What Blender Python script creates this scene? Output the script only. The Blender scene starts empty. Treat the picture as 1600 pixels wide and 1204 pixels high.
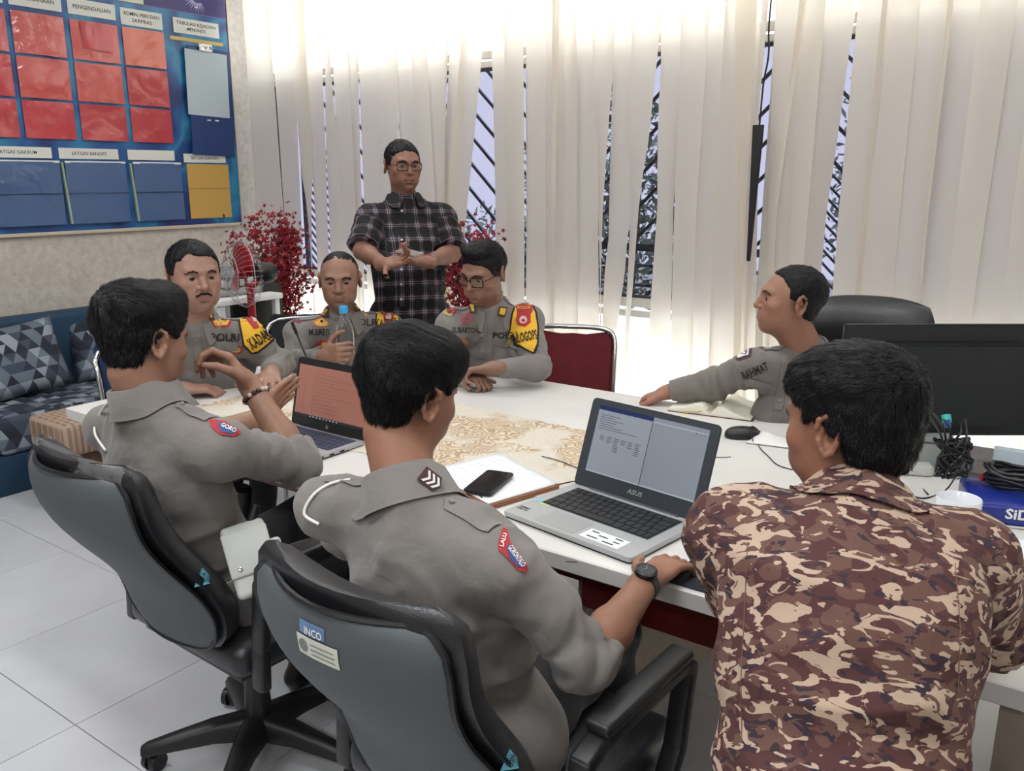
import bpy, bmesh, math, random
import numpy as np
from mathutils import Vector, Matrix, geometry
from mathutils.bvhtree import BVHTree
R = math.radians
SC = bpy.context.scene
COL = SC.collection
# ---------------------------------------------------------------- camera, world, lights, exposure
CAM = Vector((0, 0, 1.55)); FPX = 1325.0; YAW = R(-35.41); PIT = R(13.78)
FW = Vector((math.sin(YAW)*math.cos(PIT), math.cos(YAW)*math.cos(PIT), -math.sin(PIT)))
RT = Vector((math.cos(YAW), -math.sin(YAW), 0)); UPV = RT.cross(FW)
cd = bpy.data.cameras.new('camera'); cam = bpy.data.objects.new('camera', cd); COL.objects.link(cam)
cd.sensor_fit = 'HORIZONTAL'; cd.sensor_width = 36; cd.lens = 36*FPX/1600; cd.clip_start = .05
cam.location = CAM
cam.rotation_euler = Matrix((RT, UPV, -FW)).transposed().to_euler()
SC.camera = cam
SC.view_settings.view_transform = 'Standard'; SC.view_settings.look = 'None'
SC.view_settings.gamma = 1; SC.view_settings.use_curve_mapping = False
SC.view_settings.exposure = 0.0
SC.cycles.max_bounces = 8; SC.cycles.transparent_max_bounces = 12
SC.cycles.sample_clamp_indirect = 6
w = bpy.data.worlds.new('sky'); SC.world = w; w.use_nodes = True
nt = w.node_tree; bg = nt.nodes['Background']; bg.inputs[0].default_value = (.86, .91, 1, 1); bg.inputs[1].default_value = 12

def area_light(name, loc, size, sizey, power, color=(1, 1, 1), rot=(0, 0, 0)):
    l = bpy.data.lights.new(name, 'AREA'); l.shape = 'RECTANGLE'; l.size = size; l.size_y = sizey
    l.energy = power; l.color = color
    o = bpy.data.objects.new(name, l); COL.objects.link(o); o.location = loc; o.rotation_euler = rot
    return o
CEIL = 3.05
LAMPS = [(-3.1, 2.5), (-.9, 2.5), (-3.1, .4), (-.9, .3), (1.1, 1.4), (-1.5, -1.6), (.9, -1.6)]
for lx, ly in LAMPS:
    area_light('ceiling_lamp_light', (lx, ly, CEIL-.075), 1.1, .28, 17 if ly > 1 else 31, (.95, .98, 1))
for lx in (-4.1, -2.3, -.4, 1.3):                                    # portals: they only guide sky light through the windows
    pl = area_light('window_portal', (lx, 4.3, 1.6), 1.8, 2.8, 1, rot=(R(-90), 0, 0)); pl.data.cycles.is_portal = True

# ---------------------------------------------------------------- helpers
def s2l(c): return tuple(((v/255)/12.92 if v/255 <= .04045 else ((v/255+.055)/1.055)**2.4) for v in c)
def P(x, y, d): return CAM + (FW + RT*((x-800)/FPX) + UPV*((602-y)/FPX))*d      # a point measured off the photo, d metres ahead
def onz(x, y, z): v = P(x, y, 1)-CAM; return CAM + v*((z-CAM.z)/v.z)
def onx(x, y, X): v = P(x, y, 1)-CAM; return CAM + v*(X/v.x)
def ony(x, y, Y): v = P(x, y, 1)-CAM; return CAM + v*(Y/v.y)

class NB:
    def __init__(s, name):
        s.m = bpy.data.materials.new(name); s.m.use_nodes = True; s.t = s.m.node_tree
        s.b = s.t.nodes['Principled BSDF']; s.out = s.t.nodes['Material Output']
    def n(s, ty, **k):
        x = s.t.nodes.new(ty)
        for a, v in k.items():
            if a.startswith('i_'):
                x.inputs[a[2:].replace('_', ' ')].default_value = v
            else: setattr(x, a, v)
        return x
    def l(s, a, b): s.t.links.new(a, b)
    def ramp(s, fac, stops, interp='LINEAR'):
        r = s.n('ShaderNodeValToRGB'); r.color_ramp.interpolation = interp
        e = r.color_ramp.elements
        while len(e) < len(stops): e.new(.5)
        for k, (p, c) in enumerate(stops): e[k].position = p; e[k].color = (*s2l(c), 1)
        s.l(fac, r.inputs[0]); return r
    def bump(s, h, st=.2, dist=.01):
        b = s.n('ShaderNodeBump'); b.inputs['Strength'].default_value = st; b.inputs['Distance'].default_value = dist
        s.l(h, b.inputs['Height']); s.l(b.outputs[0], s.b.inputs['Normal']); return b
    def coord(s, kind='Object'): return s.n('ShaderNodeTexCoord').outputs[kind]
MATS = {}
def mat(name, c, rough=.6, metal=0., var=0., scale=20, bump=0., bscale=200, spec=.5, alpha=1., trans=0., emit=0., coat=0., sheen=0.):
    if name in MATS: return MATS[name]
    b = NB(name); p = b.b
    p.inputs['Base Color'].default_value = (*s2l(c), 1); p.inputs['Roughness'].default_value = rough
    p.inputs['Metallic'].default_value = metal; p.inputs['Specular IOR Level'].default_value = spec
    if coat: p.inputs['Coat Weight'].default_value = coat; p.inputs['Coat Roughness'].default_value = .15
    if sheen: p.inputs['Sheen Weight'].default_value = sheen
    if alpha < 1: p.inputs['Alpha'].default_value = alpha
    if trans: p.inputs['Transmission Weight'].default_value = trans
    if emit: p.inputs['Emission Color'].default_value = (*s2l(c), 1); p.inputs['Emission Strength'].default_value = emit
    if var:
        no = b.n('ShaderNodeTexNoise'); no.inputs['Scale'].default_value = scale; no.inputs['Detail'].default_value = 4
        b.l(b.coord(), no.inputs['Vector'])
        lo = tuple(max(0, v*(1-var)) for v in c); hi = tuple(min(255, v*(1+var)) for v in c)
        r = b.ramp(no.outputs[0], [(.3, lo), (.7, hi)]); b.l(r.outputs[0], p.inputs['Base Color'])
    if bump:
        no = b.n('ShaderNodeTexNoise'); no.inputs['Scale'].default_value = bscale; no.inputs['Detail'].default_value = 3
        b.l(b.coord(), no.inputs['Vector']); b.bump(no.outputs[0], bump, .003)
    MATS[name] = b.m; return b.m

def new_obj(name, me, parent=None):
    o = bpy.data.objects.new(name, me); COL.objects.link(o)
    if parent is not None:
        o.parent = parent
        base = parent.get('_w', (0, 0, 0)) if parent.type == 'EMPTY' else None
        r = parent
        while r.parent: r = r.parent
        # meshes are built in world coordinates: children of a mesh need no offset, children of the root empty do
        if parent is r and r.type == 'EMPTY': o.matrix_parent_inverse = Matrix.Translation(-r.location)
    return o
def mesh(name, vs, fs, m=None, parent=None, smooth=False, auto=None):
    me = bpy.data.meshes.new(name); me.from_pydata([tuple(v) for v in vs], [], [tuple(f) for f in fs]); me.update()
    ms = m if isinstance(m, (list, tuple)) else [m]
    for q in ms:
        if q: me.materials.append(q)
    if smooth: me.shade_smooth()
    return new_obj(name, me, parent)
def bm_obj(name, bm, m=None, parent=None, smooth=False, angle=None):
    me = bpy.data.meshes.new(name); bmesh.ops.recalc_face_normals(bm, faces=bm.faces)
    if angle is not None:
        for e in bm.edges:
            e.smooth = len(e.link_faces) == 2 and e.calc_face_angle(0) < R(angle)
        for f in bm.faces: f.smooth = True
    bm.to_mesh(me); bm.free()
    ms = m if isinstance(m, (list, tuple)) else [m]
    for q in ms:
        if q: me.materials.append(q)
    if smooth: me.shade_smooth()
    return new_obj(name, me, parent)
def tag(o, label=None, cat=None, group=None, kind=None):
    if label: o['label'] = label
    if cat: o['category'] = cat
    if group: o['group'] = group
    if kind: o['kind'] = kind
    return o
def thing(name, label, cat, loc=(0, 0, 0), group=None):
    o = bpy.data.objects.new(name, None); COL.objects.link(o); o.location = loc; o.empty_display_size = .1
    return tag(o, label, cat, group)
def struct(o): o['kind'] = 'structure'; return o
def rotm(rz=0, rx=0, ry=0): return Matrix.Rotation(rz, 3, 'Z') @ Matrix.Rotation(ry, 3, 'Y') @ Matrix.Rotation(rx, 3, 'X')
def frame3(x=None, y=None, z=None):
    """rotation whose columns are the given axes (one is worked out)"""
    if z is None: x = Vector(x).normalized(); y = Vector(y); z = x.cross(y).normalized(); y = z.cross(x)
    elif x is None: z = Vector(z).normalized(); y = Vector(y); x = y.cross(z).normalized(); y = z.cross(x)
    elif y is None: z = Vector(z).normalized(); x = Vector(x); y = z.cross(x).normalized(); x = y.cross(z)
    return Matrix((x, y, z)).transposed()
def add_box(bm, c, s, rot=None, bevel=0, seg=2, taper=None):
    r = bmesh.ops.create_cube(bm, size=1); vs = r['verts']
    for v in vs:
        v.co = Vector((v.co.x*s[0], v.co.y*s[1], v.co.z*s[2]))
        if taper and v.co.z > 0: v.co.x *= taper; v.co.y *= taper
    if bevel:
        es = list({e for v in vs for e in v.link_edges})
        g = bmesh.ops.bevel(bm, geom=es, offset=bevel, segments=seg, affect='EDGES', profile=.5)
        vs = list({v for f in g['faces'] for v in f.verts} | {v for v in vs if v.is_valid})
        seen = set(vs); st = list(vs)
        while st:
            v = st.pop()
            for e in v.link_edges:
                o = e.other_vert(v)
                if o not in seen: seen.add(o); st.append(o)
        vs = list(seen)
    rot = rot or Matrix.Identity(3)
    for v in vs: v.co = rot @ v.co + Vector(c)
    return vs
def box(name, c, s, m, parent=None, rot=None, bevel=0, seg=2):
    bm = bmesh.new(); add_box(bm, c, s, rot, bevel, seg)
    return bm_obj(name, bm, m, parent, angle=40 if bevel else None)
def add_tube(bm, pts, r, n=8, closed=False, caps=True):
    pts = [Vector(p) for p in pts]; N = len(pts)
    rs = r if isinstance(r, (list, tuple)) else [r]*N
    rings = []; prev = None
    for k, p in enumerate(pts):
        a = pts[(k-1) % N] if (closed or k > 0) else pts[k]; b = pts[(k+1) % N] if (closed or k < N-1) else pts[k]
        t = (b-a).normalized()
        if prev is None:
            u = t.cross(Vector((0, 0, 1)));
            if u.length < .1: u = t.cross(Vector((1, 0, 0)))
        else: u = prev - t*prev.dot(t)
        u.normalize(); prev = u; v = t.cross(u)
        rings.append([bm.verts.new(p + (u*math.cos(q*2*math.pi/n) + v*math.sin(q*2*math.pi/n))*rs[k]) for q in range(n)])
    for k in range(N if closed else N-1):
        A, B = rings[k], rings[(k+1) % N]
        for q in range(n): bm.faces.new((A[q], A[(q+1) % n], B[(q+1) % n], B[q]))
    if caps and not closed:
        bm.faces.new(rings[0][::-1]); bm.faces.new(rings[-1])
def tube(name, pts, r, m, parent=None, n=8, closed=False):
    bm = bmesh.new(); add_tube(bm, pts, r, n, closed); return bm_obj(name, bm, m, parent, angle=50)
def add_lathe(bm, prof, c, n=24, rot=None):
    rot = rot or Matrix.Identity(3); rings = []
    for r_, z in prof:
        if r_ < 1e-5: rings.append([bm.verts.new(rot @ Vector((0, 0, z)) + Vector(c))])
        else: rings.append([bm.verts.new(rot @ Vector((r_*math.cos(q*2*math.pi/n), r_*math.sin(q*2*math.pi/n), z)) + Vector(c)) for q in range(n)])
    for A, B in zip(rings, rings[1:]):
        for q in range(n):
            a, b = A[q % len(A)], A[(q+1) % len(A)]; c_, d = B[(q+1) % len(B)], B[q % len(B)]
            f = list(dict.fromkeys((a, b, c_, d)))
            if len(f) > 2: bm.faces.new(f)
def lathe(name, prof, c, m, parent=None, n=24, rot=None):
    bm = bmesh.new(); add_lathe(bm, prof, c, n, rot); return bm_obj(name, bm, m, parent, angle=45)
def smooth_path(pts, n=6):
    pts = [Vector(p) for p in pts]; out = []
    for k in range(len(pts)-1):
        p0 = pts[max(0, k-1)]; p1 = pts[k]; p2 = pts[k+1]; p3 = pts[min(len(pts)-1, k+2)]
        for q in range(n):
            t = q/n; out.append(.5*((2*p1)+(p2-p0)*t+(2*p0-5*p1+4*p2-p3)*t*t+(3*p1-p0-3*p2+p3)*t**3))
    out.append(pts[-1]); return out
def prism(name, poly, axis_m, origin, thick, m, parent=None, bevel=0):
    """flat outline (u, v) extruded along local z; axis_m columns are u, v, w"""
    bm = bmesh.new(); o = Vector(origin)
    A = [bm.verts.new(o + axis_m @ Vector((u, v, 0))) for u, v in poly]; B = [bm.verts.new(o + axis_m @ Vector((u, v, thick))) for u, v in poly]
    bm.faces.new(A[::-1]); bm.faces.new(B); n = len(A)
    for k in range(n): bm.faces.new((A[k], A[(k+1) % n], B[(k+1) % n], B[k]))
    if bevel:
        bmesh.ops.bevel(bm, geom=bm.edges[:], offset=bevel, segments=2, affect='EDGES')
    return bm_obj(name, bm, m, parent, angle=40)
def round_rect(w_, h_, r, n=5):
    out = []
    for cx, cy, a0 in ((w_/2-r, h_/2-r, 0), (-w_/2+r, h_/2-r, 90), (-w_/2+r, -h_/2+r, 180), (w_/2-r, -h_/2+r, 270)):
        for k in range(n): a = R(a0+90*k/(n-1)); out.append((cx+r*math.cos(a), cy+r*math.sin(a)))
    return out
_fc = {}
def text_2d(body, size, bold=0., shear=0., width=None, align='CENTER'):
    """verts (2D) and faces of a line of lettering, centred"""
    key = (body, size, bold, shear, width, align)
    if key in _fc: return _fc[key]
    c = bpy.data.curves.new('t', 'FONT'); c.body = body; c.size = size; c.align_x = align; c.align_y = 'CENTER'; c.offset = bold*size; c.shear = shear
    c.resolution_u = 2
    o = bpy.data.objects.new('t', c); COL.objects.link(o)
    dg = bpy.context.evaluated_depsgraph_get(); me = o.evaluated_get(dg).to_mesh()
    vs = [tuple(v.co)[:2] for v in me.vertices]; fs = [tuple(p.vertices) for p in me.polygons]
    o.evaluated_get(dg).to_mesh_clear(); bpy.data.objects.remove(o); bpy.data.curves.remove(c)
    if width and vs:
        x0 = min(v[0] for v in vs); x1 = max(v[0] for v in vs); k = width/(x1-x0); mx = (x0+x1)/2 if align == 'CENTER' else 0
        vs = [((v[0]-mx)*k, v[1]) for v in vs]
    _fc[key] = (vs, fs); return vs, fs
def text_flat(name, body, size, m, parent, origin, axis_m, width=None, bold=0., off=.001, shear=0.):
    vs, fs = text_2d(body, size, bold, shear, width)
    return mesh(name, [Vector(origin) + axis_m @ Vector((u, v, off)) for u, v in vs], fs, m, parent)
# ================================================================ the room
XL, XR_, YW, YB = -5.05, 2.3, 4.0, -3.0
def wallpaper():
    b = NB('beige mottled wallpaper'); co = b.coord()
    n1 = b.n('ShaderNodeTexNoise'); n1.inputs['Scale'].default_value = 26; n1.inputs['Detail'].default_value = 6; n1.inputs['Roughness'].default_value = .7
    b.l(co, n1.inputs['Vector'])
    r = b.ramp(n1.outputs[0], [(.32, (170, 161, 150)), (.5, (184, 176, 166)), (.68, (196, 190, 180))])
    b.l(r.outputs[0], b.b.inputs['Base Color']); b.b.inputs['Roughness'].default_value = .7; b.bump(n1.outputs[0], .25, .004); return b.m
M_WP = wallpaper()
M_WHITE = mat('white painted frame', (232, 232, 230), .4)
M_TILE = mat('pale grey porcelain tile', (198, 199, 203), .22, var=.025, scale=3, spec=.45)
M_GROUT = mat('grey grout', (112, 112, 112), .9)
M_CEIL = mat('white ceiling', (235, 233, 228), .9)
# floor: a grout bed and 60 cm tiles laid on it
fl = struct(box('floor', ((XL+XR_)/2, (YW+YB)/2, -.05), (XR_-XL+.3, YW-YB+.3, .094), M_GROUT))
tm = None
for i in range(-9, 6):
    for j in range(-5, 7):
        cx = -2.294+.6005*i+.3; cy = 1.0285+.6005*j+.3
        x0, x1 = max(cx-.2988, XL), min(cx+.2988, XR_); y0, y1 = max(cy-.2988, YB), min(cy+.2988, YW)
        if x1-x0 < .02 or y1-y0 < .02: continue
        full = abs((x1-x0)-.5976) < 1e-4 and abs((y1-y0)-.5976) < 1e-4
        if full and tm is not None: o = bpy.data.objects.new('floor_tile', tm); COL.objects.link(o)
        else:
            bm = bmesh.new(); add_box(bm, (0, 0, 0), (x1-x0, y1-y0, .006), bevel=.0008, seg=1); o = bm_obj('floor_tile', bm, M_TILE)
            if full: tm = o.data
        o.parent = fl; o.location = ((x0+x1)/2, (y0+y1)/2, -.003)
struct(box('ceiling', ((XL+XR_)/2, (YW+YB)/2, CEIL+.05), (XR_-XL+.3, YW-YB+.5, .1), M_CEIL))
struct(box('wall_left', (XL-.06, (YW+YB)/2, CEIL/2), (.12, YW-YB+.5, CEIL), M_WP))
struct(box('wall_right', (XR_+.06, (YW+YB)/2, CEIL/2), (.12, YW-YB+.5, CEIL), M_WP))
struct(box('wall_back', ((XL+XR_)/2, YB-.06, CEIL/2), (XR_-XL+.3, .12, CEIL), M_WP))
struct(box('baseboard_left', (XL+.008, (YW+YB)/2, .05), (.016, YW-YB, .1), mat('baseboard', (150, 146, 138), .5)))
for (lx, ly), wh in zip(LAMPS, ('above the left end of the table by the blinds', 'above the table by the leather chair', 'above the sofa side of the table', 'above the men seen from behind', 'above the desk at the right edge', 'behind the camera towards the sofa wall', 'behind the camera on the right')):
    t = thing('ceiling_lamp', 'long white ceiling lamp '+wh, 'lamp', (lx, ly, CEIL), 'ceiling lamps')
    box('lamp_housing', (lx, ly, CEIL-.03), (1.2, .34, .06), M_WHITE, t, bevel=.008)
    box('diffuser', (lx, ly, CEIL-.064), (1.1, .28, .006), mat('lamp diffuser', (255, 250, 240), .5, emit=1.5), t)

# window wall: low kerb, posts and rails, tinted middle panes, frosted panes above and below
struct(box('wall_window', ((XL+XR_)/2, YW+.1, .04), (XR_-XL+.3, .16, .08), M_WP))
struct(box('wall_window_lintel', ((XL+XR_)/2, YW+.1, CEIL-.04), (XR_-XL+.3, .16, .08), M_WP))
def glass(name, tint, frost):
    b = NB(name); t = b.t; tr = b.n('ShaderNodeBsdfTransparent'); tr.inputs[0].default_value = (*tint, 1)
    gl = b.n('ShaderNodeBsdfGlossy'); gl.inputs['Roughness'].default_value = .03; gl.inputs[0].default_value = (.9, .9, .9, 1)
    mx = b.n('ShaderNodeMixShader'); mx.inputs[0].default_value = .04
    if frost:
        tl = b.n('ShaderNodeBsdfTranslucent'); tl.inputs[0].default_value = (*tint, 1)
        m2 = b.n('ShaderNodeMixShader'); m2.inputs[0].default_value = frost; b.l(tr.outputs[0], m2.inputs[1]); b.l(tl.outputs[0], m2.inputs[2]); src = m2.outputs[0]
    else: src = tr.outputs[0]
    b.l(src, mx.inputs[1]); b.l(gl.outputs[0], mx.inputs[2]); b.l(mx.outputs[0], b.out.inputs[0]); return b.m
M_TINT = glass('blue tinted window film glass', (.245, .241, .268), 0)
M_FROST = glass('frosted white window glass', (.95, .94, .9), .75)
M_ALU = mat('white aluminium profile', (205, 203, 198), .35, spec=.5)
M_DARKGAP = mat('dark rubber gasket', (60, 58, 62), .7)
for wi, (a, b_) in enumerate(((-4.98, -2.62), (-2.62, -1.36), (-1.36, .45), (.45, 2.25))):
    wd = thing('window_%d' % (wi+1), None, None, ((a+b_)/2, YW+.05, .08)); wd['kind'] = 'structure'
    f = .05
    for nm, c, s in (('window_frame', (a+f/2, YW+.06, 1.55), (f, .07, 2.94)), ('window_frame', (b_-f/2, YW+.06, 1.55), (f, .07, 2.94))):
        box(nm, c, s, M_ALU, wd, bevel=.006, seg=1)
    for z, h in ((.10, .05), (.905, .05), (.845, .035), (2.165, .035), (2.215, .045), (2.97, .05)):
        box('window_rail', ((a+b_)/2, YW+.055, z), (b_-a-2*f, .06, h), M_ALU, wd, bevel=.004, seg=1)
    box('window_gasket', ((a+b_)/2, YW+.05, 2.14), (b_-a-2*f, .03, .016), M_DARKGAP, wd)
    box('window_gasket', ((a+b_)/2, YW+.05, .936), (b_-a-2*f, .03, .012), M_DARKGAP, wd)
    for z0, z1, m in ((.12, .835, M_FROST), (.93, 2.145, M_TINT), (2.235, 2.95, M_FROST)):
        box('window_pane', ((a+b_)/2, YW+.07, (z0+z1)/2), (b_-a-2*f, .006, z1-z0), m, wd)
# outside: chevron grilles in front of planting
M_BAR = mat('blue grey painted grille bar', (172, 178, 208), .5)
M_BARD = mat('dark grille bar', (120, 122, 150), .5)
def grille(xa, xb, sgn, tight_from, label, rails=False):
    y = YW+.32; g = thing('window_grille', label, 'grille', ((xa+xb)/2, y, .3))
    z0, z1 = (1.18 if rails else .3), 2.9
    z = z0 - (xb-xa)
    while z < z1 + (xb-xa):
        step = .062 if z < tight_from else .165
        # the bar crosses from (xa, z) rising or falling at 45 degrees
        seg = []
        A = Vector((xa, y, z)); B = Vector((xb, y, z+sgn*(xb-xa)*.95))
        lo, hi = (0, 1)
        def tz(t): return A.z+(B.z-A.z)*t
        t0, t1 = 0, 1
        if A.z < z0 and B.z < z0 or A.z > z1 and B.z > z1: z += step; continue
        dz = B.z-A.z
        for lim in (z0, z1):
            t = (lim-A.z)/dz
            if 0 < t < 1:
                if (A.z < z0 or A.z > z1) and ((lim == z0 and A.z < z0) or (lim == z1 and A.z > z1)): t0 = t
                else: t1 = t
        a_, b2 = A.lerp(B, t0), A.lerp(B, t1)
        if (b2-a_).length > .05:
            d = (b2-a_).normalized(); box('bar', (a_+b2)/2, ((b2-a_).length, .014, .010 if step < .1 else .016), M_BAR if not rails else M_BARD, g, frame3(x=d, y=(0, 1, 0)))
        z += step
    for x in (xa, xb): box('upright', (x, y+.014, 1.6), (.03, .03, 2.7), M_BARD, g)
    if rails:
        box('rail', ((xa+xb)/2, y+.014, 1.17), (xb-xa, .03, .04), M_BARD, g)
        for k in range(8): box('rail', ((xa+xb)/2, y, .30+k*.11), (xb-xa, .02, .018), M_BAR, g)
    return g
grille(-4.95, -2.65, -1, 1.95, 'blue-grey diagonal bar grille outside the window nearest the corner')
grille(-2.6, -1.45, 1, 0, 'dark diagonal grille with level bars at its foot outside the middle window', True)
grille(-1.35, .45, -1, 1.75, 'blue-grey diagonal bar grille outside the window behind the leather chair')
# planting
M_LEAF = [mat('bush leaf %d' % k, c, .5) for k, c in enumerate(((150, 170, 150), (178, 194, 176), (112, 134, 122), (214, 222, 214)))]
def bush(c, rad, n, seed, label):
    rnd = random.Random(seed); t = thing('garden_shrub', label, 'shrub', (c[0], c[1], 0))
    vs, fs, mi = [], [], []
    for _ in range(n):
        a = rnd.uniform(0, 6.28); u = rnd.uniform(-1, 1); rr = rnd.random()**.4
        p = Vector((c[0]+rad[0]*rr*math.cos(a)*math.sqrt(1-u*u), c[1]+rad[1]*rr*math.sin(a)*math.sqrt(1-u*u), c[2]+rad[2]*rr*u))
        d = Vector((rnd.gauss(0, 1), rnd.gauss(0, 1), rnd.gauss(0, .8)-.4)).normalized(); s = d.cross(Vector((rnd.gauss(0, 1), rnd.gauss(0, 1), rnd.gauss(0, 1)))).normalized()
        L = rnd.uniform(.05, .13); W = L*.16; k = len(vs)
        vs += [p, p+d*L*.5+s*W, p+d*L, p+d*L*.5-s*W]; fs.append((k, k+1, k+2, k+3)); mi.append(rnd.choice((0, 0, 1, 2, 3)))
    o = mesh('foliage', vs, fs, M_LEAF, t); o['kind'] = 'stuff'
    o.data.polygons.foreach_set('material_index', mi)
    for k in range(5):
        bx_ = c[0]+rad[0]*.5*(k-2)/2
        tube('branch', smooth_path([(bx_*.3+c[0]*.7, c[1], 0), (bx_*.7+c[0]*.3, c[1]+.05, c[2]*.5), (bx_, c[1], c[2]+rad[2]*.3)], 3), [.03]*3+[.02]*3+[.012], mat('bush branch', (80, 74, 62), .8), t, 6)
bush((-3.1, 5.6, 1.15), (.95, .6, 1.05), 3800, 3, 'leafy shrub outside the middle window')
bush((-1.15, 6.9, 1.45), (.75, .6, 1.45), 3800, 5, 'tall leafy shrub outside the right-hand window')
bush((-5.0, 6.6, .6), (1.2, .5, .7), 1500, 9, 'low shrub outside the window nearest the corner')
struct(box('added_sky_blocker', (.6, 5.15, 3.0), (3.8, 1.8, .06), mat('grey blocker board', (150, 148, 144), .8)))  # unseen board added outside to dim sky light on the right-hand upper panes
struct(box('added_sky_blocker', (-4.9, 4.75, 3.0), (1.5, 1.0, .06), MATS['grey blocker board']))  # narrower added board, holds back sky light near the corner
struct(box('ground_outside', (-2, 9, -.08), (16, 9.8, .1), mat('pale outdoor paving', (200, 198, 192), .9)))

# vertical blinds: one slat per measured pair of edges (left, right) at three heights of the photo
def slat_mat():
    b = NB('cream fabric blind slat'); b.b.inputs['Base Color'].default_value = (*s2l((234, 225, 211)), 1); b.b.inputs['Roughness'].default_value = .85
    w_ = b.n('ShaderNodeTexWave'); w_.inputs['Scale'].default_value = 160; w_.inputs['Distortion'].default_value = 1.5; b.l(b.coord(), w_.inputs['Vector']); b.bump(w_.outputs[0], .08, .002)
    tl = b.n('ShaderNodeBsdfTranslucent'); tl.inputs[0].default_value = (*s2l((244, 238, 228)), 1)
    mx = b.n('ShaderNodeMixShader'); mx.inputs[0].default_value = .52; b.l(b.b.outputs[0], mx.inputs[1]); b.l(tl.outputs[0], mx.inputs[2]); b.l(mx.outputs[0], b.out.inputs[0]); return b.m
M_SLAT = slat_mat()
YS = 3.87
def slat(par, top, mid, low, k, wide=.105):
    rows = [] if mid else [(2.3, *top), (1.6, *top), (1.0, *top)]
    for (l, r_), y in () if not mid else ((top, 60), (mid, 330), (low, 540)):
        a, c = ony(l, y, YS), ony(r_, y, YS); rows.append(((a.z+c.z)/2, a.x-.0035, c.x+.0035))
    def ext(z, i, j):
        (z0, a0, c0), (z1, a1, c1) = rows[i], rows[j]; t = (z-z0)/(z1-z0); return (z, a0+(a1-a0)*t, c0+(c1-c0)*t)
    full = [ext(2.69, 0, 1)] + rows + [ext(.12, 1, 2)]
    cx = (full[0][1]+full[0][2])/2
    # resample
    zs = [2.69-(2.69-.12)*q/16 for q in range(17)]; vs = []; off = (.018 if k % 2 else -.006) + .006*math.sin(k*2.3)
    NU = 5
    for z in zs:
        for u, v in zip(full, full[1:]):
            if u[0] >= z >= v[0]-1e-6:
                t = (u[0]-z)/(u[0]-v[0]); a = u[1]+(v[1]-u[1])*t; c = u[2]+(v[2]-u[2])*t
        W = c-a; dy = math.sqrt(max(0, wide*wide-W*W))/2 if abs(W) < wide else 0
        sg = 1 if k % 2 else -1
        for q in range(NU):
            t = q/(NU-1); bow = .006*math.sin(math.pi*t)+.0025*math.sin(z*5+k)
            vs.append((a+W*t, YS+off+sg*dy*(2*t-1)-bow, z))
    fs = [(r*NU+q, r*NU+q+1, (r+1)*NU+q+1, (r+1)*NU+q) for r in range(16) for q in range(NU-1)]
    s = mesh('slat', vs, fs, M_SLAT, par, smooth=True)
    box('slat_hanger', (cx, YS+off, 2.705), (.02, .012, .035), M_WHITE, s)
    return s
SL1 = [((384, 423), (402, 444), (408, 450)), ((421, 452), (441, 466), (452, 474)), ((455, 479), (479, 493), (492, 500)), ((467, 498), (489, 507), (499, 514)),
       ((504, 519), (515, 534), (522, 545)), ((516, 543), (532, 555), (542, 565)), ((541, 559), (553, 569), (560, 575)), ((556, 591), (568, 594), (574, 598)),
       ((594, 622), (597, 625), (600, 628)), ((618, 647), (622, 650), (625, 654)), ((645, 668), (657, 681), (664, 690)), ((664, 691), (676, 697), (684, 704)),
       ((690, 706), (692, 700), (694, 700)), ((702, 729), (688, 714), (680, 704)), ((722, 755), (697, 729), (676, 712)),
       ((766, 793), (772, 796), (776, 800)), ((791, 819), (794, 820), (797, 821)), ((819, 853), (819, 850), (819, 850)), ((852, 876), (851, 872), (850, 870)),
       ((868, 882), (864, 882), (862, 882)), ((879, 903), (879, 903), (879, 903)), ((900, 930), (900, 932), (901, 934)), ((928, 960), (930, 947), (936, 944)),
       ((957, 992), (949, 983), (946, 949)), ((990, 1031), (983, 1003), (972, 988)), ((1030, 1066), (1032, 1041), (1012, 1040)),
       ((1065, 1105), (1056, 1088), (1049, 1082)), ((1102, 1136), (1086, 1120), (1080, 1112)), ((1132, 1179), (1117, 1164), (1109, 1156)), ((1150, 1182), (1150, 1177), (1150, 1174)),
       ((1183, 1201), (1166, 1178), (1158, 1172))]
SL2 = [((1211, 1251), (1197, 1218), (1188, 1206)), ((1246, 1262), (1211, 1240), (1200, 1226)), ((1256, 1288), (1234, 1265), (1220, 1248)), ((1284, 1327), (1262, 1284), (1248, 1266)),
       ((1338, 1381), (1312, 1356), (1296, 1337)), ((1378, 1390), (1352, 1361), (1334, 1342)), ((1387, 1431), (1358, 1405), (1339, 1386)), ((1429, 1478), (1402, 1449), (1384, 1428)),
       ((1472, 1486), (1444, 1454), (1424, 1434)), ((1482, 1532), (1451, 1499), (1430, 1476)), ((1528, 1580), (1496, 1540), (1474, 1512)), ((1576, 1624), (1536, 1590), (1510, 1566)),
       ((1620, 1668), (1584, 1634), (1560, 1610)), ((1664, 1712), (1630, 1680), (1606, 1656)), ((1708, 1760), (1676, 1728), (1652, 1704))]
bl = thing('vertical_blind', 'wide cream vertical blind with tangled slats from the corner to the cable', 'blind', (-3.1, YS, 2.72))
for k, s in enumerate(SL1): slat(bl, *s, k)
box('headrail', (-3.15, YS, 2.735), (3.66, .05, .035), M_WHITE, bl, bevel=.004)
b2 = thing('vertical_blind', 'cream vertical blind behind the leather chair, right of the black rod', 'blind', (0, YS, 2.72))
for k, s in enumerate(SL2): slat(b2, *s, k)
xs_ = ony(1752, 60, YS).x
for k in range(40):
    if xs_+.09*k < 2.1: slat(b2, (xs_+.09*k, xs_+.09*k+.098), None, None, k+len(SL2))
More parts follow.
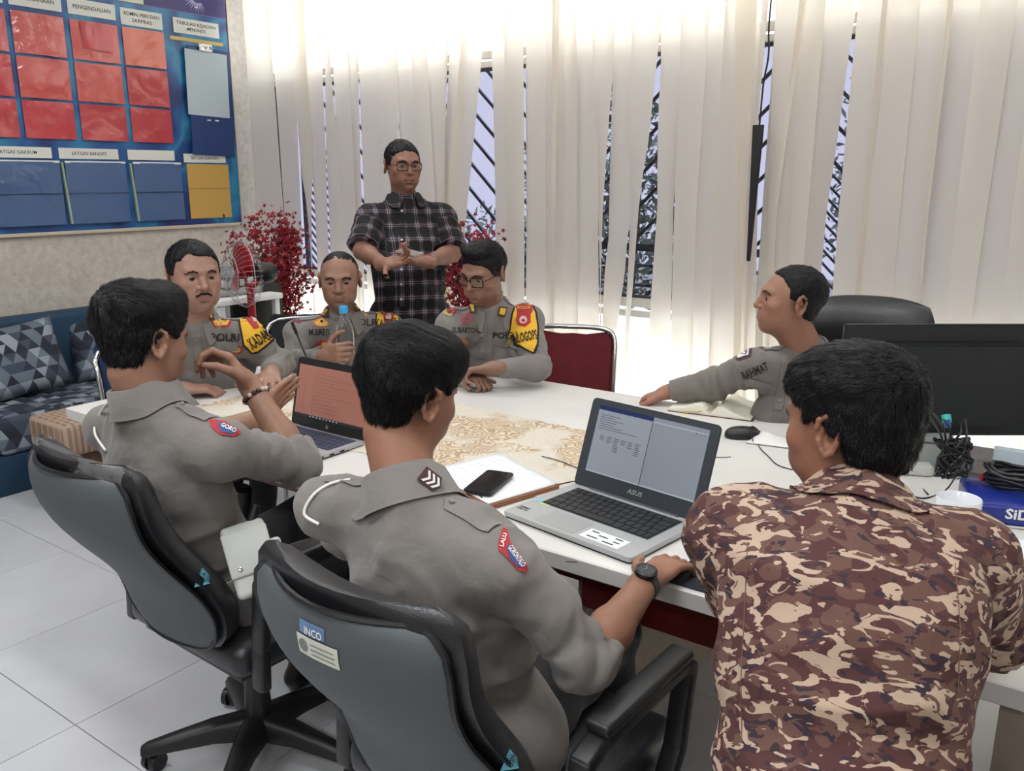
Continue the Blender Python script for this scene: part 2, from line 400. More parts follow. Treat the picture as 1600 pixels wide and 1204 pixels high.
box('headrail', (.45, YS, 2.735), (3.5, .05, .035), M_WHITE, b2, bevel=.004)
for o, x0, x1 in ((bl, -4.9, -1.4), (b2, -1.2, .3)):       # the bottom bead cord seen through the fabric
    pts = [(x0+(x1-x0)*q/24, YS-.012, .16+.02*math.cos(q*math.pi)) for q in range(25)]
    tube('bead_chain', pts, .0025, M_WHITE, o, 4)
rd = thing('hanging_rod', 'black flat rod hanging on a thin cable between the two blinds', 'rod', ony(1180, 330, 3.78))
a = ony(1187, 195, 3.79); c = ony(1177, 408, 3.79)
prism('rod_body', [(-.028, 0), (.022, 0), (.0, -(a-c).length), (-.016, -(a-c).length)], frame3(x=(1, 0, 0), y=(a-c)), a, .012, mat('black plastic', (24, 24, 27), .4), rd, .002)
tube('cable', smooth_path([a+Vector((0, -.002, -.005)), ony(1193, 130, 3.79), ony(1201, 85, 3.79), ony(1203, 20, 3.79), (ony(1212, -10, 3.79).x, 3.8, 2.75)], 5), .004, MATS['black plastic'], rd, 6)
# ================================================================ organic surfaces: signed distances on a grid, turned into one quad mesh
class SDF:
    """smooth union of simple solids sampled on a box grid whose axes may be finer near given ranges"""
    def __init__(s, lo, hi, step, fine=None, fstep=None):
        s.ax = []
        for k in range(3):
            segs = []
            if fine:
                rr = sorted((max(lo[k], f[0][k]), min(hi[k], f[1][k])) for f in fine); m_ = []
                for a, b in rr:
                    if b <= a: continue
                    if m_ and a <= m_[-1][1]: m_[-1][1] = max(b, m_[-1][1])
                    else: m_.append([a, b])
                p = lo[k]
                for a, b in m_:
                    if a > p: segs.append((p, a, step))
                    segs.append((a, b, fstep)); p = b
                if p < hi[k]: segs.append((p, hi[k], step))
            else: segs = [(lo[k], hi[k], step)]
            c = []
            for a, b, st in segs:
                n = max(1, int(math.ceil((b-a)/st))); c += list(a+(b-a)*np.arange(n)/n)
            c.append(hi[k]); s.ax.append(np.array(c, np.float32))
        s.g = np.full([len(a) for a in s.ax], .06, np.float32)
    def _win(s, lo, hi, pad):
        sl = []
        for k in range(3):
            a = s.ax[k]; i = int(np.searchsorted(a, lo[k]-pad)); j = int(np.searchsorted(a, hi[k]+pad)); sl.append(slice(max(0, i-1), min(len(a), j+1)))
        X = s.ax[0][sl[0]][:, None, None]; Y = s.ax[1][sl[1]][None, :, None]; Z = s.ax[2][sl[2]][None, None, :]
        return tuple(sl), X, Y, Z
    def _put(s, sl, d, k, sub=False):
        g = s.g[sl]
        if g.size == 0: return
        if sub: d = -d; a, b = -g, -d
        else: a, b = g, d
        if k > 0:
            h = np.maximum(k-np.abs(a-b), 0)/k; r = np.minimum(a, b)-h*h*k*.25
        else: r = np.minimum(a, b)
        s.g[sl] = -r if sub else r
    def cone(s, a, b, ra, rb=None, k=.01, sub=False):
        rb = ra if rb is None else rb; a = np.array(a, float); b = np.array(b, float); rm = max(ra, rb); pad = k+.02
        sl, X, Y, Z = s._win(np.minimum(a, b)-rm, np.maximum(a, b)+rm, pad)
        ba = b-a; L2 = max(1e-9, float(ba@ba))
        t = np.clip(((X-a[0])*ba[0]+(Y-a[1])*ba[1]+(Z-a[2])*ba[2])/L2, 0, 1)
        d = np.sqrt((X-a[0]-ba[0]*t)**2+(Y-a[1]-ba[1]*t)**2+(Z-a[2]-ba[2]*t)**2)-(ra+(rb-ra)*t)
        s._put(sl, (-d if sub else d), k) if not sub else s._sub(sl, d, k)
    def _sub(s, sl, d, k):
        g = s.g[sl]
        if g.size == 0: return
        a, b = g, -d
        if k > 0: h = np.maximum(k-np.abs(a-b), 0)/k; r = np.maximum(a, b)+h*h*k*.25
        else: r = np.maximum(a, b)
        s.g[sl] = r
    def ell(s, c, r, M=None, k=.01, sub=False, power=2.):
        c = np.array(c, float); r = np.array(r, float)
        M = np.eye(3) if M is None else np.array(M)
        ext = np.sqrt(((M*r)**2).sum(1))
        sl, X, Y, Z = s._win(c-ext, c+ext, k+.02)
        dx, dy, dz = X-c[0], Y-c[1], Z-c[2]
        u = (dx*M[0][0]+dy*M[1][0]+dz*M[2][0])/r[0]; v = (dx*M[0][1]+dy*M[1][1]+dz*M[2][1])/r[1]; w_ = (dx*M[0][2]+dy*M[1][2]+dz*M[2][2])/r[2]
        if power == 2:
            k0 = np.sqrt(u*u+v*v+w_*w_); k1 = np.sqrt((u/r[0])**2+(v/r[1])**2+(w_/r[2])**2)+1e-6
            d = k0*(k0-1)/k1
        else:
            k0 = (np.abs(u)**power+np.abs(v)**power+np.abs(w_)**power)**(1/power); d = (k0-1)*min(r)
        if sub: s._sub(sl, d, k)
        else: s._put(sl, d, k)
    def cut(s, c, n, k=0.):
        """keep only what lies behind the plane"""
        n = np.array(n, float); n /= np.linalg.norm(n); X = s.ax[0][:, None, None]; Y = s.ax[1][None, :, None]; Z = s.ax[2][None, None, :]
        d = (X-c[0])*n[0]+(Y-c[1])*n[1]+(Z-c[2])*n[2]; s.g = np.maximum(s.g, d.astype(np.float32))
    def mesh(s):
        g = s.g; ins = g < 0; nx, ny, nz = g.shape
        # vertices: one in each cell the surface passes through
        c = ins[:-1, :-1, :-1].astype(np.uint8)
        for dx in (0, 1):
            for dy in (0, 1):
                for dz in (0, 1):
                    if dx or dy or dz: c = c+ins[dx:nx-1+dx, dy:ny-1+dy, dz:nz-1+dz]
        act = (c > 0) & (c < 8); idx = np.argwhere(act); vid = np.full(act.shape, -1, np.int32); vid[act] = np.arange(len(idx))
        I, J, K = idx.T; acc = np.zeros((len(idx), 3)); cnt = np.zeros(len(idx)); A = s.ax
        corners = [(0, 0, 0), (1, 0, 0), (0, 1, 0), (1, 1, 0), (0, 0, 1), (1, 0, 1), (0, 1, 1), (1, 1, 1)]
        val = [g[I+a, J+b, K+c_] for a, b, c_ in corners]
        pos = [np.stack([A[0][I+a], A[1][J+b], A[2][K+c_]], 1) for a, b, c_ in corners]
        for p in range(8):
            for q in range(p+1, 8):
                if sum(abs(corners[p][m]-corners[q][m]) for m in range(3)) != 1: continue
                cr = (val[p] < 0) != (val[q] < 0)
                t = val[p][cr]/(val[p][cr]-val[q][cr]); acc[cr] += pos[p][cr]+(pos[q][cr]-pos[p][cr])*t[:, None]; cnt[cr] += 1
        V = acc/cnt[:, None]; F = []
        for ax_ in range(3):
            sl0 = [slice(None)]*3; sl1 = [slice(None)]*3; sl0[ax_] = slice(0, -1); sl1[ax_] = slice(1, None)
            a0 = ins[tuple(sl0)]; a1 = ins[tuple(sl1)]; e = np.argwhere(a0 != a1)
            u, v = (ax_+1) % 3, (ax_+2) % 3
            e = e[(e[:, u] > 0) & (e[:, v] > 0) & (e[:, u] < g.shape[u]-1) & (e[:, v] < g.shape[v]-1)]
            flip = a0[tuple(e.T)]
            def vv(du, dv):
                q = e.copy(); q[:, u] -= du; q[:, v] -= dv; return vid[tuple(q.T)]
            q = np.stack([vv(1, 1), vv(0, 1), vv(0, 0), vv(1, 0)], 1); q[~flip] = q[~flip][:, ::-1]; F.append(q)
        F = np.concatenate(F); F = F[(F >= 0).all(1)]
        return V, F

def relax(V, F, it=1, lam=.5):
    """average each vertex towards its neighbours"""
    E = np.concatenate([F[:, [0, 1]], F[:, [1, 2]], F[:, [2, 3]], F[:, [3, 0]]]); n = len(V)
    for _ in range(it):
        a = np.zeros_like(V); c = np.bincount(E[:, 0], minlength=n)+np.bincount(E[:, 1], minlength=n)
        for m_ in range(3): a[:, m_] = np.bincount(E[:, 0], V[E[:, 1], m_], n)+np.bincount(E[:, 1], V[E[:, 0], m_], n)
        V = V+lam*(a/np.maximum(c, 1)[:, None]-V)
    return V
def normals(V, F):
    fn = np.cross(V[F[:, 2]]-V[F[:, 0]], V[F[:, 3]]-V[F[:, 1]]); N = np.zeros_like(V)
    for q in range(4):
        for m_ in range(3): N[:, m_] += np.bincount(F[:, q], fn[:, m_], len(V))
    return N/np.maximum(np.linalg.norm(N, axis=1), 1e-9)[:, None]
_rs = np.random.RandomState(7); _LAT = _rs.rand(64, 64, 64).astype(np.float32)*2-1
def noise3(p):
    i = np.floor(p).astype(int); f = p-i; f = f*f*(3-2*f); i %= 64; j = (i+1) % 64; r = 0
    for a in (0, 1):
        for b in (0, 1):
            for c in (0, 1):
                w_ = (f[:, 0] if a else 1-f[:, 0])*(f[:, 1] if b else 1-f[:, 1])*(f[:, 2] if c else 1-f[:, 2])
                r = r+w_*_LAT[(j if a else i)[:, 0], (j if b else i)[:, 1], (j if c else i)[:, 2]]
    return r
def np_mesh(name, V, F, m, parent, smooth=True, attrs=None, mi=None):
    me = bpy.data.meshes.new(name); nv, nf = len(V), len(F); k = F.shape[1]
    me.vertices.add(nv); me.vertices.foreach_set('co', np.asarray(V, np.float32).ravel())
    me.loops.add(nf*k); me.loops.foreach_set('vertex_index', F.astype(np.int32).ravel())
    me.polygons.add(nf); me.polygons.foreach_set('loop_start', np.arange(0, nf*k, k, dtype=np.int32))
    for q in (m if isinstance(m, (list, tuple)) else [m]): me.materials.append(q)
    if mi is not None: me.polygons.foreach_set('material_index', mi.astype(np.int32))
    me.update(); me.validate()
    for an, (ty, data) in (attrs or {}).items():
        at = me.attributes.new(an, ty, 'POINT'); at.data.foreach_set('color' if ty == 'FLOAT_COLOR' else 'vector', np.asarray(data, np.float32).ravel())
    if smooth: me.shade_smooth()
    return new_obj(name, me, parent)
def bvh_of(V, F): return BVHTree.FromPolygons([Vector(v) for v in V], [tuple(int(i) for i in f) for f in F])
def drape(name, bvh, poly, c, n, up, m, parent, thick=.002, step=.008, holes=None, off=.0, reach=.12, smooth=True):
    """a cloth piece with outline poly (u right, v up, metres) laid onto a surface, seen along -n"""
    n = Vector(n).normalized(); up = Vector(up); u_ = up.cross(n).normalized(); v_ = n.cross(u_)
    pts = []; N = len(poly)
    for k in range(N):
        a, b = Vector(poly[k]), Vector(poly[(k+1) % N]); q = max(1, int((b-a).length/step))
        pts += [tuple(a.lerp(b, t/q)) for t in range(q)]
    nb = len(pts); xs = [p[0] for p in pts]; ys = [p[1] for p in pts]
    def inside(x, y):
        r = False
        for k in range(nb):
            x1, y1 = pts[k]; x2, y2 = pts[(k+1) % nb]
            if (y1 > y) != (y2 > y) and x < (x2-x1)*(y-y1)/(y2-y1)+x1: r = not r
        return r
    y = min(ys)+step*.5
    ip = []
    while y < max(ys):
        x = min(xs)+step*.5
        while x < max(xs):
            if inside(x, y) and min((x-a)**2+(y-b)**2 for a, b in pts[:nb]) > (step*.4)**2: ip.append((x, y))
            x += step
        y += step
    allp = [Vector(p) for p in pts+ip]
    out = geometry.delaunay_2d_cdt(allp, [(k, (k+1) % nb) for k in range(nb)], [list(range(nb))], 1, 1e-6)
    v2, fs = out[0], out[2]; vs = []; last = None
    for p in v2:
        o = Vector(c)+u_*p[0]+v_*p[1]; h = bvh.ray_cast(o+n*reach, -n, reach*2)
        if h[0] is None:
            h2 = bvh.find_nearest(o); q = h2[0]; nn = h2[1]
        else: q, nn = h[0], h[1]
        if nn.dot(n) < 0: nn = -nn
        vs.append(q+(nn*.5+n*.5).normalized()*(thick+off))
    return mesh(name, vs, fs, m, parent, smooth=smooth)
def drape_text(name, bvh, body, size, c, n, up, m, parent, off=.0035, width=None, bold=.012, reach=.12):
    n = Vector(n).normalized(); up = Vector(up); u_ = up.cross(n).normalized(); v_ = n.cross(u_)
    vs, fs = text_2d(body, size, bold, 0, width); out = []
    for p in vs:
        o = Vector(c)+u_*p[0]+v_*p[1]; h = bvh.ray_cast(o+n*reach, -n, reach*2)
        q, nn = (h[0], h[1]) if h[0] is not None else bvh.find_nearest(o)[:2]; nn = nn if nn.dot(n) > 0 else -nn; out.append(q+(nn*.6+n*.5).normalized()*(off+.0012))
    return mesh(name, out, fs, m, parent)
# ================================================================ people
def vcol_mat(name, rough=.5, spec=.4, bump=.12, bscale=160, sss=0):
    b = NB(name); a = b.n('ShaderNodeAttribute'); a.attribute_name = 'Col'; b.l(a.outputs['Color'], b.b.inputs['Base Color'])
    b.b.inputs['Roughness'].default_value = rough; b.b.inputs['Specular IOR Level'].default_value = spec
    no = b.n('ShaderNodeTexNoise'); no.inputs['Scale'].default_value = bscale; no.inputs['Detail'].default_value = 3; b.l(b.coord(), no.inputs['Vector']); b.bump(no.outputs[0], bump, .0015)
    return b.m
M_SKIN = vcol_mat('skin', .5, .4, .1, 220)
def hair_mat():
    b = NB('black hair'); p = b.b; p.inputs['Base Color'].default_value = (*s2l((17, 16, 19)), 1); p.inputs['Roughness'].default_value = .5; p.inputs['Specular IOR Level'].default_value = .22
    n1 = b.n('ShaderNodeTexNoise'); n1.inputs['Scale'].default_value = 300; b.l(b.coord(), n1.inputs['Vector']); b.bump(n1.outputs[0], .5, .003); return b.m
M_HAIR = hair_mat()
def cloth(name, c, var=.05, rough=.85):
    b = NB(name); co = b.coord()
    n1 = b.n('ShaderNodeTexNoise'); n1.inputs['Scale'].default_value = 7; n1.inputs['Detail'].default_value = 5; b.l(co, n1.inputs['Vector'])
    r = b.ramp(n1.outputs[0], [(.3, tuple(v*(1-var) for v in c)), (.7, tuple(v*(1+var) for v in c))]); b.l(r.outputs[0], b.b.inputs['Base Color'])
    b.b.inputs['Roughness'].default_value = rough; b.b.inputs['Sheen Weight'].default_value = .15
    w1 = b.n('ShaderNodeTexNoise'); w1.inputs['Scale'].default_value = 900; b.l(co, w1.inputs['Vector'])
    n2 = b.n('ShaderNodeTexNoise'); n2.inputs['Scale'].default_value = 16; n2.inputs['Detail'].default_value = 3; n2.inputs['Distortion'].default_value = .6; b.l(co, n2.inputs['Vector'])
    ad = b.n('ShaderNodeMath', operation='ADD'); ml = b.n('ShaderNodeMath', operation='MULTIPLY'); ml.inputs[1].default_value = .08; b.l(w1.outputs[0], ml.inputs[0]); b.l(ml.outputs[0], ad.inputs[0]); b.l(n2.outputs[0], ad.inputs[1])
    b.bump(ad.outputs[0], .5, .012); MATS[name] = b.m; return b.m
M_UNI = cloth('grey brown uniform cloth', (119, 114, 110))
M_UNID = cloth('darker uniform cloth', (112, 105, 100))
M_BLKC = cloth('black trouser cloth', (26, 26, 30), .05)
M_KHAKI = cloth('khaki trouser cloth', (178, 168, 140))
M_NAVY = cloth('navy cloth', (28, 34, 58))
def camo():
    b = NB('brown camouflage cotton'); a = b.n('ShaderNodeAttribute'); a.attribute_name = 'pat'; co = a.outputs['Vector']
    def layer(sc, det, dist, off, st):
        mp = b.n('ShaderNodeMapping'); mp.inputs['Location'].default_value = off; mp.inputs['Scale'].default_value = st; b.l(co, mp.inputs['Vector'])
        n = b.n('ShaderNodeTexNoise'); n.inputs['Scale'].default_value = sc; n.inputs['Detail'].default_value = det; n.inputs['Distortion'].default_value = dist; n.inputs['Roughness'].default_value = .45
        b.l(mp.outputs[0], n.inputs['Vector']); return n.outputs[0]
    def thr(src, t):
        m = b.n('ShaderNodeMath', operation='GREATER_THAN'); m.inputs[1].default_value = t; b.l(src, m.inputs[0]); return m.outputs[0]
    def mix(f, A, c):
        m = b.n('ShaderNodeMix', data_type='RGBA'); b.l(f, m.inputs[0]); 
        if hasattr(A, 'default_value') and not isinstance(A, tuple): b.l(A, m.inputs[6])
        else: m.inputs[6].default_value = (*s2l(A), 1)
        m.inputs[7].default_value = (*s2l(c), 1); return m.outputs[2]
    c1 = mix(thr(layer(23, 2.2, .7, (0, 0, 0), (1, 1, 1.6)), .5), (78, 44, 43), (100, 70, 61))
    c2 = mix(thr(layer(32, 2.5, 1., (4, 7, 2), (1, 1, 1.9)), .60), c1, (52, 36, 48))
    c3 = mix(thr(layer(30, 2.8, 1.2, (9, 1, 5), (.8, 1, 1.9)), .56), c2, (182, 158, 138))
    b.l(c3, b.b.inputs['Base Color']); b.b.inputs['Roughness'].default_value = .85
    n2 = b.n('ShaderNodeTexNoise'); n2.inputs['Scale'].default_value = 14; n2.inputs['Detail'].default_value = 3; n2.inputs['Distortion'].default_value = .6; b.l(b.coord(), n2.inputs['Vector']); b.bump(n2.outputs[0], .5, .012)
    return b.m
def plaid():
    b = NB('dark plaid cotton'); a = b.n('ShaderNodeAttribute'); a.attribute_name = 'pat'; sp = b.n('ShaderNodeSeparateXYZ'); b.l(a.outputs['Vector'], sp.inputs[0])
    def band(src, period):
        m = b.n('ShaderNodeMath', operation='MULTIPLY'); m.inputs[1].default_value = 1/period; b.l(src, m.inputs[0])
        f = b.n('ShaderNodeMath', operation='FRACT'); b.l(m.outputs[0], f.inputs[0])
        r = b.ramp(f.outputs[0], [(0, (32, 27, 33)), (.25, (34, 29, 35)), (.28, (96, 90, 96)), (.40, (104, 98, 104)), (.42, (150, 144, 148)), (.47, (150, 144, 148)), (.49, (96, 90, 96)), (.55, (96, 90, 96)), (.57, (156, 150, 154)), (.61, (156, 150, 154)), (.63, (104, 98, 104)), (.77, (90, 84, 90)), (.80, (34, 29, 35)), (1, (32, 27, 33))]); return r.outputs[0]
    u = band(sp.outputs[0], .062); v = band(sp.outputs[2], .066)
    m = b.n('ShaderNodeMix', data_type='RGBA', blend_type='MULTIPLY'); m.inputs[0].default_value = .0; mm = b.n('ShaderNodeMix', data_type='RGBA'); mm.inputs[0].default_value = .5
    b.l(u, mm.inputs[6]); b.l(v, mm.inputs[7])
    g = b.n('ShaderNodeBrightContrast'); g.inputs[1].default_value = -.035; g.inputs[2].default_value = .16; b.l(mm.outputs[2], g.inputs[0])
    b.l(g.outputs[0], b.b.inputs['Base Color']); b.b.inputs['Roughness'].default_value = .85
    n2 = b.n('ShaderNodeTexNoise'); n2.inputs['Scale'].default_value = 14; n2.inputs['Detail'].default_value = 3; b.l(b.coord(), n2.inputs['Vector']); b.bump(n2.outputs[0], .4, .01)
    return b.m
M_CAMO, M_PLAID = camo(), plaid()
M_EYE = mat('eye white', (176, 164, 156), .4); M_IRIS = mat('dark brown iris', (34, 22, 18), .2)
M_GLD = mat('gold embroidery', (214, 164, 60), .5, bump=.4, bscale=700); M_REDP = mat('red embroidery', (168, 40, 44), .7, bump=.4, bscale=700)
M_YEL = mat('yellow armband cloth', (222, 172, 44), .75, bump=.3, bscale=500); M_BLKT = mat('black embroidery', (30, 28, 30), .8)
M_WHT = mat('white cloth', (224, 222, 220), .7); M_BLUP = mat('blue embroidery', (52, 78, 130), .7, bump=.3, bscale=700)
M_BROWNP = mat('brown rank tab', (66, 40, 38), .7); M_ORG = mat('orange embroidery', (206, 110, 44), .7)
M_SPEC = mat('dark spectacle frame', (30, 22, 22), .7, spec=.1); M_BLK = MATS['black plastic']

FWH = Vector((FW.x, FW.y, 0)).normalized()
def hdir(a, pitch=0):
    """a: 0 faces the camera, 90 faces the right of the picture, 180 faces away"""
    v = -FWH*math.cos(R(a)) + RT*math.sin(R(a)); return (v*math.cos(R(pitch)) + Vector((0, 0, 1))*math.sin(R(pitch))).normalized()
def headframe(a, pitch=0, roll=0):
    f = hdir(a, pitch); x = f.cross(Vector((0, 0, 1))).normalized(); z = x.cross(f)
    x2 = x*math.cos(R(roll))+z*math.sin(R(roll)); z2 = x2.cross(f)
    return Matrix((x2, f, z2)).transposed()

def sdf_head(S, C, M, s, h):
    Mn = np.array(M); C = np.array(C)
    def T(p): return C+Mn@(np.array(p, float)*s)
    def E(p, r, k=.012, rot=None, **q): S.ell(T(p), np.array(r)*s, Mn if rot is None else Mn@np.array(rot), k=k*s, **q)
    def K(a, b, ra, rb=None, k=.008, **q): S.cone(T(a), T(b), ra*s, (ra if rb is None else rb)*s, k=k*s, **q)
    wd = h.get('wide', 1.)
    E((0, -.016, .034), (.0735*wd, .092, .080), .02)
    E((0, .012, .005), (.068*wd, .078, .085), .03)
    E((0, .028, -.030), (.057*wd, .060, .080), .03)
    E((0, .036, -.072), (.046*wd*h.get('jaw', 1), .050, .040), .03)
    E((0, .068, -.094), (.021, .017, .017), .02)
    for q in (-1, 1):
        E((q*.042*wd, .026, -.056), (.019*h.get('jaw', 1), .038, .028), .025)
        E((q*.043*wd, .060, -.020), (.021, .020, .018), .025)
        E((q*.026, .076, -.055), (.018, .016, .022), .02)
        K((q*.040, .076, .026), (q*.012, .088, .022), .009, .009, .016)
        E((q*.031, .098, .004), (.017, .018, .0115), .014, sub=True)
        # eyelids over the eyeball, then the slit
        E((q*.0315, .0745, .002), (.0165, .0125, .0120), .004)
        E((q*.0315, .0895, .0015), (.0142, .0090, .0033*h.get('eye', 1)), .001, sub=True)
        # ear
        ea = Matrix.Rotation(R(-q*24), 3, 'Z') @ Matrix.Rotation(R(-10), 3, 'X')
        e0 = np.array((q*.0745*wd, -.012, -.004))
        def ep(a, b, c=0): return e0+np.array(ea)@np.array((c*q, a, b))
        S.ell(T(ep(0, 0, .003)), np.array((.0055, .0165, .029))*s, Mn@np.array(ea), k=.004*s)
        arc = [(.010, .016), (.004, .027), (-.008, .031), (-.018, .022), (-.020, .006), (-.014, -.012), (-.004, -.024), (.006, -.028), (.010, -.018)]
        for (a1, b1), (a2, b2) in zip(arc, arc[1:]): K(ep(a1, b1, .008), ep(a2, b2, .008), .0042, .0042, .003)
        E(ep(-.001, -.003, .010), (.006, .0085, .013), .003, sub=True)
        K(ep(.012, -.004, .006), ep(.012, -.010, .007), .0045, .004, .004)
    nw = h.get('nose', 1.)
    K((0, .087, .016), (0, .0965, -.006), .0072, .0085, .012); K((0, .0965, -.006), (0, .1055, -.026), .0085, .0118*nw, .010)
    for q in (-1, 1):
        E((q*.0135*nw, .0925, -.030), (.0088*nw, .010, .0085), .006)
        E((q*.0075*nw, .100, -.0385), (.0042, .005, .0035), .003, sub=True)
    E((0, .072, -.060), (.030, .018, .026), .02)
    mo = h.get('mouth', 0)
    K((-.022, .0835, -.0592), (-.006, .0935, -.0560), .0040, .0052, .005); K((.022, .0835, -.0592), (.006, .0935, -.0560), .0040, .0052, .005); K((-.006, .0935, -.0560), (.006, .0935, -.0560), .0052, None, .004)
    K((-.022, .0835, -.0640-mo), (-.005, .0925, -.0675-mo), .0040, .0060, .005); K((.022, .0835, -.0640-mo), (.005, .0925, -.0675-mo), .0040, .0060, .005); K((-.005, .0925, -.0675-mo), (.005, .0925, -.0675-mo), .0060, None, .004)
    K((-.022, .0925, -.0618-mo*.5), (.022, .0925, -.0618-mo*.5), .0012+mo*.5, None, .004, sub=True)
    for q in (-1, 1): K((q*.018, .0955, -.034), (q*.031, .0865, -.054), .0012, None, .006, sub=True)
    E((0, .0915, -.0785-mo), (.016, .006, .005), .008, sub=True)

def sdf_hand(S, W, f, palm, side, s=1., curl=(.5, .5, .55, .6), thumb=(.3, .2), spread=.05, k=.004):
    """W wrist, f towards the fingers, palm: way the palm faces, side +1 right hand"""
    x = Vector(f).normalized(); z = -(Vector(palm) - x*Vector(palm).dot(x)).normalized(); y = z.cross(x)*side
    Mn = np.array(Matrix((x, y, z)).transposed()); W = np.array(W)
    def T(p): return W+Mn@(np.array(p, float)*s)
    S.ell(T((.048, .002, 0)), np.array((.047, .038, .0145))*s, Mn, k=.008, power=2.6)
    S.cone(T((-.03, 0, 0)), T((.02, .002, 0)), .0245*s, .023*s, k=.016)
    S.ell(T((.03, .024, -.008)), np.array((.030, .016, .014))*s, Mn, k=.010)
    L = ((.043, .026, .021), (.047, .030, .022), (.044, .028, .022), (.034, .021, .019)); tips = []
    for q in range(4):
        p = np.array((.086-.004*abs(q-1), .029-.0195*q, .001)); sp = spread*(1.3-q)
        a = 0; rr = (.0092, .0086, .0078, .0068) if q < 3 else (.0082, .0076, .007, .0062); cs = curl[q]
        cs = cs if isinstance(cs, (tuple, list)) else (cs*.8, cs*1.1, cs*.7)
        for j in range(3):
            a += cs[j]; d = np.array((math.cos(a)*math.cos(sp), math.cos(a)*math.sin(sp), -math.sin(a))); n_ = p+d*L[q][j]
            S.cone(T(p), T(n_), rr[j]*s, rr[j+1]*s, k=.0035 if j else .007); p = n_
        tips.append(T(p))
    p = np.array((.024, .030, -.006)); a1, a2 = thumb                # a1: opening away from the palm side, a2: closing across it
    for j, (ln, r1, r2) in enumerate(((.040, .0125, .0112), (.032, .0108, .0098), (.026, .0098, .0076))):
        op = max(-.2, 1.05*a1+.35-.25*j-a2*.3*j); dn = a2*(.55+.35*j)
        d = np.array((math.cos(op)*math.cos(dn), math.sin(op)*math.cos(dn), -math.sin(dn))); n_ = p+d*ln
        S.cone(T(p), T(n_), r1*s, r2*s, k=.006 if j == 0 else .003); p = n_
    tips.append(T(p)); return tips

def local_np(V, C, M, s): return ((V-np.array(C)) @ np.array(M))/s
def gs(p, c, r): return np.exp(-(((p-np.array(c))/np.array(r))**2).sum(1))
def skin_colour(V, C, M, s, h, isbody):
    base = np.array(s2l(h.get('skin', (150, 110, 94))))*.88; L = local_np(V, C, M, s); n = len(V); col = np.tile(base, (n, 1))
    tone = noise3(V*26)*.06+noise3(V*90)*.04; col *= (1+tone)[:, None]
    red = np.array((1.04, .90, .87)); w_ = gs(L, (.045, .07, -.03), (.025, .04, .02))+gs(L, (-.045, .07, -.03), (.025, .04, .02))+gs(L, (0, .105, -.028), (.016, .02, .014))+gs(L, (.085, -.01, 0), (.02, .03, .04))+gs(L, (-.085, -.01, 0), (.02, .03, .04))
    w_ = np.clip(w_, 0, 1)*.6; col = col*(1-w_[:, None])+col*red*w_[:, None]
    lip = np.clip(gs(L, (0, .095, -.0615), (.026, .016, .0075))*1.4, 0, 1)*(~isbody); lc = np.array(s2l(h.get('lip', (134, 82, 76)))); col = col*(1-lip[:, None]*.6)+lc*lip[:, None]*.6
    st = h.get('stubble', .12)*np.clip(gs(L, (0, .07, -.085), (.05, .05, .03))+gs(L, (0, .095, -.049), (.026, .02, .007)), 0, 1)*(~isbody)
    fade = np.zeros(n)
    if h.get('fade'):
        zc, yf = h['fade']; a = np.clip((L[:, 2]-zc)/.03, 0, 1)*np.clip((yf-L[:, 1])/.02, 0, 1)*(L[:, 2] > -.085)*(np.abs(L[:, 0]) < .074*h.get('wide', 1)+.004)
        fade = a*h.get('fadeamt', .75)*(~isbody)
    d = np.clip(st+fade, 0, .9); col = col*(1-d[:, None])+np.array(s2l((40, 36, 38)))*d[:, None]
    return np.concatenate([np.clip(col, 0, 1), np.ones((n, 1))], 1)

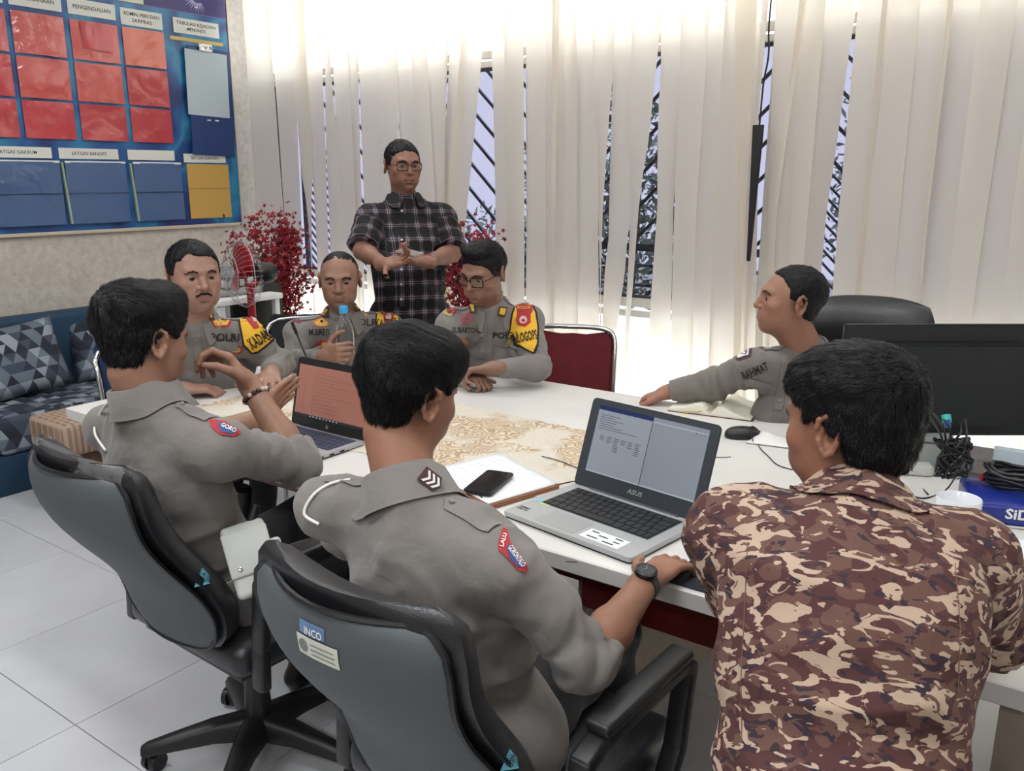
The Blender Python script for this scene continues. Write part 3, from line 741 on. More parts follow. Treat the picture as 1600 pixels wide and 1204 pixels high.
def make_hair(per, C, M, s, h, par):
    hr = h['hair']; t = hr.get('t', .008); wd = h.get('wide', 1.)
    S = SDF((-.12, -.16, -.14), (.12, .15, .17), hr.get('res', .0035))
    S.ell((0, -.016, .034), (.0735*wd+t, .092+t, .080+t), k=.01); S.ell((0, .012, .005), (.068*wd+t, .078+t, .085+t), k=.02)
    S.ell((0, -.035, -.035), (.055*wd+t*.6, .055+t*.5, .055), k=.02)
    for c, r in hr.get('adds', ()): S.ell(c, r, k=.025)
    for c, r, k in hr.get('subs', ()): S.ell(c, r, k=k, sub=True)
    # face opening, ears and nape
    fz = hr.get('front', .066); fy = hr.get('side', .028)
    S.ell((0, .150, fz-.105), (.115, .150-fy+.0, .105), k=.006, sub=True, power=3.2)
    ez, er = hr.get('ear', (-.060, .070))
    for q in (-1, 1): S.ell((q*.085, .010, ez), (.045, .045, er), k=.006, sub=True)
    S.cut((0, 0, hr.get('nape', -.075)), (0, .25, -1))
    X, Y, Z = S.ax[0][:, None, None], S.ax[1][None, :, None], S.ax[2][None, None, :]
    gx, gy, gz = np.meshgrid(*S.ax, indexing='ij'); S.g = S.g+(noise3(np.stack([gx.ravel()*150, gy.ravel()*150, gz.ravel()*60], 1)).reshape(S.g.shape)*hr.get('rag', .0022)).astype(np.float32)
    S.g = (S.g + np.clip(.012-gz, 0, .1)*hr.get('taper', .10)).astype(np.float32)
    if hr.get('wave'):
        a, f = hr['wave']; S.g = S.g + a*np.sin(X*f+Z*f*.6+np.sin(Y*f*.5)*2)*np.clip((Z+.02)/.05, 0, 1)
    V, F = S.mesh(); V = relax(V, F, 2); N = normals(V, F)
    V = V + N*(noise3(V*np.array((140, 60, 60)))*hr.get('rough', .0012))[:, None]
    Wd = np.array(C)+(V*s) @ np.array(M).T
    o = np_mesh('hair', Wd, F, M_HAIR, par)
    ns = hr.get('strands', 0)
    if ns:
        rng = np.random.RandomState(hr.get('seed', 1)); bv = bvh_of(V, F); vs, fs = [], []
        whorl = Vector(hr.get('whorl', (.01, -.06, .11))); comb = Vector(hr.get('comb', (0, .6, 0)))
        pick = rng.choice(len(V), ns); Nn = N; Ls = hr.get('len', .035); wdt = hr.get('w', .0011)
        for i in pick:
            p = Vector(V[i]); n = Vector(Nn[i])
            if n.z < -.6: continue
            d = (p-whorl); d.normalize(); top = max(0., min(1., (p.z-.03)/.05)); d = (d*.7+comb*top+Vector((0, 0, -1))*(1-top)*1.1+Vector(rng.normal(0, .16, 3)))
            d = d-n*d.dot(n)
            if d.length < .05: continue
            d.normalize(); L = Ls*rng.uniform(.6, 1.25)*(.45+.55*top); lift = rng.uniform(.0004, hr.get('lift', .0025)); row = []
            K = 5
            for q in range(K):
                u = q/(K-1); hgt = lift*math.sin(min(1, u*1.3)*1.6); side = d.cross(n); side.normalize(); ww = wdt*(1-u*.75)
                row.append((p+n*hgt-side*ww, p+n*hgt+side*ww))
                p2 = p+d*(L/(K-1)); h2 = bv.find_nearest(p2)
                if h2[0] is None or (h2[0]-p2).length > .012: n2 = n; pn = p2
                else: n2 = h2[1]; pn = h2[0]
                if n2.dot(n) < 0: n2 = n
                p = pn; n = n2; d = (d+Vector((0, 0, -.12))*(1-top)); d = d-n*d.dot(n); d.normalize()
            b0 = len(vs)
            for a_, b_ in row: vs += [a_, b_]
            fs += [(b0+2*q, b0+2*q+1, b0+2*q+3, b0+2*q+2) for q in range(K-1)]
        A = np.array([tuple(v) for v in vs]); A = np.array(C)+(A*s) @ np.array(M).T
        st = np_mesh('hair_strands', A, np.array(fs), M_HAIR, o); st['kind'] = 'stuff'
    return o

def brow_like(name, bvh, C, M, s, pts, n, length, par, seed, w=.0009, m=None):
    """short hairs laid along a curve of the face (brows, moustache)"""
    rng = random.Random(seed); vs, fs = [], []; Mx = Matrix(M)
    for _ in range(n):
        t = rng.random()*(len(pts)-1); i = int(t); f = t-i; a, b = Vector(pts[i]), Vector(pts[min(i+1, len(pts)-1)])
        c = a.lerp(b, f); d = (b-a).normalized(); th = c.z
        o = Vector((c.x, c.y+.03, c.z+rng.uniform(-1, 1)*(.0028 if 'brow' in name else .0032))); dl = (d+Vector((0, 0, rng.uniform(-.2, .5) if 'brow' in name else -rng.uniform(.6, 1.6)))).normalized()*length*rng.uniform(.7, 1.2)
        r = []
        for q in (0, 1):
            p = o+dl*q; wp = Vector(C)+Mx @ (p*s); h = bvh.ray_cast(wp, -(Mx @ Vector((0, 1, 0))), .1)
            if h[0] is None: break
            r.append(h[0]+h[1]*(.0008+.0012*q))
        if len(r) < 2: continue
        sd = (Mx @ Vector((0, 0, 1))) if abs(dl.normalized().z) < .7 else (Mx @ Vector((1, 0, 0))); k = len(vs)
        vs += [r[0]-sd*w, r[0]+sd*w, r[1]+sd*w*.4, r[1]-sd*w*.4]; fs.append((k, k+1, k+2, k+3))
    o = mesh(name, vs, fs, m or M_HAIR, par); o['kind'] = 'stuff'; return o

def eyes(C, M, s, par, gaze=(0, 1, 0)):
    Mx = Matrix(M)
    for q in (-1, 1):
        bm = bmesh.new(); bmesh.ops.create_uvsphere(bm, u_segments=16, v_segments=12, radius=.0120*s); c = Vector(C)+Mx @ (Vector((q*.0315, .0752, .0015))*s)
        g = (Mx @ Vector(gaze)).normalized(); rot = frame3(z=g, x=(g.y, -g.x, .01))
        for v in bm.verts: v.co = rot @ v.co + c
        for f in bm.faces: f.material_index = 1 if (f.calc_center_median()-c).normalized().dot(g) > .77 else 0
        bm_obj('eye', bm, [M_EYE, M_IRIS], par, smooth=True)

def glasses(C, M, s, par, half=False, w_=.0255, hh=.0175, m=None):
    Mx = Matrix(M); m = m or M_SPEC
    def T(p): return Vector(C)+Mx @ (Vector(p)*s)
    g = None
    for q in (-1, 1):
        pts = [T((q*.034+u, .1045-abs(u+q*.034)*.14, v)) for u, v in round_rect(w_*2, hh*2, .009, 4)]; pts = [p for p in pts]
        low = pts
        o = tube('glasses_frame' if g is None else 'glasses_rim', pts, .0021*s if not half else .0017*s, m, par if g is None else g, 6, True)
        if g is None: g = o
        bm = bmesh.new(); bm.faces.new([bm.verts.new(p) for p in pts]); bm_obj('lens', bm, M_LENS, g)
        tube('temple', [T((q*.0605, .094, .006)), T((q*.0725, .06, .006)), T((q*.077, .0, .004)), T((q*.078, -.018, -.006))], .0015*s, m, g, 5)
    tube('bridge', smooth_path([T((-.0105, .104, .004)), T((0, .107, .007)), T((.0105, .104, .004))], 4), .0013*s, m, g, 5)
b = NB('spectacle lens'); tr = b.n('ShaderNodeBsdfTransparent'); tr.inputs[0].default_value = (.9, .9, .92, 1); gl = b.n('ShaderNodeBsdfGlossy'); gl.inputs['Roughness'].default_value = .05
mx = b.n('ShaderNodeMixShader'); mx.inputs[0].default_value = .07; b.l(tr.outputs[0], mx.inputs[1]); b.l(gl.outputs[0], mx.inputs[2]); b.l(mx.outputs[0], b.out.inputs[0]); M_LENS = b.m

def person(p):
    """builds body, shirt, trousers, shoes and hair; returns what later pieces are laid on"""
    j = p['j']; H = p['head']; s = H.get('s', 1.); bulk = p.get('bulk', 1.)
    C = j['head']; M = H['M']; neck, pel = j['neck'], j['pelvis']; sR, sL = j['shR'], j['shL']; mid = j.get('mid', (neck+pel)/2)
    t = thing('person', p['label'], 'person', (pel.x, pel.y, 0))
    xax = (sR-sL).normalized(); hw = (sR-sL).length/2
    def spine(u): return pel*(1-u)**2+mid*2*u*(1-u)+neck*u*u if 'mid' not in j else (pel*(1-u)**2+(mid*2-(pel+neck)/2)*2*u*(1-u)+neck*u*u)
    def sframe(u):
        z = (spine(min(1, u+.05))-spine(max(0, u-.05))).normalized(); hipx = (j['hipR']-j['hipL']).normalized() if 'hipR' in j else xax
        x = (hipx*(1-u)+xax*u).normalized(); y = z.cross(x).normalized(); x = y.cross(z); return np.array(Matrix((x, y, z)).transposed())
    def torso(S, g, belly=1.):
        k = .04
        for u, rx, ry, rz in ((.02, .150, .110, .11), (.26, .138, .104*belly, .13), (.46, .150, .100, .13), (.62, .160, .084, .095)):
            m_ = sframe(u); c = np.array(spine(u))+m_[:, 1]*(.008 if u < .7 else .0)
            S.ell(c, (rx*bulk*hw/.185+g, ry*bulk+g, rz+g), m_, k=k)
        nb = np.array(neck)
        for sh in (sR, sL):
            S.cone(nb-sframe(1)[:, 2]*.006, sh, .034+g, .044+g*.8, k=.035); S.cone(spine(.72), sh, .052*bulk+g, .038+g, k=.03)
    def bb(pts, pad): a = np.array([tuple(q) for q in pts]); return a.min(0)-pad, a.max(0)+pad
    parts = []
    # head and neck
    up_ = np.array(M)[:, 2]; nk = Vector(C)+Matrix(M) @ (Vector((0, -.020, -.075))*s)
    lo, hi = bb([C, neck], .15*s); S = SDF(lo, hi, H.get('res', .0026)*s)
    sdf_head(S, C, M, s, H); S.cone(nk, neck, .051*s*H.get('neck', 1), .058*s*H.get('neck', 1), k=.025); S.cone(Vector(C)+Matrix(M) @ (Vector((0, .02, -.07))*s), neck, .036*s, .045*s, k=.03)
    parts.append((S, False))
    # torso, kept inside the clothes
    lo, hi = bb([neck, pel, sR, sL], .22); S = SDF(lo, hi, .012); torso(S, -.016); S.cone(neck, spine(.9), .045, .045, k=.03)
    legs = 'kneeR' in j
    parts.append((S, True))
    tips = {}
    for sd, q in (('R', 1), ('L', -1)):
        sh, el, wr = j['sh'+sd], j['el'+sd], j['wr'+sd]; hd = p['hand'+sd]
        lo, hi = bb([sh, el, wr, wr+Vector(hd['f']).normalized()*.19*s], .075); S = SDF(lo, hi, p.get('handres', .0036))
        S.cone(sh, el, .044*bulk, .038, k=.02); m1 = el.lerp(wr, .3); thin = .031 if p['shirt'].get('sleeve') == 'long' else .038; S.cone(el, m1, thin, thin, k=.02); S.cone(m1, wr, thin, .0245*s, k=.02)
        tips[sd] = sdf_hand(S, wr, hd['f'], hd['palm'], q, s*hd.get('s', 1), hd.get('curl', (.5, .5, .55, .6)), hd.get('thumb', (.3, .2)), hd.get('spread', .05))
        parts.append((S, True))
    if legs:
        allp = [j[k_+sd] for k_ in ('hip', 'knee', 'ank') for sd in 'RL']+[pel]; lo, hi = bb(allp, .12); S = SDF(lo, hi, .014)
        for sd in 'RL': S.cone(j['hip'+sd], j['knee'+sd], .068, .048, k=.02); S.cone(j['knee'+sd], j['ank'+sd], .045, .034, k=.02); S.cone(pel, j['hip'+sd], .09, .07, k=.03)
        parts.append((S, True))
    Vs, Fs, body = [], [], []; off = 0
    for S, b_ in parts:
        V, F = S.mesh(); V = relax(V, F, 1, .4) if b_ else V
        Vs.append(V); Fs.append(F+off); off += len(V); body.append(np.full(len(V), b_))
    hv, hf = Vs[0], Fs[0]
    V = np.concatenate(Vs); F = np.concatenate(Fs); isb = np.concatenate(body)
    bo = np_mesh('body', V, F, M_SKIN, t, attrs={'Col': ('FLOAT_COLOR', skin_colour(V, C, M, s, H, isb))})
    eyes(C, M, s, bo, H.get('gaze', (0, 1, -.08)))
    hb = bvh_of(hv, hf)
    if H.get('brow', True):
        for q in (-1, 1):
            brow_like('eyebrow', hb, C, M, s, [(q*.014, .09, .0205), (q*.026, .09, .0245), (q*.038, .085, .0235), (q*.048, .075, .0175)], H.get('brows', 60), .006, bo, 5+q)
    if H.get('moustache'):
        brow_like('moustache', hb, C, M, s, [(-.026, .08, -.0545), (-.012, .09, -.0470), (0, .095, -.0468), (.012, .09, -.0470), (.026, .08, -.0545)], H['moustache'], .005, bo, 11)
    make_hair(p, C, M, s, H, bo)
    # shirt
    sp = p['shirt']; g = sp.get('g', .014)
    pts = [neck, pel, sR, sL, j['elR'], j['elL'], j['wrR'], j['wrL']]; lo, hi = bb(pts, .2)
    lo[2] = max(lo[2], pel.z-.16)
    S = SDF(lo, hi, sp.get('res', .0075)); torso(S, g, sp.get('belly', 1.05))
    hem = sp.get('hem', .06); zf = sframe(0); na0 = (nk-neck).normalized(); S.cone(neck-na0*.07, neck+na0*.026, .082, .071*(s*.5+.5), k=.03)
    S.ell(np.array(pel)-zf[:, 2]*.03, (.165*bulk*hw/.185+g, .122*bulk+g, .12), zf, k=.05)
    kind = sp.get('sleeve', 'long'); cuffs = []
    for sd in 'RL':
        sh, el, wr = j['sh'+sd], j['el'+sd], j['wr'+sd]; a = spine(.8)
        if kind == 'short': e1 = sh.lerp(el, sp.get('len', .72)); S.cone(sh, e1, .047*bulk+g*.6, .052*bulk+g*.7, k=.025); cuffs.append((sh, e1))
        else:
            S.cone(sh, el, .047*bulk+g*.5, .042+g*.5, k=.025); f_ = .93 if kind == 'long' else sp.get('roll', .25); e1 = el.lerp(wr, f_)
            if isinstance(sp.get('rolls'), dict) and sd in sp['rolls']: e1 = el.lerp(wr, sp['rolls'][sd])
            r1 = .042+g*.5; r2 = (.030+g*.5) if kind == 'long' else .046+g*.5; S.cone(el, e1, r1, r2, k=.02); cuffs.append((el, e1))
    for a_, e1 in cuffs:
        if kind == 'rolled': dd_ = (e1-a_).normalized(); S.cone(e1-dd_*.045, e1+dd_*.02, .0535, .053, k=.002)
    for a_, e1 in cuffs:                                     # flat cuff ends
        n = (e1-a_).normalized(); L = (e1-a_).length
        sl, X, Y, Z = S._win(np.array(e1)-.09, np.array(e1)+.09, .0); d = (X-e1.x)*n.x+(Y-e1.y)*n.y+(Z-e1.z)*n.z
        near = np.sqrt((X-e1.x)**2+(Y-e1.y)**2+(Z-e1.z)**2) < .085
        S.g[sl] = np.where(near, np.maximum(S.g[sl], d), S.g[sl])
    # open the neck and cut the hem
    nz = sframe(.97)[:, 2]
    hc = np.array(pel)-zf[:, 2]*hem; S.cut(hc, -zf[:, 2])
    V, F = S.mesh(); V = relax(V, F, 2, .5); N = normals(V, F)
    # folds: creases gathered round elbows, armpits and waist
    A = np.zeros(len(V)); amp = sp.get('fold', 1.)*1.7
    def crease(c, sig, axis, am, fr=34, seed=0):
        ax_ = np.array(Vector(axis).normalized()); w_ = np.exp(-(((V-np.array(c))**2).sum(1))/(2*sig*sig)); al = (V-np.array(c)) @ ax_
        q = V*9+ax_*(al*fr)[:, None]-ax_*(al*9)[:, None]+seed*3.7; n_ = noise3(q+40); return w_*am*(1-2.4*np.abs(n_))
    for k_, sd in enumerate('RL'):
        sh, el, wr = j['sh'+sd], j['el'+sd], j['wr'+sd]
        A += crease(el, .07, (el-sh)+(wr-el)*.5, .0062, 36, k_+1); A += crease(sh.lerp(el, .5), .09, (el-sh)+xax*.1, .0035, 26, k_+3)
        arm = sh.lerp(spine(.7), .35); A += crease(arm, .08, (el-sh)*.6+xax*(-1 if sd == 'R' else 1)*.2, .0045, 26, k_+5)
        if kind != 'long': e1 = cuffs[k_][1]; A += crease(e1, .04, (el-sh if kind == 'short' else wr-el), .0030, 60, k_+9)
    A += crease(spine(.22), .13, Vector(sframe(.2)[:, 2])+xax*.25, .0075, 20, 8); A += crease(spine(.5), .16, Vector(sframe(.5)[:, 2])-xax*.3, .0045, 15, 12); A += noise3(V*7)*.004
    V = V+N*(A*amp)[:, None]
    # pattern coordinates: across / along body or sleeve
    O = np.array(neck); bx, by, bz = np.array(xax), sframe(.6)[:, 1], sframe(.6)[:, 2]; L = np.stack([(V-O) @ bx, (V-O) @ by, (V-O) @ bz], 1); pat = L.copy()
    for sd, sg in (('R', 1), ('L', -1)):
        sh, el = np.array(j['sh'+sd]), np.array(j['el'+sd]); ax_ = (el-sh)/np.linalg.norm(el-sh); dd = V-sh; al = dd @ ax_; rad = np.linalg.norm(dd-al[:, None]*ax_, axis=1)
        outw = ((V-O) @ bx)*sg; m_ = (al > .035) & (rad < .105) & (outw > hw*.86-.02) if kind == 'short' else (al > .05) & (rad < .09) & (outw > hw*.8)
        side = np.cross(ax_, by); side /= np.linalg.norm(side); pat[m_, 0] = (dd @ side)[m_]+3; pat[m_, 2] = -al[m_]; pat[m_, 1] = (dd @ np.cross(side, ax_))[m_]
    so = np_mesh('shirt', V, F, sp['m'], t, attrs={'pat': ('FLOAT_VECTOR', pat)})
    sb = bvh_of(V, F)
    # trousers and shoes
    if legs:
        allp = [j[k_+sd] for k_ in ('hip', 'knee', 'ank') for sd in 'RL']+[pel]; lo, hi = bb(allp, .16); S = SDF(lo, hi, .011)
        S.ell(np.array(pel)-zf[:, 2]*.0, (.162*bulk, .122*bulk, .10), zf, k=.04)
        for sd in 'RL': S.cone(j['hip'+sd], j['knee'+sd], .085*bulk, .064, k=.03); S.cone(j['knee'+sd], j['ank'+sd], .062, .055, k=.02); S.cone(pel, j['hip'+sd], .11, .085, k=.04)
        for sd in 'RL':
            e1 = j['ank'+sd]; n = (e1-j['knee'+sd]).normalized(); sl, X, Y, Z = S._win(np.array(e1)-.08, np.array(e1)+.08, 0); S.g[sl] = np.maximum(S.g[sl], (X-e1.x)*n.x+(Y-e1.y)*n.y+(Z-e1.z)*n.z-.01)
        v2, f2 = S.mesh(); v2 = relax(v2, f2, 2); n2 = normals(v2, f2); v2 = v2+n2*(noise3(v2*16)*.006)[:, None]; np_mesh('trousers', v2, f2, p.get('trousers', M_BLKC), t)
        for sd in 'RL':
            a = j['ank'+sd]; fd = p.get('toe'+sd, p.get('toe', Vector((0, 1, 0)))); fd = Vector(fd).normalized()
            S = SDF(np.array(a)-.32, np.array(a)+.32, .010); zz = .036; S.cone((a.x, a.y, max(.07, a.z-.01)), (a.x, a.y, .05), .040, .040, k=.02); b0 = Vector((a.x, a.y, zz))-fd*.03; b1 = b0+fd*.12; b2_ = b0+fd*.205+Vector((0, 0, -.004)); S.cone(b0, b1, .036, .040, k=.02); S.cone(b1, b2_, .040, .030, k=.02); S.cut((0, 0, .003), (0, 0, -1))
            v2, f2 = S.mesh(); v2 = relax(v2, f2, 1); np_mesh('shoe', v2, f2, mat('black shoe leather', (24, 22, 22), .3), t)
    # collar: a stand with its outer leaf folded down, open at the front
    cz = Vector(sframe(.97)[:, 2]); cy = Vector(sframe(.97)[:, 1]); tilt = p.get('collar_tilt', .25); na = (nk-neck).normalized(); cz2 = (na*.75+cz*.25+cy*tilt*.35).normalized(); cx = cy.cross(cz2).normalized(); cy2 = cz2.cross(cx)
    base = neck+na*p.get('collar_up', .026)+cy*.003; rx, ry = p.get('collar_r', (.066, .070)); rx *= s*.5+.5; ry *= s*.5+.5; op = sp.get('open', 22); ring = []; NS = 40; ch = sp.get('ch', .040)
    for q in range(NS+1):
        a = R(90+op+(360-2*op)*q/NS); back = (1-math.sin(a))/2; c_, s_ = math.cos(a), math.sin(a); hgt = ch*(.70+.30*back); tipf = (1-back)**3
        def at(rr, z): return base+cx*(c_*(rx+rr))+cy2*(s_*(ry+rr))+cz2*z
        drop = .024+.022*tipf
        ring.append([at(.0, -.055), at(-.001, hgt*.5), at(.001, hgt-.002), at(.0055, hgt), at(.010, hgt-.004), at(.017+.016*tipf, -.012-drop*.25), at(.020+.026*tipf, -drop), at(.017+.024*tipf, -drop-.0005), at(.009, hgt*.35), at(.004, -.055)])
    vs = [v for r_ in ring for v in r_]; K = len(ring[0]); fs = [(r_*K+q, (r_+1)*K+q, (r_+1)*K+(q+1) % K, r_*K+(q+1) % K) for r_ in range(NS) for q in range(K)]+[tuple(range(K))[::-1], tuple(NS*K+q for q in range(K))]
    # let the leaf rest on the shirt instead of sinking into it
    v3 = []
    for i, v in enumerate(vs):
        if i % K in (5, 6, 7):
            h = sb.find_nearest(v)
            if h[0] is not None and (v-h[0]).dot(h[1]) < .004 and (v-h[0]).length < .045: v = h[0]+h[1]*(.004+.002*(i % K == 6))
        v3.append(v)
    # the collar carries body pattern coordinates too
    cv = np.array([tuple(v) for v in v3]); Lc = np.stack([(cv-O) @ bx, (cv-O) @ by, (cv-O) @ bz], 1)
    bm = bmesh.new(); bvs = [bm.verts.new(v) for v in v3]
    for f in fs: bm.faces.new([bvs[q] for q in f])
    co = bm_obj('collar', bm, sp['m'], so, angle=50); at_ = co.data.attributes.new('pat', 'FLOAT_VECTOR', 'POINT'); at_.data.foreach_set('vector', (Lc+.37).astype(np.float32).ravel())
    return dict(t=t, body=bo, shirt=so, sb=sb, hb=hb, tips=tips, spine=spine, sframe=sframe, x=xax, j=j, s=s, C=C, M=M, V=V, collar=co)

def addpat(o, q, off=(0, 0, 0)):
    Oc = q['j']['neck']; f = q['sframe'](.6); ax_ = (q['x'], Vector(f[:, 1]), Vector(f[:, 2])); dat = []
    for v in o.data.vertices: d = v.co-Oc; dat += [d.dot(ax_[i])+off[i] for i in range(3)]
    a = o.data.attributes.new('pat', 'FLOAT_VECTOR', 'POINT'); a.data.foreach_set('vector', dat)
def epaulette(q, sd, m, ln=.115, wd=.042, button=True):
    j = q['j']; sh = j['sh'+sd]; nk = j['neck']; up = Vector((0, 0, 1)); d = (nk-sh).normalized(); c = sh.lerp(nk, .36)+up*.05
    poly = [(-wd/2, -ln/2), (wd/2, -ln/2), (wd*.42, ln*.36), (0, ln/2), (-wd*.42, ln*.36)]
    n = (up-d*up.dot(d)).normalized(); o = drape('epaulette', q['sb'], poly, c, n, d, m, q['shirt'], .0042, .010)
    if button:
        e = c+d*ln*.36; h = q['sb'].ray_cast(e+n*.08, -n, .2)
        if h[0] is not None: lathe('button', [(0, .003), (.005, .0025), (.006, 0), (.0055, -.004)], h[0]+n*.006, mat('grey button', (120, 116, 112), .4), o, 12, frame3(z=n, x=d))
    return o
def pocket(q, c, n, up, m, w_=.105, h_=.12):
    P_ = drape('chest_pocket', q['sb'], [(-w_/2, h_/2), (-w_/2, -h_/2+.012), (-w_/2+.014, -h_/2), (w_/2-.014, -h_/2), (w_/2, -h_/2+.012), (w_/2, h_/2)], c, n, up, m, q['shirt'], .0025, .013)
    cf = Vector(c)+Vector(up).normalized()*(h_/2-.018)
    F_ = drape('pocket_flap', q['sb'], [(-w_/2-.002, .022), (-w_/2-.002, -.014), (0, -.026), (w_/2+.002, -.014), (w_/2+.002, .022)], cf, n, up, m, q['shirt'], .0052, .013)
    return P_
def wings(w_, h_):
    return [(-w_, h_*.5), (-w_*.5, h_*.25), (-w_*.25, h_), (w_*.25, h_), (w_*.5, h_*.25), (w_, h_*.5), (w_*.7, -h_*.4), (w_*.2, -h_), (-w_*.2, -h_), (-w_*.7, -h_*.4)]
def oval(w_, h_, n=16): return [(w_*math.cos(2*math.pi*k/n), h_*math.sin(2*math.pi*k/n)) for k in range(n)]
def shield(w_, h_): return [(-w_, h_*.75), (-w_*.5, h_), (0, h_*.85), (w_*.5, h_), (w_, h_*.75), (w_*.85, -h_*.3), (0, -h_), (-w_*.85, -h_*.3)]
def badge(name, q, poly, c, n, up, m1, m2=None, inner=.72, thick=.003, par=None):
    o = drape(name, q['sb'], poly, c, n, up, m1, par or q['shirt'], thick, .008)
    if m2: drape('emblem', q['sb'], [(a*inner, b*inner) for a, b in poly], c, n, up, m2, o, thick+.0015, .007)
    return o
def onshirt(q, px, py):
    """where the photo's pixel falls on this person's shirt"""
    d = (P(px, py, 1)-CAM).normalized(); h = q['sb'].ray_cast(CAM, d, 8)
    if h[0] is None: h = q['sb'].find_nearest(P(px, py, (q['j']['neck']-CAM).dot(FW))); return h[0], (h[1] if h[1].dot(d) < 0 else -h[1])
    return h[0], (h[1] if h[1].dot(d) < 0 else -h[1])
Z = Vector((0, 0, 1))
def V3(*a): return Vector(a)
def seated(j, hip, front, knee=.42, side=None, ankle_back=.05, wide=.10):
    x = side or (j['shR']-j['shL']).normalized(); x = Vector((x.x, x.y, 0)).normalized(); f = Vector((front[0], front[1], 0)).normalized()
    j['pelvis'] = hip
    for sd, q in (('R', 1), ('L', -1)):
        j['hip'+sd] = hip+x*q*.085; j['knee'+sd] = hip+x*q*(.085+wide*.6)+f*knee+Z*.02; k = j['knee'+sd]; j['ank'+sd] = Vector((k.x-f.x*ankle_back, k.y-f.y*ankle_back, .10))
    return j
PE = {}
# ---- standing man in plaid
j = dict(head=P(629, 259, 3.9), neck=P(632, 322, 3.95), shR=P(579, 343, 3.88), shL=P(690, 342, 4.0), pelvis=P(640, 490, 4.02), mid=P(638, 415, 3.95),
         elR=P(566, 392, 3.78), elL=P(706, 396, 3.93), wrR=P(601, 412, 3.62), wrL=P(664, 409, 3.70))
pl_ = j['pelvis']; x_ = (j['shR']-j['shL']).normalized()
for sd, q in (('R', 1), ('L', -1)):
    j['hip'+sd] = pl_+x_*q*.09-Z*.02; j['knee'+sd] = pl_+x_*q*.10-Z*.44+hdir(20)*.02; j['ank'+sd] = V3(j['knee'+sd].x, j['knee'+sd].y, .10)
PE['st'] = person(dict(label='standing man in dark plaid short-sleeved shirt and glasses, holding a phone', j=j, bulk=1.12, toe=hdir(20), trousers=M_KHAKI,
    head=dict(M=headframe(26, -3), s=.98, skin=(142, 101, 84), wide=1.02, eye=1.1, mouth=.003, stubble=.2, gaze=(.2, 1, -.1), hair=dict(t=.006, front=.076, side=.030, nape=-.05, rough=.002, strands=2200, w=.0012, len=.018), fade=(-.02, .03)),
    handR=dict(f=hdir(62, 14), palm=hdir(-10, 50), curl=(.2, .35, .5, .6), thumb=(.9, .1), spread=.1), handL=dict(f=hdir(-76, 10), palm=hdir(-20, 70), curl=(.8, .9, .9, .95), thumb=(.3, .3)),
    shirt=dict(m=M_PLAID, sleeve='short', g=.020, len=.86, hem=.10, open=26, belly=1.15), handres=.0032))
# ---- officer at the corner of the table holding the bottle
j = dict(head=P(531, 437, 3.62), neck=P(534, 503, 3.72), shR=P(466, 522, 3.68), shL=P(607, 512, 3.82), mid=P(540, 545, 3.9), elR=P(462, 566, 3.62), elL=P(618, 560, 3.75), wrR=P(506, 556, 3.44), wrL=P(588, 560, 3.6))
seated(j, V3(-3.22, 2.82, .50), (1, -.35))
PE['si'] = person(dict(label='balding officer in grey uniform shirt at the table corner, gripping a water bottle', j=j, bulk=1.06,
    head=dict(M=headframe(7, -4), s=1.03, skin=(148, 110, 92), wide=1.02, eye=1.1, jaw=1.0, stubble=.12, fade=(.0, .02), fadeamt=.6, hair=dict(t=.0022, front=.100, side=.010, nape=-.04, rough=.0006, rag=.0006)),
    handR=dict(f=(P(540, 549, 3.37)-P(508, 556, 3.44)), palm=hdir(165, -10), curl=(1., 1.05, 1.1, 1.1), thumb=(.5, .3)), handL=dict(f=(P(560, 556, 3.5)-P(588, 560, 3.6)), palm=-Z),
    shirt=dict(m=M_UNI, sleeve='long', g=.016, open=24), handres=.0034))
# ---- officer looking down, window side
j = dict(head=P(756, 425, 3.36), neck=P(768, 492, 3.48), shR=P(705, 508, 3.42), shL=P(823, 500, 3.46), mid=P(775, 560, 3.6), elR=P(700, 570, 3.35), elL=P(838, 574, 3.30), wrR=P(722, 585, 3.3), wrL=P(770, 575, 3.22))
seated(j, V3(-2.02, 3.08, .50), (-.1, -1))
PE['su'] = person(dict(label='officer in dark glasses and grey uniform looking down, seated on the red chair', j=j, bulk=1.04,
    head=dict(M=headframe(-34, -17, 4), s=1.0, skin=(142, 106, 90), eye=.6, stubble=.15, fade=(-.02, .03), fadeamt=.5, hair=dict(t=.008, front=.070, side=.026, nape=-.05, rough=.002, adds=(((0, .03, .105), (.058, .06, .028)),), strands=1200, w=.0013, len=.03, comb=(.5, .8, .2), lift=.006)),
    handR=dict(f=hdir(60, -5), palm=-Z, curl=(.9, .95, 1., 1.)), handL=dict(f=(P(742, 578, 3.24)-P(770, 575, 3.22)), palm=hdir(20, -70), curl=(.8, .9, .9, 1.), thumb=(.2, .4)),
    shirt=dict(m=M_UNI, sleeve='long', g=.016, open=26), handres=.0036))
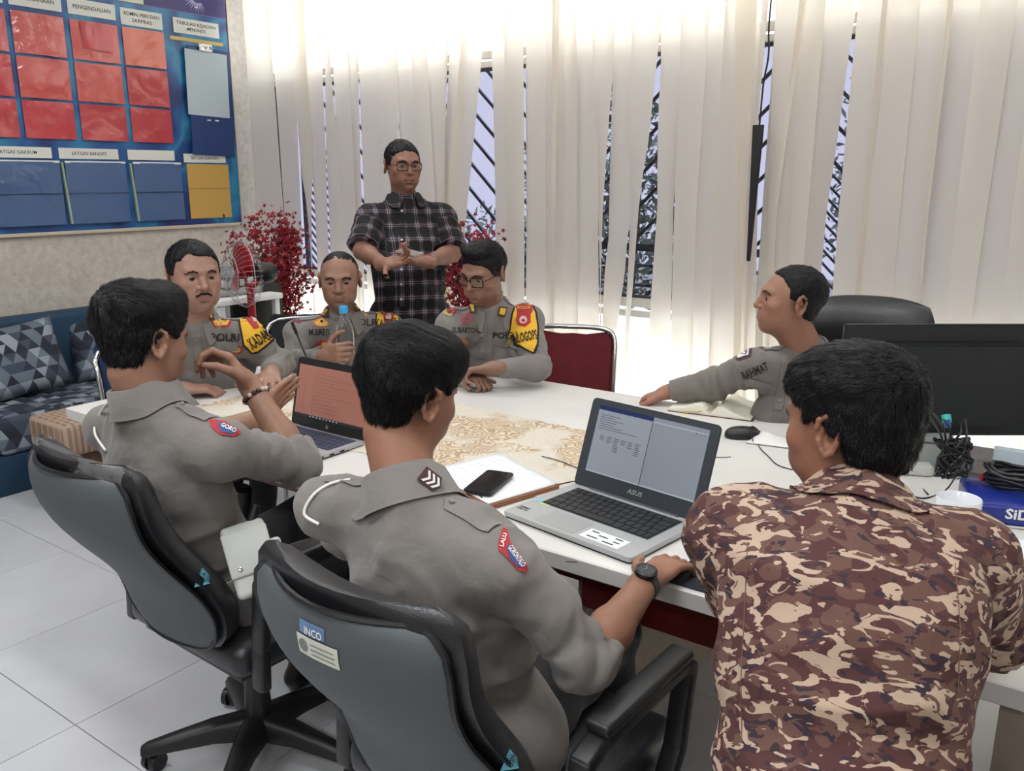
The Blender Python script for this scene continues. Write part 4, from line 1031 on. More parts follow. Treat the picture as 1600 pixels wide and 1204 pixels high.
# ---- moustached officer on the left end
j = dict(head=P(303, 431, 3.12), neck=P(305, 512, 3.22), shR=P(232, 540, 3.15), shL=P(385, 526, 3.25), mid=P(318, 590, 3.4), elR=P(215, 640, 3.15), elL=P(428, 585, 3.30), wrR=P(283, 608, 3.14), wrL=P(424, 582, 3.22))
j['elL'] = P(437, 566, 3.38); seated(j, V3(-3.28, 2.08, .50), (1, -.15))
PE['ka'] = person(dict(label='officer with a moustache and yellow armband, both hands on the left end of the table', j=j, bulk=1.16,
    head=dict(M=headframe(37, -1), s=1.10, skin=(158, 120, 104), wide=1.04, jaw=1.12, stubble=.1, moustache=220, neck=1.12, eye=1.15, fade=(-.02, .024), fadeamt=.65, gaze=(.1, 1, 0), hair=dict(t=.007, front=.078, side=.016, nape=-.05, rough=.0016, strands=2600, w=.0012, len=.018, subs=(((.045, .085, .075), (.03, .03, .025), .01),))),
    handR=dict(f=(P(345, 606, 3.20)-P(283, 608, 3.14)), palm=-Z, curl=(.35, .55, .65, .7), thumb=(.2, .2)), handL=dict(f=(P(418, 607, 3.05)-P(424, 582, 3.22)), palm=-Z, curl=(.2, .2, .22, .25), thumb=(.8, .1), spread=.13),
    shirt=dict(m=M_UNI, sleeve='long', g=.018, open=24, belly=1.15), handres=.0034))
# ---- officer turned to the window, right
j = dict(head=P(1236, 470, 2.84), neck=P(1262, 560, 2.92), shR=P(1180, 572, 2.86), shL=P(1345, 580, 3.02), mid=P(1262, 650, 2.98), elR=P(1118, 600, 2.98), elL=P(1350, 690, 2.85), wrR=P(1044, 612, 3.06), wrL=P(1270, 690, 2.75))
seated(j, V3(-.80, 3.12, .52), (-.15, -1))
PE['ra'] = person(dict(label='officer in grey uniform with head turned to the window, one arm stretched across the table', j=j, bulk=1.05,
    head=dict(M=headframe(-97, 6), s=1.02, skin=(156, 112, 92), stubble=.1, fade=(-.03, .022), fadeamt=.72, neck=1.1, wide=1.03, hair=dict(t=.006, front=.088, side=.006, nape=-.045, rough=.0014, strands=1500, w=.0011, len=.016)),
    handR=dict(f=(P(1004, 622, 3.12)-P(1044, 612, 3.06)), palm=(0, 0, -1), curl=(.9, 1., 1., 1.05), thumb=(.1, .3)), handL=dict(f=hdir(-40, -5), palm=-Z),
    shirt=dict(m=M_UNID, sleeve='long', g=.016, open=32), handres=.0034))
# ---- man at the silver laptop, left foreground
j = dict(head=P(222, 531, 1.98), neck=P(236, 640, 2.0), shR=P(348, 702, 1.90), shL=P(172, 668, 2.14), mid=P(262, 765, 2.05), elR=P(462, 716, 2.10), elL=P(300, 690, 2.36), wrR=P(390, 602, 2.13), wrL=P(408, 650, 2.52))
seated(j, V3(-1.77, 1.19, .53), (.0, 1))
PE['m1'] = person(dict(label='young man in grey uniform from behind in the left office chair, hand at his mouth', j=j, bulk=.92, toe=(0, 1, 0),
    head=dict(M=headframe(151, -12), s=1.03, skin=(152, 112, 92), res=.0024, fade=(-.045, .0), fadeamt=.72, brow=True, stubble=.05, hair=dict(taper=.16, t=.0085, front=.066, side=.006, nape=-.068, rough=.002, res=.003, ear=(-.052, .074), adds=(((0, -.012, .070), (.086, .102, .060)), ((.0, .04, .10), (.058, .048, .034))), wave=(.0022, 95), strands=7000, w=.0010, len=.04, comb=(.5, .9, 0), lift=.006)),
    handR=dict(f=(P(335, 532, 2.10)-P(390, 602, 2.13)), palm=hdir(-65, -5), curl=((.55, .9, .7), (.75, .95, .7), (.9, 1., .7), (1., 1.1, .8)), thumb=(.15, .65), s=1.0),
    handL=dict(f=(P(450, 612, 2.62)-P(412, 652, 2.52)), palm=hdir(85, 0), curl=(.08, .08, .08, .08), thumb=(-.1, .0), spread=.0),
    shirt=dict(m=M_UNI, sleeve='rolled', g=.014, rolls=dict(R=.16, L=.1), open=20, ch=.044), handres=.003))
# ---- man with wristwatch, centre foreground
j = dict(head=P(636, 614, 1.58), neck=P(642, 794, 1.54), shR=P(786, 892, 1.43), shL=P(508, 792, 1.66), mid=P(678, 905, 1.56), elR=P(925, 1022, 1.46), elL=P(560, 830, 1.95), wrR=P(1013, 905, 1.67), wrL=P(660, 790, 2.02))
seated(j, V3(-.90, 1.12, .53), (-.15, 1))
PE['m2'] = person(dict(label='young man in grey uniform from behind in the central office chair, wearing a black watch', j=j, bulk=.98, toe=(-.2, 1, 0),
    head=dict(M=headframe(142, -14, -6), s=1.0, skin=(156, 110, 88), res=.0022, fade=(-.05, .005), fadeamt=.6, brow=True, stubble=.05, neck=1.0, hair=dict(taper=.2, ear=(-.050, .074), t=.0075, front=.062, side=.008, nape=-.062, rough=.0014, res=.0028, adds=(((.0, .0, .072), (.086, .108, .060)), ((.01, .030, .082), (.062, .045, .036))), wave=(.0018, 80), strands=9000, w=.0008, len=.055, comb=(.8, .9, -.1), whorl=(-.03, -.07, .10), lift=.005)),
    handR=dict(f=(P(1095, 842, 1.84)-P(1013, 905, 1.67)), palm=(.1, 0, -1), curl=(.3, .35, .4, .45), thumb=(.4, .1)), handL=dict(f=(P(690, 748, 2.14)-P(660, 790, 2.02)), palm=(0, 0, -1), curl=(.5, .6, .6, .6)),
    shirt=dict(m=M_UNI, sleeve='rolled', g=.014, rolls=dict(R=.06, L=.1), open=20, ch=.046), handres=.0028))
# ---- man in camouflage, right foreground
j = dict(head=P(1330, 664, 1.24), neck=P(1335, 828, 1.215), shR=P(1508, 872, 1.20), shL=P(1150, 838, 1.27), mid=P(1320, 1010, 1.13), elR=P(1545, 985, 1.34), elL=P(1165, 915, 1.42), wrR=P(1580, 900, 1.52), wrL=P(1190, 800, 1.62))
seated(j, V3(-.17, .92, .53), (-.02, 1))
PE['m3'] = person(dict(label='man in brown camouflage shirt seen from behind at the right', j=j, bulk=1.08, trousers=M_NAVY, toe=(0, 1, 0),
    head=dict(M=headframe(-147, -8), s=.94, skin=(150, 104, 84), res=.0022, fade=(-.06, .0), fadeamt=.6, brow=True, stubble=.1, hair=dict(ear=(-.056, .072), t=.0095, front=.064, side=.008, nape=-.098, rough=.003, res=.0028, adds=(((0, -.004, .070), (.086, .104, .058)), ((0, -.045, -.02), (.066, .056, .06))), strands=10000, w=.0007, len=.032, comb=(-.3, .8, .2), lift=.0045, whorl=(0, -.07, .10))),
    handR=dict(f=(-.3, 1, 0), palm=-Z), handL=dict(f=(-.2, 1, -.05), palm=-Z),
    shirt=dict(m=M_CAMO, sleeve='long', g=.024, open=20, ch=.040, hem=.14, belly=1.1, fold=1.2, res=.006), handres=.0036))
# ================================================================ furniture
M_LAM = mat('off white laminate', (214, 211, 207), .32, var=.02, scale=6)
M_LAMEDGE = mat('off white edge band', (196, 194, 192), .5)
M_REDWOOD = mat('dark red lacquered board', (104, 26, 26), .4, var=.1, scale=4)
M_BEIGE = mat('beige painted board', (150, 138, 126), .6, var=.04)
M_CHROME = mat('chrome', (205, 205, 208), .15, 1.)
M_LEA = mat('black leather', (30, 31, 34), .34, spec=.5, bump=.25, bscale=350)
M_SHELL = mat('dark grey plastic shell', (74, 79, 82), .62, bump=.25, bscale=500)
M_PLB = mat('black moulded plastic', (22, 22, 24), .42, bump=.15, bscale=500)
TZ = .75
tb = thing('conference_table', 'long off-white conference table with a dark red apron', 'table', (-1.4, 2.13, 0))
for x0, x1 in ((-3.0, 1.6),):
    bm = bmesh.new(); add_box(bm, ((x0+x1)/2, 2.13, TZ-.02), (x1-x0, 1.34, .04), bevel=.003, seg=1)
    o = bm_obj('table_top', bm, [M_LAM, M_LAMEDGE], tb)
    for p in o.data.polygons: p.material_index = 0 if abs(p.normal.z) > .5 else 1
box('apron', (-1.95, 1.64, .655), (2.0, .018, .11), M_REDWOOD, tb, bevel=.002, seg=1)
box('apron', (-.55, 1.60, .635), (.76, .018, .15), M_REDWOOD, tb, bevel=.002, seg=1)
box('apron', (-1.7, 2.64, .655), (2.4, .018, .11), M_REDWOOD, tb, bevel=.002, seg=1)
for x, y in ((-2.75, 1.66), (-2.75, 2.6), (-1.25, 2.58), (1.5, 2.6)): box('leg', (x, y, .355), (.05, .05, .71), M_BEIGE, tb, bevel=.004, seg=1)
box('side_panel', (-.96, 2.1, .355), (.025, .9, .71), M_BEIGE, tb)
box('front_panel', (.74, 1.52, .355), (1.6, .025, .71), M_BEIGE, tb)

def cloth_lace():
    b = NB('cream and gold lace'); co = b.coord()
    v = b.n('ShaderNodeTexVoronoi', feature='F1'); v.inputs['Scale'].default_value = 9; b.l(co, v.inputs['Vector'])
    w1 = b.n('ShaderNodeTexNoise'); w1.inputs['Scale'].default_value = 13; w1.inputs['Distortion'].default_value = 1.2; w1.inputs['Detail'].default_value = 0; b.l(co, w1.inputs['Vector'])
    m = b.n('ShaderNodeMath', operation='MULTIPLY_ADD'); m.inputs[1].default_value = .9; b.l(w1.outputs[0], m.inputs[0]); b.l(v.outputs['Distance'], m.inputs[2])
    m1 = b.n('ShaderNodeMath', operation='MULTIPLY'); m1.inputs[1].default_value = 44; b.l(m.outputs[0], m1.inputs[0])
    sn = b.n('ShaderNodeMath', operation='SINE'); b.l(m1.outputs[0], sn.inputs[0])
    r = b.ramp(sn.outputs[0], [(0, (170, 146, 120)), (.10, (190, 168, 142)), (.20, (210, 193, 168)), (1, (214, 198, 174))])
    n2 = b.n('ShaderNodeTexNoise'); n2.inputs['Scale'].default_value = 5; b.l(co, n2.inputs['Vector'])
    r2 = b.ramp(n2.outputs[0], [(.44, (0, 0, 0)), (.52, (255, 255, 255))]); mx = b.n('ShaderNodeMix', data_type='RGBA'); b.l(r2.outputs[0], mx.inputs[0]); mx.inputs[6].default_value = (*s2l((208, 200, 186)), 1); b.l(r.outputs[0], mx.inputs[7])
    b.l(mx.outputs[2], b.b.inputs['Base Color']); b.b.inputs['Roughness'].default_value = .6; b.bump(sn.outputs[0], .35, .002); return b.m
lace = []
cnr = [(-2.62, 1.70), (-1.10, 1.72), (-1.10, 2.27), (-2.62, 2.34)]
for k in range(4):
    a, c = Vector(cnr[k]), Vector(cnr[(k+1) % 4]); n = max(2, int((c-a).length/.09)); out = Vector((c-a).yx)*Vector((1, -1)); out.normalize()
    for q in range(n*4): lace.append(tuple(a.lerp(c, q/(n*4))+out*.012*abs(math.sin(q/4*math.pi))))
tag(prism('table_runner', lace, Matrix.Identity(3), (0, 0, TZ+.0006), .0016, cloth_lace()), 'cream and gold lace runner across the middle of the table', 'tablecloth')

# ---- office chairs
def office_chair(loc, yaw, label, wrap=False, label_plate=False, lean=.165):
    rz = Matrix.Rotation(yaw, 3, 'Z'); B = Vector(loc)
    def T(p): return B+rz @ Vector(p)
    t = thing('office_chair', label, 'chair', loc)
    bm = bmesh.new(); add_box(bm, T((0, .03, .455)), (.49, .47, .085), rz, .035, 4); bm_obj('seat', bm, M_LEA, t, angle=60)
    box('seat_pan', T((0, .02, .405)), (.42, .40, .02), M_PLB, t, rz, .006)
    H0, H1 = .475, .985
    prof = [(0, .125), (.03, .165), (.10, .196), (.22, .214), (.36, .210), (.52, .200), (.70, .212), (.85, .222), (.94, .214), (.985, .192), (1, .165)]
    def hwid(v):
        for (a, x), (c, y) in zip(prof, prof[1:]):
            if v <= c: return x+(y-x)*(v-a)/(c-a)
        return prof[-1][1]
    def sheet(name, m, off, inset, bulge, roll, par, rim=0, cut=0):
        bm = bmesh.new(); NV, NU = 26, 17; g = []
        for iv in range(NV):
            v = .5-.5*math.cos(math.pi*iv/(NV-1)); hw = hwid(v)-inset; row = []
            for iu in range(NU):
                u = -math.cos(math.pi*iu/(NU-1)); edge = (1-abs(u)**4)*(1-abs(2*v-1)**6)
                y = -.225-lean*v+.028*math.sin(v*math.pi*2)+.055*u*u*(.4+.6*v)+off
                row.append((T((u*hw, y+bulge*edge+rim*(1-abs(u)**14)*(1-abs(2*v-1)**18), H0+(H1-cut-H0)*v)), T((u*hw, y-roll*edge-.006, H0+(H1-cut-H0)*v))))
            g.append(row)
        A = [[bm.verts.new(p[0]) for p in r_] for r_ in g]; C_ = [[bm.verts.new(p[1]) for p in r_] for r_ in g]
        for a in range(NV-1):
            for c in range(NU-1): bm.faces.new((A[a][c], A[a][c+1], A[a+1][c+1], A[a+1][c])); bm.faces.new((C_[a][c], C_[a+1][c], C_[a+1][c+1], C_[a][c+1]))
        per = [(0, c) for c in range(NU)]+[(a, NU-1) for a in range(1, NV)]+[(NV-1, c) for c in range(NU-2, -1, -1)]+[(a, 0) for a in range(NV-2, 0, -1)]
        for k in range(len(per)):
            a, c = per[k], per[(k+1) % len(per)]; bm.faces.new((A[a[0]][a[1]], C_[a[0]][a[1]], C_[c[0]][c[1]], A[c[0]][c[1]]))
        return bm_obj(name, bm, m, par, angle=50), [C_ and g[a][c][1] for a, c in per]
    bk, _ = sheet('backrest', M_LEA, .004, -.010, .042, .0, t, .048)
    sh, rim = sheet('back_shell', M_SHELL, -.012, .006, .0, .012, t, 0, .026)
    tube('shell_piping', rim, .0055, M_PLB, sh, 6, True)
    bvs = bvh_of([tuple(v.co) for v in sh.data.vertices], [tuple(p.vertices) for p in sh.data.polygons])
    bvk = bvh_of([tuple(v.co) for v in bk.data.vertices], [tuple(p.vertices) for p in bk.data.polygons])
    bn = rz @ Vector((0, -1, 0)); upc = rz @ Vector((0, -.12, 1))
    # brand tab sewn to the right side seam
    sx = 1
    c = T((sx*.226, -.20, .60)); n = rz @ Vector((.62, -.78, .05))
    g_ = drape('side_tag', bvk, [(-.011, -.017), (.011, -.017), (.011, .017), (-.011, .017)], T((.219, -.262, .70)), n, Z+(rz @ Vector((.25, 0, 0))), mat('teal woven tag', (92, 168, 184), .6), bk, .010, .03)
    vs, fs = text_2d('INCO', .011, .02, 0, .026)
    cc = sum((v.co for v in g_.data.vertices), Vector())/len(g_.data.vertices); u_ = -(Z+(rz @ Vector((.25, 0, 0)))).normalized(); v_ = n.cross(u_).normalized()
    mesh('lettering', [cc+u_*a+v_*b_+n.normalized()*.002 for a, b_ in vs], fs, M_BLKT, g_)
    if label_plate:
        pc = T((.005, -.40, .925))
        g_ = drape('brand_sticker', bvs, [(-.027, -.010), (.027, -.010), (.027, .010), (-.027, .010)], pc, bn, upc, mat('blue sticker', (92, 122, 160), .4), sh, .0015, .01)
        drape_text('lettering', bvs, 'INCO', .017, pc+(rz @ Vector((.006, 0, -.003))), bn, upc, M_WHT, g_, .0028, .036)
        pc = pc+(rz @ Vector((.008, .004, -.031)))
        g_ = drape('inventory_sticker', bvs, [(-.043, -.017), (.043, -.017), (.043, .017), (-.043, .017)], pc, bn, upc, mat('cream sticker', (204, 204, 192), .5), sh, .0015, .01)
        for k in range(3): drape('print_line', bvs, [(-.012, .006-.008*k), (.036, .006-.008*k), (.036, .008-.008*k), (-.012, .008-.008*k)], pc, bn, upc, mat('grey print', (120, 122, 120), .6), g_, .0026, .02)
        drape('crest', bvs, oval(.010, .011, 10), pc-(rz @ Vector((.029, 0, 0))), bn, upc, MATS['grey print'], g_, .0026, .01)
    for sx in (-1, 1):
        X = sx*.275
        path = [T((X, -.17, .41)), T((X, -.165, .50)), T((X, -.15, .655)), T((X, -.10, .672)), T((X, .17, .672)), T((X, .20, .655)), T((X, .17, .50)), T((X, .11, .405)), T((X*.8, .06, .395))]
        bm = bmesh.new()
        for a, c in zip(path, path[1:]):
            d = (c-a); add_box(bm, (a+c)/2, (.042, d.length+.02, .030), frame3(y=d, x=rz @ Vector((1, 0, 0))) if False else Matrix((rz @ Vector((1, 0, 0)), d.normalized(), (rz @ Vector((1, 0, 0))).cross(d.normalized()))).transposed(), .008, 2)
        am = bm_obj('armrest', bm, M_PLB, t, angle=50)
        box('arm_pad', T((X, .035, .694)), (.050, .30, .024), M_PLB, am, rz, .010, 3)
    tube('gas_column', [T((0, 0, .13)), T((0, 0, .40))], .024, M_PLB, t, 16)
    lathe('column_sleeve', [(.034, .10), (.036, .14), (.030, .26), (.026, .30), (0, .30)], B, M_PLB, t, 20)
    box('tilt_mechanism', T((0, .0, .375)), (.16, .26, .05), M_PLB, t, rz, .012)
    bm = bmesh.new(); add_lathe(bm, [(0, .135), (.045, .13), (.05, .10), (.045, .07), (0, .065)], B, 20); hub = bm_obj('base_hub', bm, M_PLB, t, angle=50)
    for k in range(5):
        a = yaw+R(72*k-128 if not label_plate else 72*k-100); d = Vector((math.cos(a), math.sin(a), 0)); sd = d.cross(Z)
        bm = bmesh.new(); st = []
        for r_, w_, zt, zb in ((.03, .036, .135, .07), (.12, .030, .125, .075), (.22, .024, .103, .066), (.29, .020, .086, .058), (.305, .014, .078, .060)):
            q = B+d*r_; st.append([bm.verts.new(q+sd*w_*x+Z*z) for x, z in ((-1, zb), (1, zb), (1, zt-.012), (.6, zt), (-.6, zt), (-1, zt-.012))])
        for A, C_ in zip(st, st[1:]):
            for q in range(6): bm.faces.new((A[q], A[(q+1) % 6], C_[(q+1) % 6], C_[q]))
        bm.faces.new(st[0][::-1]); bm.faces.new(st[-1]); leg = bm_obj('base_leg', bm, M_PLB, t, angle=60)
        e = B+d*.285; ca = a+R(50+k*67); cdv = Vector((math.cos(ca), math.sin(ca), 0)); cs_ = cdv.cross(Z); w_c = Vector((e.x, e.y, 0))-cdv*.012
        bm = bmesh.new(); add_tube(bm, [Vector((e.x, e.y, .05)), Vector((e.x, e.y, .068))], .009, 8)
        for q in (-1, 1): add_tube(bm, [w_c+cs_*q*.006+Z*.0275, w_c+cs_*q*.022+Z*.0275], [.0275, .0255], 18)
        add_box(bm, w_c+Z*.040, (.040, .012, .024), frame3(x=cdv, z=Z), .004)
        bm_obj('caster', bm, M_PLB, leg, angle=50)
    lv = tube('lever', smooth_path([T((.06, .02, .385)), T((.20, .05, .385)), T((.235, .055, .375)), T((.245, .055, .335))], 4), .005, M_PLB, t, 8)
    lathe('lever_grip', [(0, 0), (.010, 0), (.015, -.035), (.018, -.075), (.014, -.095), (0, -.10)], T((.245, .055, .34)), M_PLB, lv, 14)
    if wrap:
        c2 = NB('clear plastic film'); c2.b.inputs['Base Color'].default_value = (.9, .9, .9, 1); c2.b.inputs['Alpha'].default_value = .10; c2.b.inputs['Roughness'].default_value = .12
        n_ = c2.n('ShaderNodeTexNoise'); n_.inputs['Scale'].default_value = 30; n_.inputs['Distortion'].default_value = 1.5; n_.inputs['Detail'].default_value = 5; c2.l(c2.coord(), n_.inputs['Vector']); c2.bump(n_.outputs[0], 1., .02)
        poly = [(-.20, -.05), (.0, -.06), (.19, -.10), (.20, .02), (.10, .03), (-.20, .03)]
        drape('film_wrap', bvk, poly, T((.0, -.30, .945)), rz @ Vector((0, -.75, .65)), rz @ Vector((0, .6, .8)), c2.m, bk, .004, .014)
    return t
office_chair((-1.745, 1.26, 0), R(-2), 'black office chair with film-wrapped edge at the left, under the man with his hand raised', True, False, .215)
office_chair((-.845, 1.17, 0), R(-3), 'black office chair with a cream sticker and blue tab on its back shell', False, True, .20)
def banquet(loc, a, cloth_m, label, top=.86):
    """padded stacking chair: facing direction a (as hdir)"""
    f = hdir(a); x = f.cross(Z).normalized(); M_ = Matrix((x, f, Z)).transposed(); B = Vector(loc)
    def T(p): return B+M_ @ Vector(p)
    t = thing('banquet_chair', label, 'chair', loc)
    bm = bmesh.new(); add_box(bm, T((0, .02, .445)), (.42, .42, .06), M_, .025, 3); bm_obj('seat', bm, cloth_m, t, angle=60)
    ol = [(-.19, -.20), (.19, -.20), (.195, .16), (.17, .20), (.06, .185), (0, .178), (-.06, .185), (-.17, .20), (-.195, .16)]
    prism('backrest', ol, frame3(x=x, y=Z-f*.16), T((0, -.255, .655)), .045, cloth_m, t, .010)
    bm = bmesh.new(); add_tube(bm, smooth_path([T((-.20, -.15, 0)), T((-.205, -.19, .45)), T((-.205, -.24, .70)), T((-.20, -.275, top-.03)), T((-.15, -.285, top+.015)), T((0, -.287, top+.022)), T((.15, -.285, top+.015)), T((.20, -.275, top-.03)), T((.205, -.24, .70)), T((.205, -.19, .45)), T((.20, -.15, 0))], 5), .0115, 10); bm_obj('back_frame', bm, M_CHROME, t, smooth=True)
    for q in (-1, 1): tube('leg', [T((q*.19, .21, .42)), T((q*.20, .24, 0))], .011, M_CHROME, t, 10)
    tube('stretcher', [T((-.195, .225, .2)), T((.195, .225, .2))], .008, M_CHROME, t, 8)
    return t
M_CRIM = mat('dark crimson upholstery', (98, 14, 26), .8, var=.06, scale=30)
banquet((-1.93, 3.10, 0), -12, M_CRIM, 'dark crimson banquet chair with chrome frame by the blinds', .85)
banquet((-3.30, 2.05, 0), 42, mat('navy upholstery', (26, 44, 78), .8), 'navy banquet chair under the moustached officer', .80)
banquet((-3.27, 2.86, 0), 20, mat('black upholstery', (28, 28, 32), .8), 'black banquet chair under the officer with the bottle', .80)
# leather executive chair at the right
t = thing('executive_chair', 'high-backed black leather chair behind the officer facing the window', 'chair', (-.72, 3.2, 0))
cb = P(1352, 520, 3.22); fd = hdir(-22); xx = fd.cross(Z).normalized(); Mx_ = Matrix((xx, fd, Z)).transposed(); B = Vector((cb.x, cb.y, 0))
bm = bmesh.new()
NV, NU = 22, 17; g = []
for iv in range(NV):
    v = .5-.5*math.cos(math.pi*iv/(NV-1)); hw = .245*(1-.30*max(0, v-.8)**2/.04*.4)*(1-.1*(1-v)) ; row = []
    for iu in range(NU):
        u = -math.cos(math.pi*iu/(NU-1)); e = (1-abs(u)**5)*(1-abs(2*v-1)**8); zt = .48+.625*v-.030*max(0, v-.75)*4*abs(u)**3
        row.append((B+Mx_ @ Vector((u*hw, .02+.05*u*u+.045*e-.10*v+.012*math.sin(v*16)*e, zt)), B+Mx_ @ Vector((u*hw, -.02+.05*u*u-.03*e-.10*v, zt))))
    g.append(row)
A = [[bm.verts.new(p[0]) for p in r_] for r_ in g]; C_ = [[bm.verts.new(p[1]) for p in r_] for r_ in g]
for a in range(NV-1):
    for c in range(NU-1): bm.faces.new((A[a][c], A[a][c+1], A[a+1][c+1], A[a+1][c])); bm.faces.new((C_[a][c], C_[a+1][c], C_[a+1][c+1], C_[a][c+1]))
per = [(0, c) for c in range(NU)]+[(a, NU-1) for a in range(1, NV)]+[(NV-1, c) for c in range(NU-2, -1, -1)]+[(a, 0) for a in range(NV-2, 0, -1)]
for k in range(len(per)):
    a, c = per[k], per[(k+1) % len(per)]; bm.faces.new((A[a[0]][a[1]], C_[a[0]][a[1]], C_[c[0]][c[1]], A[c[0]][c[1]]))
bm_obj('backrest', bm, M_LEA, t, angle=55)
bm = bmesh.new(); add_box(bm, B+Mx_ @ Vector((0, .25, .45)), (.50, .48, .11), Mx_, .045, 4); bm_obj('seat', bm, M_LEA, t, angle=60)
for q in (-1, 1):
    tube('armrest', smooth_path([B+Mx_ @ Vector((q*.27, .0, .60)), B+Mx_ @ Vector((q*.29, .12, .655)), B+Mx_ @ Vector((q*.29, .32, .655)), B+Mx_ @ Vector((q*.27, .40, .56)), B+Mx_ @ Vector((q*.24, .36, .44))], 5), .024, M_LEA, t, 10)
Bs = B+Mx_ @ Vector((0, .22, 0)); tube('gas_column', [Bs+Z*.1, Bs+Z*.41], .028, M_CHROME, t, 14)
hb = lathe('base_hub', [(0, .12), (.045, .115), (.045, .07), (0, .065)], Bs, M_PLB, t, 18)
for k in range(5):
    a = R(72*k+20); d = Vector((math.cos(a), math.sin(a), 0)); lg = tube('base_leg', [Bs+Z*.095, Bs+d*.29+Z*.07], [.026, .016], M_PLB, t, 8); tube('caster', [Bs+d*.285-d.cross(Z)*.02+Z*.028, Bs+d*.285+d.cross(Z)*.02+Z*.028], .028, M_PLB, lg, 14)
# plain stool chair for the man in camouflage (its seat shows at the bottom of the frame)
office_chair((-.17, .98, 0), R(-3), 'black office chair under the man in camouflage', False) if False else None
t = thing('stool', 'low dark stool under the man in camouflage', 'stool', (-.17, .95, 0))
bm = bmesh.new(); add_box(bm, (-.17, .95, .41), (.42, .42, .06), None, .02, 3); bm_obj('seat', bm, mat('dark navy vinyl', (26, 30, 48), .5), t, angle=60)
for qx in (-1, 1):
    for qy in (-1, 1): tube('leg', [(-.17+qx*.17, .95+qy*.17, .39), (-.17+qx*.19, .95+qy*.19, 0)], .012, M_PLB, t, 8)

# ---- sofa with triangle-pattern seat, two throw pillows, tan stool
def tri_mat():
    b = NB('triangle pattern upholstery'); co = b.coord('UV'); sp = b.n('ShaderNodeSeparateXYZ'); b.l(co, sp.inputs[0])
    def mth(op, a, c=None):
        m = b.n('ShaderNodeMath', operation=op)
        for k, v in enumerate((a, c)):
            if v is None: continue
            if isinstance(v, (int, float)): m.inputs[k].default_value = v
            else: b.l(v, m.inputs[k])
        return m.outputs[0]
    u, v = sp.outputs[0], sp.outputs[1]
    a = mth('FLOOR', mth('ADD', u, mth('MULTIPLY', v, .5))); c = mth('FLOOR', mth('SUBTRACT', u, mth('MULTIPLY', v, .5))); d = mth('FLOOR', v)
    cm = b.n('ShaderNodeCombineXYZ'); b.l(a, cm.inputs[0]); b.l(c, cm.inputs[1]); b.l(d, cm.inputs[2])
    wn = b.n('ShaderNodeTexWhiteNoise', noise_dimensions='3D'); b.l(cm.outputs[0], wn.inputs[0])
    r = b.ramp(wn.outputs[0], [(0, (34, 38, 50)), (.25, (60, 68, 82)), (.45, (96, 106, 118)), (.62, (140, 148, 156)), (.8, (48, 54, 68)), (.92, (112, 122, 132))], 'CONSTANT')
    ck = b.n('ShaderNodeTexChecker'); ck.inputs['Scale'].default_value = 16; b.l(co, ck.inputs['Vector']); ck.inputs[1].default_value = (1, 1, 1, 1); ck.inputs[2].default_value = (.55, .58, .62, 1)
    gt = mth('GREATER_THAN', wn.outputs[0], .8); mx = b.n('ShaderNodeMix', data_type='RGBA', blend_type='MULTIPLY'); b.l(gt, mx.inputs[0]); b.l(r.outputs[0], mx.inputs[6]); b.l(ck.outputs[0], mx.inputs[7])
    b.l(mx.outputs[2], b.b.inputs['Base Color']); b.b.inputs['Roughness'].default_value = .85; return b.m
M_TRI = tri_mat()
def boxuv(o, sc, rot=None):
    me = o.data; uv = me.uv_layers.new(name='UVMap'); inv = rot.inverted() if rot else None
    for p in me.polygons:
        n = inv @ p.normal if inv else p.normal; k = max(range(3), key=lambda i: abs(n[i])); ii = [i for i in range(3) if i != k]
        for li in p.loop_indices:
            c = me.vertices[me.loops[li].vertex_index].co; c = inv @ c if inv else c; uv.data[li].uv = (c[ii[0]]*sc, c[ii[1]]*sc*1.155)
M_SOFA = mat('petrol blue upholstery', (24, 58, 84), .75, var=.05, scale=12, bump=.2, bscale=600)
t = thing('sofa', 'petrol blue sofa with triangle-pattern seat along the left wall', 'sofa', (-4.6, 1.4, 0))
box('sofa_base', (-4.68, 1.25, .10), (.62, 3.2, .20), M_SOFA, t, bevel=.01)
box('sofa_back', (-4.955, 1.25, .40), (.16, 3.2, .80), M_SOFA, t, bevel=.03, seg=3)
for k in range(3):
    o = box('seat_cushion', (-4.64, .20+1.055*k, .30), (.55, 1.04, .20), M_TRI, t, bevel=.035, seg=3); boxuv(o, 15)
def pillow(label, c, w_, h_, th, M_, uvs=15):
    bm = bmesh.new(); N = 14; A, B_ = [], []
    for i in range(N+1):
        for k in range(N+1):
            u, v = i/N*2-1, k/N*2-1; pinch = 1-.10*(1-(u*u))*0-.09*(v*v)*(1-abs(u))-.0; pu = u*(1-.10*(1-v*v)*0-.08*(1-abs(v)))
            pu = u*(1-.07*(1-v*v)) if abs(u) == 1 else u*(1-.07*(1-v*v)); pv = v*(1-.07*(1-u*u)); z = th*(max(0, (1-u**4)*(1-v**4)))**.6
            q = Vector((pu*w_/2, pv*h_/2, z)); A.append(bm.verts.new(Vector(c)+M_ @ q)); q.z = -z; edge = i in (0, N) or k in (0, N); B_.append(A[-1] if edge else bm.verts.new(Vector(c)+M_ @ q))
    L = bm.loops.layers.uv.new('UVMap')
    for i in range(N):
        for k in range(N):
            a = [i*(N+1)+k, (i+1)*(N+1)+k, (i+1)*(N+1)+k+1, i*(N+1)+k+1]
            for W, rv in ((A, False), (B_, True)):
                f = [W[q] for q in a]; idx = a[::-1] if rv else a; f = f[::-1] if rv else f; fc = bm.faces.new(f)
                for lp, q in zip(fc.loops, idx): lp[L].uv = ((q//(N+1))/N*w_*uvs, (q % (N+1))/N*h_*uvs*1.155)
    return tag(bm_obj('throw_pillow', bm, M_TRI, None, smooth=True), label, 'pillow')
